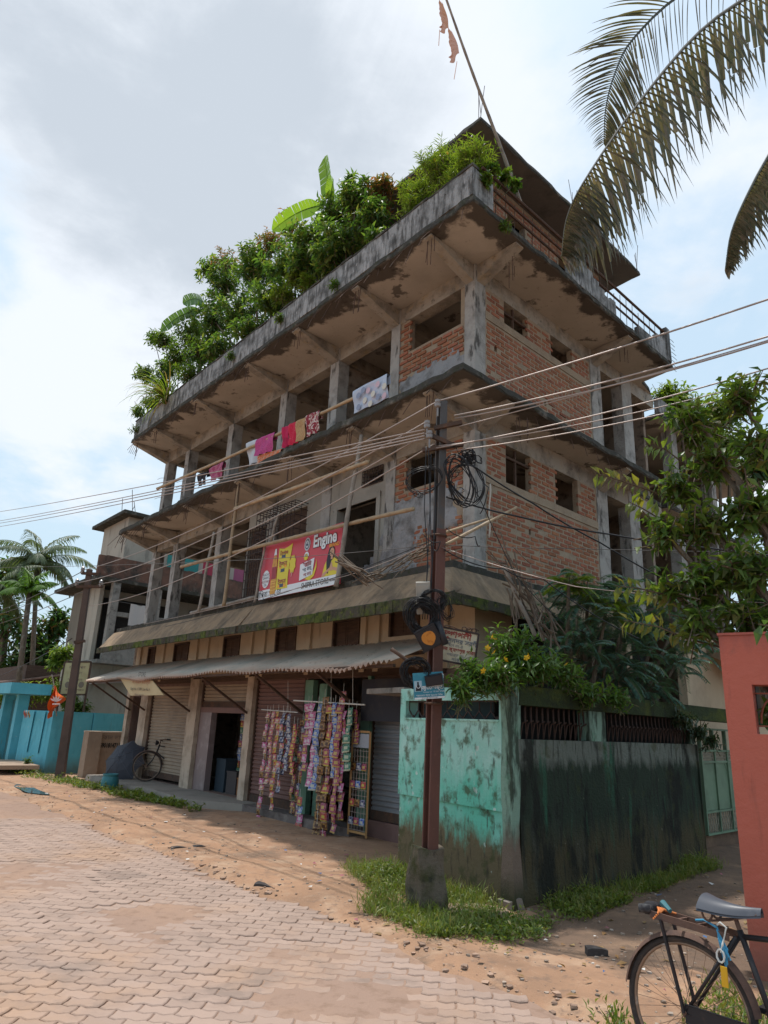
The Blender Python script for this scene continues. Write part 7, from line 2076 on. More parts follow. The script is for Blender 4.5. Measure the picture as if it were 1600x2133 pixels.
plant('trailing_vine', 'leaves of a vine showing through the opening in the red wall', 'vine', rp + rd * 0.4 + rn * 0.5,
      [(rp + rd * (hu0 + 0.14) + rn * 0.25 + np.array([0, 0, z1_ - 0.12]), (.12, .08, .07), 1), (rp + rd * (hu0 + 0.12) + rn * 0.22 + np.array([0, 0, z0_ + 0.15]), (.1, .08, .1), 1)], 12, 4, 0.11, 0.07, lm_mid, m_twig, None, 0.2, 0.3, 0.12, 0.01)
plant('creeper', 'dark creeper drooping from the end of the mossy wall top', 'creeper', W(0.2, 3.9, 2.0),
      [pb(at_R(1420, 1500, -.1), 30, 16), pb(at_R(1455, 1525, -.15), 30, 20), pb(at_R(1480, 1545, -.2), 14, 10)], 60, 9, 0.085, 0.03, leaf_mat('leaf_creeper', [(0.03, 0.06, 0.03), (0.05, 0.085, 0.04), (0.025, 0.045, 0.025)], 0.3, 0.35), m_twig, None, -0.2, 0.5, 0.22, 0.015)
plant('garden_tree', 'dense dark tree filling the gap behind the overhanging branches', 'tree', at_D(1620, 1300, 12) * [1, 1, 0],
      [pb(at_D(x, y, 12), rx, ry) for x, y, rx, ry in ((1580, 960, 60, 60), (1600, 1080, 60, 70), (1540, 1180, 70, 60), (1600, 1260, 60, 60))], 280, 12, 0.17, 0.075, lm_dark, m_bark, None, 0.3, 0.35, 0.55, 0.07)

# ---------------- coconut palm overhanging top right
def frond(s, pts, lmax, wid, side_drop, nper=46, lat=None, n_seg=7, fw=0.38):
    """leaflets along a curved rachis; lat = two lateral directions, else the level ones"""
    m = len(pts)
    P_ = np.array(pts)
    s.tube(P_, [0.028 * (1 - 0.85 * i / (m - 1)) for i in range(m)], 6, cap=False)
    for k in range(nper):
        t = 0.03 + 0.965 * k / (nper - 1); x = t * (m - 1); i = min(int(x), m - 2); f = x - i
        p = P_[i] * (1 - f) + P_[i + 1] * f; d = unit(P_[i + 1] - P_[i])
        sd = unit(np.cross(d, [0, 0, 1.0]))
        L_ = lmax * (0.6 + 0.4 * math.sin(math.pi * min(1, t * 1.1) ** 0.8)) * (1 if t < 0.72 else 1 - (t - 0.72) * 2.5)
        for si, sg in enumerate((-1, 1)):
            dr = side_drop[si] * random.uniform(.8, 1.2)
            if lat is None: v0 = unit(sd * sg * (1 - 0.25 * dr) + d * 0.75 + np.array([0, 0, 0.25 - 0.55 * dr]) + rnd_unit(1)[0] * .05)
            else:
                l_ = np.array(lat[si]); l_ = unit(l_ - d * (l_ @ d)); v0 = unit(l_ + d * (fw + rng.normal(0, .06)) + rnd_unit(1)[0] * .10)
            pts_ = [p]; v = v0; Lk = L_ * random.uniform(.88, 1.08)
            for q in range(n_seg):
                pts_.append(pts_[-1] + v * Lk / n_seg)
                v = unit(v + np.array([0, 0, -0.30 * dr]))
            blade(s, pts_, lambda u_: wid * (0.55 + 0.9 * min(u_ * 3, 1)) * (1 - u_ ** 2.2) * 0.75 + 0.001, 0.35)
PC = at_D(1800, -190, 6.6)
pb0 = np.array([PC[0] + 0.6, PC[1] + 0.5, 0])
cp = thing('coconut_palm', 'coconut palm whose drooping fronds hang in from the top right corner', 'palm tree', pb0)
s = MB(); s.tube([pb0 - [0, 0, .2], pb0 * .5 + PC * .5 + [0.25, 0, 0], PC], [0.2, 0.15, 0.13], 12); s.build('trunk', m_bark, cp, smooth=True)
def curve(ctrl, n=26):
    C_ = [np.array(c) for c in ctrl]; o = []
    for k in range(n + 1):
        t = k / n * (len(C_) - 1); i = min(int(t), len(C_) - 2); f = t - i
        p0, p1, p2, p3 = C_[max(i - 1, 0)], C_[i], C_[i + 1], C_[min(i + 2, len(C_) - 1)]
        o.append(0.5 * ((2 * p1) + (-p0 + p2) * f + (2 * p0 - 5 * p1 + 4 * p2 - p3) * f * f + (-p0 + 3 * p1 - 3 * p2 + p3) * f ** 3))
    return o
s = MB(); frond(s, curve([PC, at_D(1640, -60, 6.5), at_D(1470, 55, 6.4), at_D(1330, 215, 6.3), at_D(1225, 365, 6.2), at_D(1182, 450, 6.2), at_D(1170, 535, 6.2)]), 1.3, 0.028, (0.75, 1.0), 92, lat=(RIGHT * .8 - UP * .5 - FWD * .45, RIGHT * .8 - UP * .6 + FWD * .5)); s.build('frond', lm_palm, cp)
s = MB(); frond(s, curve([PC, at_D(1640, -130, 7.2), at_D(1430, -20, 7.3), at_D(1320, 80, 7.4), at_D(1282, 150, 7.4), at_D(1262, 225, 7.4), at_D(1258, 300, 7.4)]), 1.0, 0.017, (0.35, 0.5), 88, lat=(-RIGHT * .9 + UP * .3, RIGHT * .8 - UP * .6), fw=0.85); s.build('frond', lm_palm, cp)
s = MB(); frond(s, curve([PC, at_D(1720, 60, 6.0), at_D(1640, 250, 5.9), at_D(1570, 380, 5.8), at_D(1525, 480, 5.8), at_D(1512, 560, 5.8)]), 0.62, 0.02, (0.8, 0.9), 80, lat=(RIGHT * .9 - UP * .4 - FWD * .4, RIGHT * .6 - UP * .6 + FWD * .6)); s.build('frond', lm_palm, cp)
for k, (dx, dy, up) in enumerate(((1, .2, .5), (.6, -.9, .4), (.3, 1, .5), (1, .8, -.2), (.8, -.5, -.4))):
    s = MB(); frond(s, arching(PC, np.array([dx, dy, 0]), 3.2, up, 20, 1.5), 0.8, 0.016, (0.8, 0.8), 50); s.build('frond', lm_palm, cp)

# ---------------- far left trees
def far_palm(label, base, top, nfr, L_, lmax, wid, lm, group, up=0.9, sag=1.6):
    root = thing('palm_tree', label, 'palm tree', base, group)
    s = MB(); s.tube([base, base * .5 + top * .5, top], [0.16, 0.11, 0.10], 9); s.build('trunk', m_bark, root, smooth=True)
    for k in range(nfr):
        t = k * 2.4; el = up * (1.0 - 1.1 * (k / nfr)) + 0.15
        s = MB(); frond(s, arching(top, np.array([math.cos(t), math.sin(t), 0]), L_ * random.uniform(.85, 1.1), el, 14, sag), lmax, wid, (0.9, 0.9), 34); s.build('frond', lm, root)
b0 = at_D(80, 1440, 33) * [1, 1, 0]
far_palm('tall coconut palm with drooping fronds beyond the turquoise wall', b0, at_D(78, 1175, 33), 17, 2.7, 0.85, 0.035, lm_palmfar, 'palms beyond the wall', 1.3)
b1 = at_D(45, 1440, 28) * [1, 1, 0]
far_palm('bright green areca palm standing before the coconut palm', b1, at_D(62, 1232, 28), 9, 1.35, 0.5, 0.045, lm_areca, 'palms beyond the wall', 1.4, 1.3)
far_palm('second bushy palm at the far left edge', at_D(-20, 1440, 31) * [1, 1, 0], at_D(-10, 1235, 31), 13, 2.4, 0.8, 0.035, lm_palmfar, 'palms beyond the wall', 1.2)
plant('background_tree', 'dark broad tree behind the palms at the left edge', 'tree', at_D(10, 1440, 40) * [1, 1, 0],
      [pb(at_D(x, y, 40), rx, ry) for x, y, rx, ry in ((15, 1200, 40, 40), (10, 1290, 55, 60), (70, 1330, 55, 55), (100, 1370, 50, 45), (40, 1390, 60, 40), (-50, 1250, 60, 90), (120, 1300, 25, 40))], 420, 10, 0.5, 0.22, lm_dark, m_bark, None, 0.3, 0.3, 1.2, 0.2)
plant('garden_bush', 'leafy bush with pale blossoms rising over the turquoise wall', 'shrub', at_D(95, 1480, 25) * [1, 1, 0],
      [pb(at_D(x, y, 25), rx, ry) for x, y, rx, ry in ((60, 1440, 45, 26), (110, 1440, 40, 28), (20, 1450, 40, 24), (150, 1462, 25, 18), (-30, 1450, 40, 25))], 260, 12, 0.17, 0.08, lm_light, m_bark, None, 0.4, 0.3, 0.4, 0.03)
plant('garden_bush', 'dark leafy bush between the left pole and the shed', 'shrub', at_D(180, 1480, 24) * [1, 1, 0],
      [pb(at_D(170, 1472, 24), 22, 14), pb(at_D(155, 1478, 24), 18, 12)], 70, 10, 0.16, 0.08, lm_mid, m_bark, None, 0.4, 0.3, 0.35, 0.03)
plant('croton_bush', 'yellow green croton bush growing on the grey house ledge', 'shrub', at_D(140, 1390, 23.5),
      [pb(at_D(135, 1360, 23.5), 26, 18), pb(at_D(118, 1378, 23.5), 14, 14)], 60, 9, 0.24, 0.09, lm_light, m_bark, None, 0.5, 0.3, 0.4, 0.02)
plant('garden_bush', 'clipped green hedge bush by the tin shed roof', 'shrub', at_D(215, 1440, 27) * [1, 1, 0], [pb(at_D(200, 1437, 27), 40, 10)], 60, 9, 0.16, 0.08, lm_mid, m_bark, None, 0.4, 0.3, 0.3, 0.02)
plant('weed_sapling', 'thin weed sapling before the turquoise wall', 'plant', at_Z(52, 1612), [pb(at_Z(52, 1612) + np.array([0, 0, .33]), 9, 10)], 14, 6, 0.09, 0.05, lm_mid, m_twig, None, 0.5, 0.3, 0.2, 0.008)

# ---------------- grass and ground cover
def groundcover(name, label, polys, n, L_, Wd, lm, up=0.8, hfun=None):
    Ps, Ds, Ns = [], [], []
    tries = 0
    while len(Ps) < n and tries < n * 20:
        tries += 1
        (p0, p1, p2, p3) = polys[rng.integers(len(polys))]
        u, v = rng.random(2)
        q = (np.array(p0) * (1 - u) + np.array(p1) * u) * (1 - v) + (np.array(p3) * (1 - u) + np.array(p2) * u) * v
        a, b = q
        e = min(u, 1 - u, v, 1 - v)
        if hnoise(a * 1.6 + 3, b * 1.9) < 0.9 - 2.4 * min(1, e * 3.5) - 0.3 and rng.random() > 0.15: continue
        if rng.random() > 0.35 + e * 4: continue
        base = W(a, b, ground_z(a, b) - 0.005)
        h = 0.03 + 0.06 * rng.random() * (1 + max(0, hnoise(a, b)))
        for k in range(3):
            Ps.append(base + np.array([rng.normal(0, .02), rng.normal(0, .02), h * rng.random()])); d = rnd_unit(1)[0]; d[2] = up * (0.3 + rng.random()); Ds.append(d); Ns.append(np.array([0, 0, 1.0]) + rnd_unit(1)[0] * .7)
    Ps, Ds, Ns = map(np.array, (Ps, Ds, Ns))
    V, Fc = leaf_arrays(Ps, Ds, Ns, L_ * (0.6 + 0.7 * rng.random(len(Ps))), Wd * (0.6 + 0.7 * rng.random(len(Ps))), 0.25)
    return tag(tri_object(name, V, Fc, lm, loc=(0, 0, 0)), label, 'grass', None, 'stuff')
lm_gc = leaf_mat('ground_leaf', [(0.09, 0.15, 0.025), (0.14, 0.20, 0.03), (0.20, 0.23, 0.04), (0.07, 0.12, 0.025), (0.22, 0.19, 0.06)], 0.35)
groundcover('grass', 'low green weeds round the pole footing and the corner of the green wall',
    [((2.1, -0.25), (0.75, -1.25), (0.75, -0.2), (2.1, 0.12)), ((0.8, -1.2), (-0.3, -1.5), (-0.15, -0.3), (0.8, -0.1)), ((0.2, -1.5), (-0.8, -1.1), (-0.5, 0.2), (0.1, -0.2)), ((1.7, -0.4), (0.2, -0.4), (0.0, -0.02), (1.7, -0.02)), ((-0.05, 0.05), (-0.62, 0.0), (-0.5, 1.5), (-0.05, 1.6)), ((-0.04, 1.5), (-0.45, 1.4), (-0.3, 4.2), (-0.04, 4.2))], 24000, 0.042, 0.017, lm_gc)
groundcover('grass', 'strip of grass along the foot of the turquoise wall', [((24, -0.55), (14.5, -0.5), (14.8, 0.35), (24, 0.3)), ((15, -0.45), (9.5, 0.15), (9.5, 0.7), (15, 0.5)), ((11, 0.1), (7.4, 0.35), (7.6, 0.7), (11, 0.7))], 5200, 0.09, 0.035, lm_gc)
groundcover('grass', 'sunlit grass under the foreground bicycle', [((-2.0, -0.3), (-3.4, -1.0), (-3.2, -1.75), (-2.2, -1.5)), ((-2.4, -0.6), (-4.0, -0.9), (-4.0, -2.0), (-2.6, -1.7)), ((-1.75, -1.3), (-2.6, -1.7), (-2.6, -2.0), (-1.7, -1.9))], 5200, 0.06, 0.014, lm_gc, 1.6)
lm_bl = leaf_mat('grass_blade', [(0.10, 0.16, 0.03), (0.16, 0.21, 0.04), (0.24, 0.22, 0.07), (0.09, 0.14, 0.03)], 0.35)
groundcover('grass', 'thin upright grass blades among the weeds at the green wall corner', [((2.3, -0.3), (0.6, -1.35), (0.6, -0.1), (2.3, 0.15)), ((0.9, -1.3), (-0.5, -1.6), (-0.15, -0.2), (0.9, -0.1)), ((1.7, -0.3), (0.0, -0.3), (0.0, -0.02), (1.7, -0.02)), ((-0.04, 0.05), (-0.6, 0.0), (-0.4, 4.2), (-0.04, 4.2))], 5200, 0.12, 0.007, lm_bl, 2.2)
# stones, dry leaves, litter
def scatter(name, label, n, fn, m, flat=0.5, r0=0.01, r1=0.03):
    s = MB()
    for k in range(n):
        a, b = fn(); r_ = r0 + (r1 - r0) * rng.random() ** 2.5
        c = W(a, b, ground_z(a, b) + r_ * 0.2)
        pts = []
        for z_ in (-.4, .3):
            for j in range(5):
                t = 2 * math.pi * j / 5 + rng.random() * .6; f_ = 0.7 + .5 * rng.random(); pts.append(c + np.array([math.cos(t) * r_ * f_, math.sin(t) * r_ * f_, z_ * r_ * flat * 2 + rng.random() * r_ * .3]))
        s.add(pts, [(4, 3, 2, 1, 0), (5, 6, 7, 8, 9)] + [(j, (j + 1) % 5, 5 + (j + 1) % 5, 5 + j) for j in range(5)])
    return tag(s.build(name, m, None, loc=(0, 0, 0)), label, 'gravel', None, 'stuff')
m_peb = mat('pebble', (0.27, 0.21, 0.165), [((0.4, 0.36, 0.32), 3, 0.5, 0.7)], 0.9, island=0.4)
scatter('gravel', 'loose stones and brick chips on the earth shoulder', 900, lambda: (rng.uniform(-3.2, 13), -1.65 + 2.2 * rng.random() ** 1.4 + (0.0)), m_peb, 0.4, 0.004, 0.022)
scatter('gravel', 'small stones strewn over the shaded lane', 550, lambda: (-0.3 - 2.6 * rng.random(), rng.uniform(-1.4, 6)), m_peb, 0.4, 0.004, 0.02)
scatter('rubble', 'crumbled chips along the edge of the paving', 300, lambda: (rng.uniform(-2.6, 5), ROAD_B1 + rng.normal(0.08, 0.12)), mat('chip_clay', (0.33, 0.22, 0.16), rough=.95, island=0.3), 0.3, 0.006, 0.035)
n = 160
a_ = rng.uniform(-2.6, 1.0, n); b_ = rng.uniform(-1.6, 3.5, n)
P_ = np.array([W(x, y, ground_z(x, y) + 0.012) for x, y in zip(a_, b_)])
D_ = rnd_unit(n); D_[:, 2] *= 0.1
V, Fc = leaf_arrays(P_, D_, np.tile([0, 0, 1.0], (n, 1)) + 0.3 * rnd_unit(n), 0.05 + 0.05 * rng.random(n), 0.025 + 0.02 * rng.random(n), 0.1)
tag(tri_object('fallen_leaves', V, Fc, leaf_mat('dry_leaf', [(0.30, 0.17, 0.06), (0.22, 0.12, 0.06), (0.36, 0.27, 0.12)], 0.15), loc=(0, 0, 0)), 'dry fallen leaves on the lane and verge', 'leaves', None, 'stuff')

# ================================================================== bicycles
def build_bike(label):
    root = thing('bicycle', label, 'bicycle', (0, 0, 0))
    m_fr = mat('bike_black', (0.022, 0.02, 0.022), [((0.06, 0.04, 0.032), 14, 0.55, 0.7, 0.8)], 0.45)
    m_ru = mat('bike_rust', (0.13, 0.075, 0.055), [((0.07, 0.045, 0.04), 12, 0.45, 0.7)], 0.75, (60, 0.3))
    m_rim = mat('bike_rim', (0.25, 0.17, 0.12), [((0.4, 0.36, 0.33), 9, 0.55, 0.7)], 0.5, metal=0.5)
    m_ty = mat('bike_tyre', (0.045, 0.038, 0.035), [((0.13, 0.095, 0.075), 8, 0.5, 0.7)], 0.9, (60, 0.4))
    m_sa = mat('saddle_vinyl', (0.075, 0.08, 0.095), [((0.12, 0.125, 0.14), 8, 0.5, 0.7)], 0.4)
    H = 0.35; WB = 1.16
    def ringp(c, r, n=40): return [np.array([c[0] + r * math.cos(t), 0, c[2] + r * math.sin(t)]) for t in np.linspace(0, 2 * math.pi, n + 1)[:-1]]
    for c in ((0, 0, H), (WB, 0, H)):
        s = MB(); s.tube(ringp(c, 0.333), 0.019, 8, closed=True); wh = s.build('wheel', m_ty, root, smooth=True)
        s = MB(); s.tube(ringp(c, 0.312), 0.0105, 6, closed=True); s.build('rim', m_rim, wh, smooth=True)
        s = MB()
        for k in range(36):
            t = 2 * math.pi * k / 36; th = t + (0.9 if k % 4 < 2 else -0.9); y = 0.03 if k % 2 else -0.03
            s.tube([np.array([c[0] + 0.022 * math.cos(th), y, c[2] + 0.022 * math.sin(th)]), np.array([c[0] + 0.306 * math.cos(t), 0, c[2] + 0.306 * math.sin(t)])], 0.0016, 3, cap=False)
        s.build('spokes', m_rim, wh, kind='stuff')
        s = MB(); s.lathe(np.array([c[0], -0.05, c[2]]), [(0.01, -0.02), (0.01, 0), (0.03, 0.005), (0.03, 0.015), (0.02, 0.02), (0.02, 0.08), (0.03, 0.085), (0.03, 0.095), (0.01, 0.10), (0.01, 0.12)], 12, (0, 1, 0)); s.build('hub', m_ru, wh)
        # mudguard
        s = MB(); a0, a1 = (R(-5), R(190)) if c[0] == 0 else (R(20), R(175))
        if c[0] == 0: a0, a1 = R(10), R(172)
        n = 26
        s.grid(lambda u, v: np.array([c[0] + (0.372 - 0.022 * (2 * v - 1) ** 2) * math.cos(a0 + (a1 - a0) * u), 0.034 * (2 * v - 1), c[2] + (0.372 - 0.022 * (2 * v - 1) ** 2) * math.sin(a0 + (a1 - a0) * u)]), n, 6)
        s.build('mudguard', m_ru, root, smooth=True)
    BB = np.array([0.46, 0, 0.30]); ST = np.array([0.29, 0, 0.79]); HT = np.array([0.93, 0, 0.86]); HB = np.array([0.975, 0, 0.68])
    s = MB(); s.tube([BB, ST], 0.0155, 8); s.tube([ST - [-0.005, 0, 0.03], HT - [0, 0, 0.03]], 0.014, 8); s.tube([BB, HB], 0.0165, 8); s.tube([HT, HB], 0.02, 8)
    for y in (-1, 1):
        s.tube([np.array([0, 0.055 * y, H]), np.array([0.43, 0.03 * y, 0.30])], 0.010, 6); s.tube([np.array([0, 0.055 * y, H]), np.array([0.28, 0.03 * y, 0.76])], 0.0095, 6)
        s.tube([HB + [0.005, 0.035 * y, -0.01], np.array([1.05, 0.045 * y, 0.5]), np.array([WB, 0.05 * y, H])], 0.011, 6)
    s.build('frame', m_fr, root, smooth=True)
    s = MB(); s.tube([ST, ST + np.array([-0.03, 0, 0.09])], 0.0125, 8); s.build('seat_post', m_ru, root)
    # saddle
    s = MB(); top = 0.915
    def sf(u, v):
        x = 0.12 + 0.29 * u; w_ = 0.105 * (1 - u) ** 1.6 + 0.022; t = (v - 0.5) * 2
        return np.array([x, w_ * t, top + 0.02 * (1 - u) ** 2 - 0.012 * math.sin(u * 3.1) - 0.05 * abs(t) ** 2.5 * (0.7 + 0.6 * (1 - u))])
    s.grid(sf, 14, 10)
    k = len(s.v); s.grid(lambda u, v: sf(u, v) - np.array([0, 0, 0.028 * (1 - abs(v - 0.5) * 1.2)]), 14, 10)
    sd = s.build('saddle', m_sa, root, smooth=True)
    for y in (-0.06, 0.06):
        s = MB(); s.tube([np.array([0.15 + 0.028 * math.cos(t), y, 0.855 - 0.0 + 0.045 * math.sin(t)]) for t in np.linspace(0, 4 * math.pi, 30)], 0.006, 5); s.tube([np.array([0.15, y, 0.81]), np.array([0.25, y * .4, 0.83]), np.array([0.39, y * .3, 0.88])], 0.006, 5); s.build('spring', m_ru, sd)
    # carrier
    s = MB(); zc = 0.765
    for y in (-0.065, 0.065): s.bar((-0.17, y, zc + 0.015), (0.26, y, zc - 0.01), 0.012, 0.035)
    for x in (-0.165, -0.02, 0.1, 0.2): s.bar((x, -0.065, zc + 0.012), (x, 0.065, zc + 0.012), 0.014)
    s.build('carrier', m_ru, root)
    for y in (-0.07, 0.07):
        s = MB(); s.bar((0.0, y, H), (-0.11, y * 0.97, zc), 0.02, 0.012); s.build('carrier_stay', m_fr, root)
    s = MB(); s.lathe(BB + np.array([0, -0.06, 0]), [(0.085, 0), (0.09, 0.002), (0.09, 0.006), (0.085, 0.008)], 22, (0, 1, 0)); s.bar(BB + [0, -0.075, 0], BB + [0.10, -0.075, -0.13], 0.014); s.bar(BB + [0, 0.075, 0], BB + [-0.10, 0.075, 0.13], 0.014); s.build('crank', m_ru, root)
    for p in ((0.10, -0.12, -0.13), (-0.10, 0.12, 0.13)):
        s = MB(); s.box(BB + np.array(p), (0.09, 0.08, 0.025)); s.build('pedal', m_black, root)
    s = MB(); s.grid(lambda u, v: np.array([0.0 + 0.46 * u, -0.062, 0.30 + 0.05 * (1 - u) * 1 + (v - 0.5) * (0.075 + 0.09 * u)]), 8, 2); s.tube([np.array([0.0, -0.062, 0.39]), np.array([0.46, -0.062, 0.385])], 0.004, 4); s.tube([np.array([0.0, -0.062, 0.31]), np.array([0.46, -0.062, 0.215])], 0.004, 4); s.build('chain_guard', m_fr, root)
    s = MB(); s.tube([HT, HT + [-0.02, 0, 0.1]], 0.012, 7); s.tube([np.array([0.66, -0.27, 0.96]), np.array([0.80, -0.25, 0.97]), np.array([0.93, -0.12, 0.965]), np.array([0.93, 0.12, 0.965]), np.array([0.80, 0.25, 0.97]), np.array([0.66, 0.27, 0.96])], 0.011, 7); s.build('handlebar', m_ru, root, smooth=True)
    for y in (-1, 1):
        s = MB(); s.tube([np.array([0.655, 0.27 * y, 0.96]), np.array([0.76, 0.258 * y, 0.968])], 0.017, 8); s.build('grip', m_black, root)
    s = MB(); s.lathe(np.array([1.0, 0, 0.90]), [(0.02, -0.05), (0.05, -0.02), (0.06, 0.02), (0.055, 0.03)], 14, (1, 0, 0)); s.build('headlamp', m_fr, root)
    return root


def copy_thing(root, label, group=None):
    c = root.copy(); COL.objects.link(c); c['label'] = label
    if group: c['group'] = group
    for ch in list(root.children):
        d = ch.copy(); COL.objects.link(d); d.parent = c
        for g_ in list(ch.children):
            e = g_.copy(); COL.objects.link(e); e.parent = d
    return c


bk = build_bike('old black roadster bicycle with rusty carrier in the right foreground')
bk2 = copy_thing(bk, 'black bicycle parked before the dusty shutter beside the umbrella')
hub = at_Z(1435, 2107, 0.322)
bdir = np.array([math.sin(R(138)), math.cos(R(138)), 0])
bk.scale = (0.92,) * 3
bk.location = (hub[0], hub[1], 0.0)
bk.rotation_euler = (R(-3), 0, math.atan2(bdir[1], bdir[0]))
wb = at_Z(302, 1628, 0.15)
bk2.scale = (0.95,) * 3
d2_ = unit(DL * 0.55 - DR * 0.95)
bk2.location = tuple(wb + np.array([0, 0, 0.0]) - d2_ * 1.1)
bk2.rotation_euler = (R(6), 0, math.atan2(d2_[1], d2_[0]))
bpy.context.view_layer.update()
MW = np.array(bk.matrix_world)
def bl(x, y, z): return (MW @ np.array([x, y, z, 1.0]))[:3]
# things tied to the foreground bicycle
m_blue = mat('rope_blue', (0.06, 0.26, 0.42), rough=0.5); m_wr = mat('rope_white', (0.6, 0.6, 0.56), rough=0.6); m_orr = mat('rope_orange', (0.6, 0.2, 0.06), rough=0.6)
s = MB(); s.tube([bl(-0.20, -0.05, 0.80), bl(-0.21, 0.0, 0.803), bl(-0.2, 0.07, 0.80)], [0.028, 0.03, 0.026], 10); s.tube([bl(-0.23, -0.08, 0.80), bl(-0.17, -0.06, 0.805)], 0.022, 8)
tag(s.build('rolled_cloth', mat('cloth_roll', (0.028, 0.027, 0.03), [((0.1, 0.1, 0.1), 20, .5, .7)], 0.9), None, smooth=True), 'dark rolled cloth strapped on the rear carrier end', 'cloth roll')
s = MB()
for k in range(8):
    c = bl(0.22 + 0.02 * math.sin(k), -0.075, 0.74 - 0.01 * k); s.tube([bl(0.20, -0.06, 0.79), bl(0.215 + 0.008 * k, -0.09, 0.74 - 0.012 * k), bl(0.24 + 0.006 * (k % 3), -0.085, 0.62 + 0.012 * (k % 4)), bl(0.255 - 0.004 * k, -0.08, 0.70), bl(0.20, -0.07, 0.78)], 0.0028, 5)
s.tube([bl(0.06, 0.0, 0.79), bl(0.12, -0.03, 0.805), bl(0.2, -0.07, 0.79)], 0.006, 5)
tag(s.build('rope', m_blue, None), 'bright blue cord looped on the carrier behind the saddle', 'rope')
s = MB(); s.tube([bl(0.2, -0.06, 0.80), bl(0.23, -0.09, 0.82), bl(0.255, -0.08, 0.80), bl(0.235, -0.09, 0.72), bl(0.22, -0.085, 0.68)], 0.005, 5); s.tube([bl(0.22 + 0.02 * math.cos(t), -0.09, 0.665 + 0.03 * math.sin(t)) for t in np.linspace(0, 6.28, 10)[:-1]], 0.005, 5, closed=True)
tag(s.build('rope', m_wr, None), 'white plastic strap hanging beside the blue cord', 'rope')
s = MB()
for k in range(5): s.tube([bl(-0.15 + 0.01 * k, -0.075, 0.76 + 0.01 * k), bl(-0.12 - 0.01 * k, 0.0, 0.81), bl(-0.16 + 0.02 * k, 0.06, 0.79)], 0.005, 5)
tag(s.build('rope', m_orr, None), 'orange cord tying the dark roll to the carrier', 'rope')
s = MB(); s.box(bl(0.235, -0.095, 0.575), (0.03, 0.006, 0.085), bdir); tag(s.build('tag', mat('tag_yellow', (0.65, 0.36, 0.02), rough=.5), None), 'yellow plastic tag hanging under the blue cord', 'tag')
s = MB(); s.tube([bl(-0.10, 0.03, 0.80), bl(-0.16, 0.06, 0.83)], [0.012, 0.018], 7); tag(s.build('bag_scrap', mat('scrap_teal', (0.05, 0.16, 0.18), rough=.6), None), 'teal plastic scrap tucked on the carrier end', 'plastic scrap')

# ================================================================== the open store and its goods
def packet_mesh(name, w_, h_, m, m2):
    s = MB(); nx, ny = 4, 6
    def fn(sg):
        def q(u, v):
            e = 4 * u * (1 - u) * min(1, 6 * min(v, 1 - v)); return np.array([(u - 0.5) * w_, -sg * 0.012 * e, (v - 0.5) * h_])
        return q
    s.grid(fn(1), nx, ny); s.grid(fn(-1), nx, ny)
    s.m = [1 if (k % 24 // ny in (1, 2) and k % ny in (2, 3)) or k % ny in (0,) else 0 for k in range(len(s.f))]
    me = s.mesh(name, np.zeros(3)); me.materials.append(m); me.materials.append(m2)
    me.polygons.foreach_set('material_index', s.m)
    return me
def pk(name, c, c2): return mat('pack_' + name, c, [(c2, 34, 0.50, 0.53)], 0.42, spec=0.4, local=True)
packs = dict(orange=pk('orange', (0.42, 0.15, 0.04), (0.40, 0.12, 0.25)), pink=pk('pink', (0.40, 0.03, 0.17), (0.45, 0.22, 0.32)), blue=pk('blue', (0.025, 0.08, 0.36), (0.25, 0.30, 0.42)), gold=pk('gold', (0.30, 0.17, 0.045), (0.14, 0.055, 0.025)), maroon=pk('maroon', (0.20, 0.018, 0.06), (0.30, 0.09, 0.12)), green=pk('green', (0.02, 0.11, 0.06), (0.12, 0.24, 0.17)), yellow=pk('yellow', (0.42, 0.36, 0.03), (0.40, 0.16, 0.04)), silver=pk('silver', (0.36, 0.36, 0.40), (0.10, 0.10, 0.16)), navy=pk('navy', (0.025, 0.03, 0.10), (0.22, 0.22, 0.28)), red=pk('red', (0.36, 0.03, 0.045), (0.34, 0.12, 0.08)))
lab = dict(orange=(0.5, 0.42, 0.3), pink=(0.5, 0.42, 0.45), blue=(0.42, 0.42, 0.36), gold=(0.07, 0.03, 0.015), maroon=(0.45, 0.3, 0.1), green=(0.4, 0.42, 0.3), yellow=(0.35, 0.05, 0.03), silver=(0.04, 0.05, 0.12), navy=(0.4, 0.4, 0.4), red=(0.48, 0.38, 0.08))
lm_ = {k: mat('label_' + k, c, rough=0.45) for k, c in lab.items()}
pm_s = {k: packet_mesh('packet', 0.118, 0.105, m, lm_[k]) for k, m in packs.items()}
pm_l = {k: packet_mesh('packet', 0.15, 0.135, m, lm_[k]) for k, m in packs.items()}
def strip(px, py, n, col, big, label, b=1.15):
    p = at_L(px, py, b); h_ = 0.13 if big else 0.10
    root = thing('packet_strip', label, 'snack strip', p, 'strips of packets hung before the store')
    for k in range(n):
        c = col if isinstance(col, str) else col[k % len(col)]
        inst('packet', (pm_l if big else pm_s)[c], p + DL * 0.012 * math.sin(k * 1.1 + px) - np.array([0, 0, h_ * (k + 0.5)]) - DR * 0.015 * math.sin(k + px), (rng.normal(-0.10, 0.12), rng.normal(0, 0.06), math.atan2(-DL[1], -DL[0]) + rng.normal(0, 0.14)), root)
    s = MB(); s.tube([p + np.array([0, 0, 0.12]), p - np.array([0, 0, h_ * n])], 0.003, 4); s.build('string', m_wr, root)
strip(557, 1484, 19, ('orange', 'gold', 'pink'), 0, 'leftmost strip of orange and pink snack packets, the longest of the small ones')
strip(569, 1482, 12, ('orange', 'maroon', 'orange'), 0, 'second strip of orange snack packets from the left')
strip(580, 1482, 16, ('yellow', 'orange'), 0, 'strip of yellow and orange packets left of the silver one')
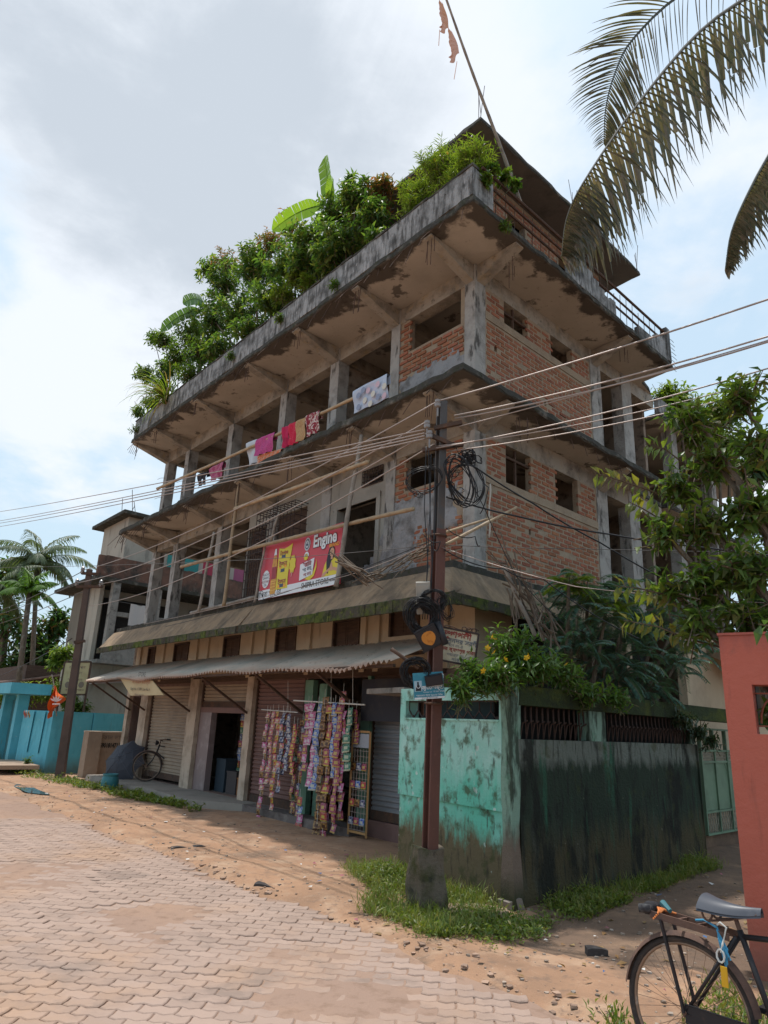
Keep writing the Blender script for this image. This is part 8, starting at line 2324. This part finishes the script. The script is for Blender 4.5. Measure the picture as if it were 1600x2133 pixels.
strip(590, 1484, 13, ('silver', 'silver', 'orange'), 0, 'strip of silver packets hanging between the yellow and the navy strips')
strip(604, 1488, 9, 'navy', 0, 'short strip of navy packets left of the red one')
strip(613, 1508, 8, 'red', 0, 'short strip of red packets by the green timber post')
strip(650, 1464, 5, 'pink', 1, 'upper strip of large pink packets right of the timber post', 1.05)
strip(651, 1548, 5, 'pink', 1, 'lower strip of large pink packets right of the timber post', 1.05)
strip(664, 1466, 10, 'blue', 1, 'strip of large bright blue packets beside the pink ones', 1.05)
strip(677, 1452, 16, 'gold', 1, 'long strip of gold brown packets right of the blue strip', 1.05)
strip(688, 1468, 15, ('red', 'gold', 'maroon'), 1, 'long strip of mixed red and gold packets in the store middle', 1.05)
strip(699, 1464, 11, 'blue', 0, 'narrow strip of blue packets right of the mixed strip', 1.05)
strip(707, 1468, 14, 'maroon', 1, 'long strip of maroon packets left of the green strip', 1.05)
strip(717, 1480, 12, ('pink', 'maroon'), 1, 'strip of pink and maroon packets next to the green strip', 1.1)
strip(727, 1474, 7, 'green', 1, 'strip of dark green packets before the wire rack', 1.1)
strip(743, 1478, 5, 'maroon', 0, 'short strip of small maroon packets right of the green strip', 1.2)
strip(716, 1440, 3, 'orange', 0, 'three orange packets hung high under the awning', 1.1)
strip(612, 1585, 6, ('maroon', 'gold'), 0, 'low strip of maroon and gold packets below the red one', 1.2)
strip(625, 1660, 7, ('red', 'blue', 'pink'), 1, 'low strip of mixed packets near the store step', 1.2)
strip(640, 1520, 4, ('gold', 'maroon'), 0, 'short strip of gold and maroon packets on the timber post', 1.3)
strip(563, 1486, 9, ('pink', 'orange'), 0, 'strip of pink and orange packets just right of the longest small strip', 1.2)
strip(597, 1486, 10, ('maroon', 'silver'), 0, 'strip of maroon and silver packets left of the navy strip', 1.2)
strip(620, 1510, 14, ('maroon', 'gold', 'green'), 0, 'long strip of dull mixed packets against the green timber post', 1.25)
strip(631, 1500, 15, ('gold', 'navy', 'maroon'), 0, 'strip of gold and navy packets on the right half of the timber post', 1.25)
strip(643, 1466, 8, ('pink', 'maroon'), 1, 'strip of pink and maroon packets left of the large pink strips', 1.1)
strip(670, 1470, 12, ('blue', 'gold'), 0, 'thin strip of blue and gold packets behind the bright blue strip', 1.15)
strip(682, 1470, 17, ('maroon', 'gold'), 1, 'longest strip of maroon and gold packets reaching down to the step', 1.12)
strip(694, 1470, 13, ('pink', 'gold', 'maroon'), 1, 'strip of pink and gold packets left of the narrow blue strip', 1.12)
strip(734, 1478, 9, ('green', 'navy'), 0, 'strip of small green and navy packets behind the wire rack', 1.3)
s = MB(); s.tube([at_L(545, 1478, 1.15), at_L(620, 1484, 1.15)], 0.008, 5); s.tube([at_L(612, 1459, 1.05), at_L(760, 1468, 1.1)], 0.012, 6)
s.tube([at_L(690, 1400, 1.1), at_L(690, 1466, 1.06)], 0.004, 4); s.tube([at_L(600, 1418, 1.15), at_L(600, 1483, 1.15)], 0.004, 4); s.tube([at_L(735, 1395, 1.1), at_L(735, 1466, 1.1)], 0.004, 4)
tag(s.build('hanging_rod', m_wr, None), 'pale rods under the awning from which the packets hang', 'rod')
# wire display rack
ra = at_L(748, 1640, 1.25); ra[2] = 0.05
rk = thing('display_rack', 'timber framed wire display rack with a grey header board', 'rack', ra)
w_, h_ = 0.42, 1.45
u = -DL
P = lambda x, z: ra + u * x + np.array([0, 0, z])
s = MB(); s.bar(P(-w_ / 2, 0), P(-w_ / 2, h_), 0.03); s.bar(P(w_ / 2, 0), P(w_ / 2, h_), 0.03); s.bar(P(-w_ / 2, h_), P(w_ / 2, h_), 0.03); s.bar(P(-w_ / 2, 0.05), P(w_ / 2, 0.05), 0.03); s.build('frame', mat('rack_wood', (0.36, 0.20, 0.08), rough=.6), rk)
s = MB()
for k in range(1, 6): x = -w_ / 2 + w_ * k / 6; s.bar(P(x, 0.05), P(x, h_ - 0.25), 0.006)
for k in range(15): s.bar(P(-w_ / 2, 0.08 + k * 0.078), P(w_ / 2, 0.08 + k * 0.078), 0.006)
s.build('wire_mesh', m_alum, rk, kind='stuff')
s = MB(); s.box(P(0, h_ - 0.13), (w_ - 0.04, 0.015, 0.2), u); s.build('header_board', mat('header_grey', (0.30, 0.32, 0.36), rough=.6), rk)
for k in range(12):
    inst('packet', pm_s[('navy', 'maroon', 'blue', 'red', 'gold')[k % 5]], P(-0.13 + 0.13 * (k % 3), 0.2 + 0.25 * (k // 3)) - DR * 0.03, (0, 0, math.atan2(u[1], u[0])), rk)
# goods inside the second shop
for k in range(30):
    c = ('maroon', 'navy', 'blue', 'red', 'green', 'navy')[k % 6]
    if k % 10 == 0:
        a = 8.15 + 0.4 * (k // 10); root = thing('packet_strip', ('left', 'middle', 'right')[k // 10] + ' dark strip of packets hanging inside the second shop', 'snack strip', W(a, BW + 0.5, 1.7), 'dim strips of packets inside the second shop')
    inst('packet', pm_l[c], W(8.15 + 0.4 * (k // 10), BW + 0.5, 1.65 - 0.135 * (k % 10)), (rng.normal(0, .1), 0, math.atan2(u[1], u[0]) + rng.normal(0, .2)), root)
for k, (a, h_, c, l_) in enumerate(((9.25, 0.62, (0.03, 0.045, 0.06), 'dark blue tins stacked at the left of the second shop doorway'), (8.75, 0.4, (0.06, 0.05, 0.05), 'brown carton on the floor of the second shop'), (8.3, 0.3, (0.22, 0.09, 0.03), 'orange crate just inside the second shop'))):
    s = MB(); s.wbox(a - 0.2, a + 0.2, BW + 0.25, BW + 0.6, 0.15, 0.15 + h_); o = thing('goods_box', l_, 'box', W(a, BW + 0.4, 0.15)); s.build('carton', mat('goods%d' % k, c, rough=.7), o); s = MB(); s.wbox(a - 0.21, a + 0.21, BW + 0.24, BW + 0.61, 0.152 + h_, 0.18 + h_); s.build('lid', mat('goods%d' % k, c), o)
for q in range(3):
    for k in range(8):
        a = 4.45 + 0.17 * k
        if (k + q) % 5 == 4: continue
    # jars on the store shelves
    s = MB()
    for k in range(8):
        a = 4.45 + 0.17 * k; s.lathe(W(a, BW + 0.7, 0.885 + 0.35 * q), [(0.055, 0), (0.06, 0.02), (0.06, 0.14), (0.045, 0.17), (0.05, 0.18), (0.05, 0.21)], 8)
    tag(s.build('jars', mat('jar%d' % q, ((0.16, 0.09, 0.04), (0.08, 0.1, 0.12), (0.2, 0.16, 0.1))[q], rough=.3), None, kind='stuff'), ('lower', 'middle', 'upper')[q] + ' row of dark jars on the shelves inside the store', 'jars')

# ================================================================== roof flag pole
fb_, ft_ = at_R(1068, 378, 1.12), at_R(915, -40, 1.12)
fb_ = beyond(ft_, fb_, 1.12)
fp_ = thing('flag_pole', 'long bamboo flag pole leaning from the roof corner with torn saffron pennants', 'flag pole', fb_)
n = 30
s = MB(); s.tube([fb_ + (ft_ - fb_) * k / n + UP * 0.02 * math.sin(k * .25) for k in range(n + 1)], [0.032 * (1 - 0.5 * k / n) * (1.1 if k % 3 == 0 else 1) for k in range(n + 1)], 7); s.build('pole', m_bamboo_g, fp_, smooth=True)
m_saf = mat('pennant_saffron', (0.66, 0.36, 0.26), [((0.62, 0.30, 0.17), 2, 0.5, 0.6)], 0.9)
for nm, T, B, tipx in (('pennant', (919, 2), (938, 62), (914, 64)), ('pennant', (938, 60), (960, 114), (934, 128))):
    t0, t1, t2 = at_R(*T, 1.12), at_R(*B, 1.12), at_R(*tipx, 1.10)
    s = MB()
    def pf(u, v):
        p = t0 * (1 - v) + t1 * v
        far = t0 * (1 - v) + t2 * v
        jag = (0.025 * math.sin(v * 37) + 0.02 * math.sin(v * 83)) * u * v
        return p * (1 - u) + far * u + RIGHT * jag + DR * 0.05 * math.sin(u * 5 + v * 4) - np.array([0, 0, 0.12 * u * (1 - u)])
    s.grid(pf, 8, 16); s.build(nm, m_saf, fp_)
for q in ((912, 62, 914, 95), (948, 128, 946, 165)):
    s = MB(); s.tube([at_R(q[0] + 4, q[1], 1.11), at_R(q[2], q[3], 1.1)], 0.005, 4); s.build('torn_thread', m_saf, fp_)

# bits and pieces on the ground
s = MB(); c = at_Z(985, 1905); rough_block(c - [0, 0, .02], 0.75, 0.4, 0.06, R(-15), 0.02).v
bk_ = rough_block(c, 0.62, 0.36, 0.05, R(-12), 0.018); tag(bk_.build('slab_fragment', m_tan, None, smooth=True), 'broken earth covered slab lying in the weeds beside the pole footing', 'slab fragment')
bk_ = rough_block(at_Z(1068, 1898), 0.16, 0.14, 0.10, 0.4, 0.03); tag(bk_.build('stone', mat('stone_grey', (0.26, 0.22, 0.19), [((0.15, .13, .11), 9, .5, .7)], .95, (30, .6)), None, smooth=True), 'grey stone at the foot of the green wall corner', 'stone')
for k, (x, y, l_) in enumerate(((1240, 1992, 'dark clod of rubbish lying on the lane'), (1040, 1945, 'small dark lump on the verge edge'), (560, 1845, 'dark torn rag lying on the sunlit earth'), (395, 1765, 'flattened dark strip of rubber on the earth shoulder'))):
    c = at_Z(x, y)
    b2 = rough_block(c, 0.16 if k < 3 else 0.1, (0.09, 0.08, 0.26, 0.5)[k], (0.05, 0.03, 0.012, 0.012)[k], R(40 * k), 0.015, 6, 6)
    tag(b2.build('rag' if k == 2 else ('rubber_strip' if k == 3 else 'rubbish'), mat('rubbish_dark', (0.05, 0.042, 0.04), [((0.09, .08, .075), 20, .5, .7)], .95), None, smooth=True), l_, 'litter')

# paper and plastic scraps trodden into the earth
for nm, c, k_ in (('paper_scraps', (0.55, 0.53, 0.5), 46), ('wrapper_scraps', (0.30, 0.10, 0.12), 26), ('wrapper_scraps', (0.06, 0.14, 0.30), 18)):
    s = MB()
    for k in range(k_):
        a, b = (rng.uniform(-2.6, 12), -1.6 + 2.3 * rng.random()) if k % 3 else (rng.uniform(-2.4, -0.3), rng.uniform(-1.2, 4))
        c0 = W(a, b, ground_z(a, b) + 0.012); r_ = rng.uniform(0.012, 0.04); t = rng.random() * 6
        q = [c0 + np.array([r_ * math.cos(t + j * 1.57) * rng.uniform(.6, 1.2), r_ * math.sin(t + j * 1.57) * rng.uniform(.6, 1.2), rng.uniform(0, .02)]) for j in range(4)]
        s.add(q, [(0, 1, 2), (0, 2, 3)])
    tag(s.build(nm, mat('scrap_%d' % k_, c, rough=.7), None, loc=(0, 0, 0)), {46: 'pale paper scraps scattered on the earth', 26: 'reddish wrapper scraps scattered on the earth', 18: 'blue wrapper scraps scattered on the earth'}[k_], 'litter', None, 'stuff')

# lettering becomes plain mesh
bpy.context.view_layer.update()
dg_ = bpy.context.evaluated_depsgraph_get()
fonts = [o for o in COL.objects if o.type == 'FONT']
for o in fonts:
    me = bpy.data.meshes.new_from_object(o.evaluated_get(dg_))
    n_ = bpy.data.objects.new('lettering', me)
    pr, ml = o.parent, o.matrix_local.copy()
    bpy.data.objects.remove(o)
    COL.objects.link(n_); n_.parent = pr; n_.matrix_local = ml
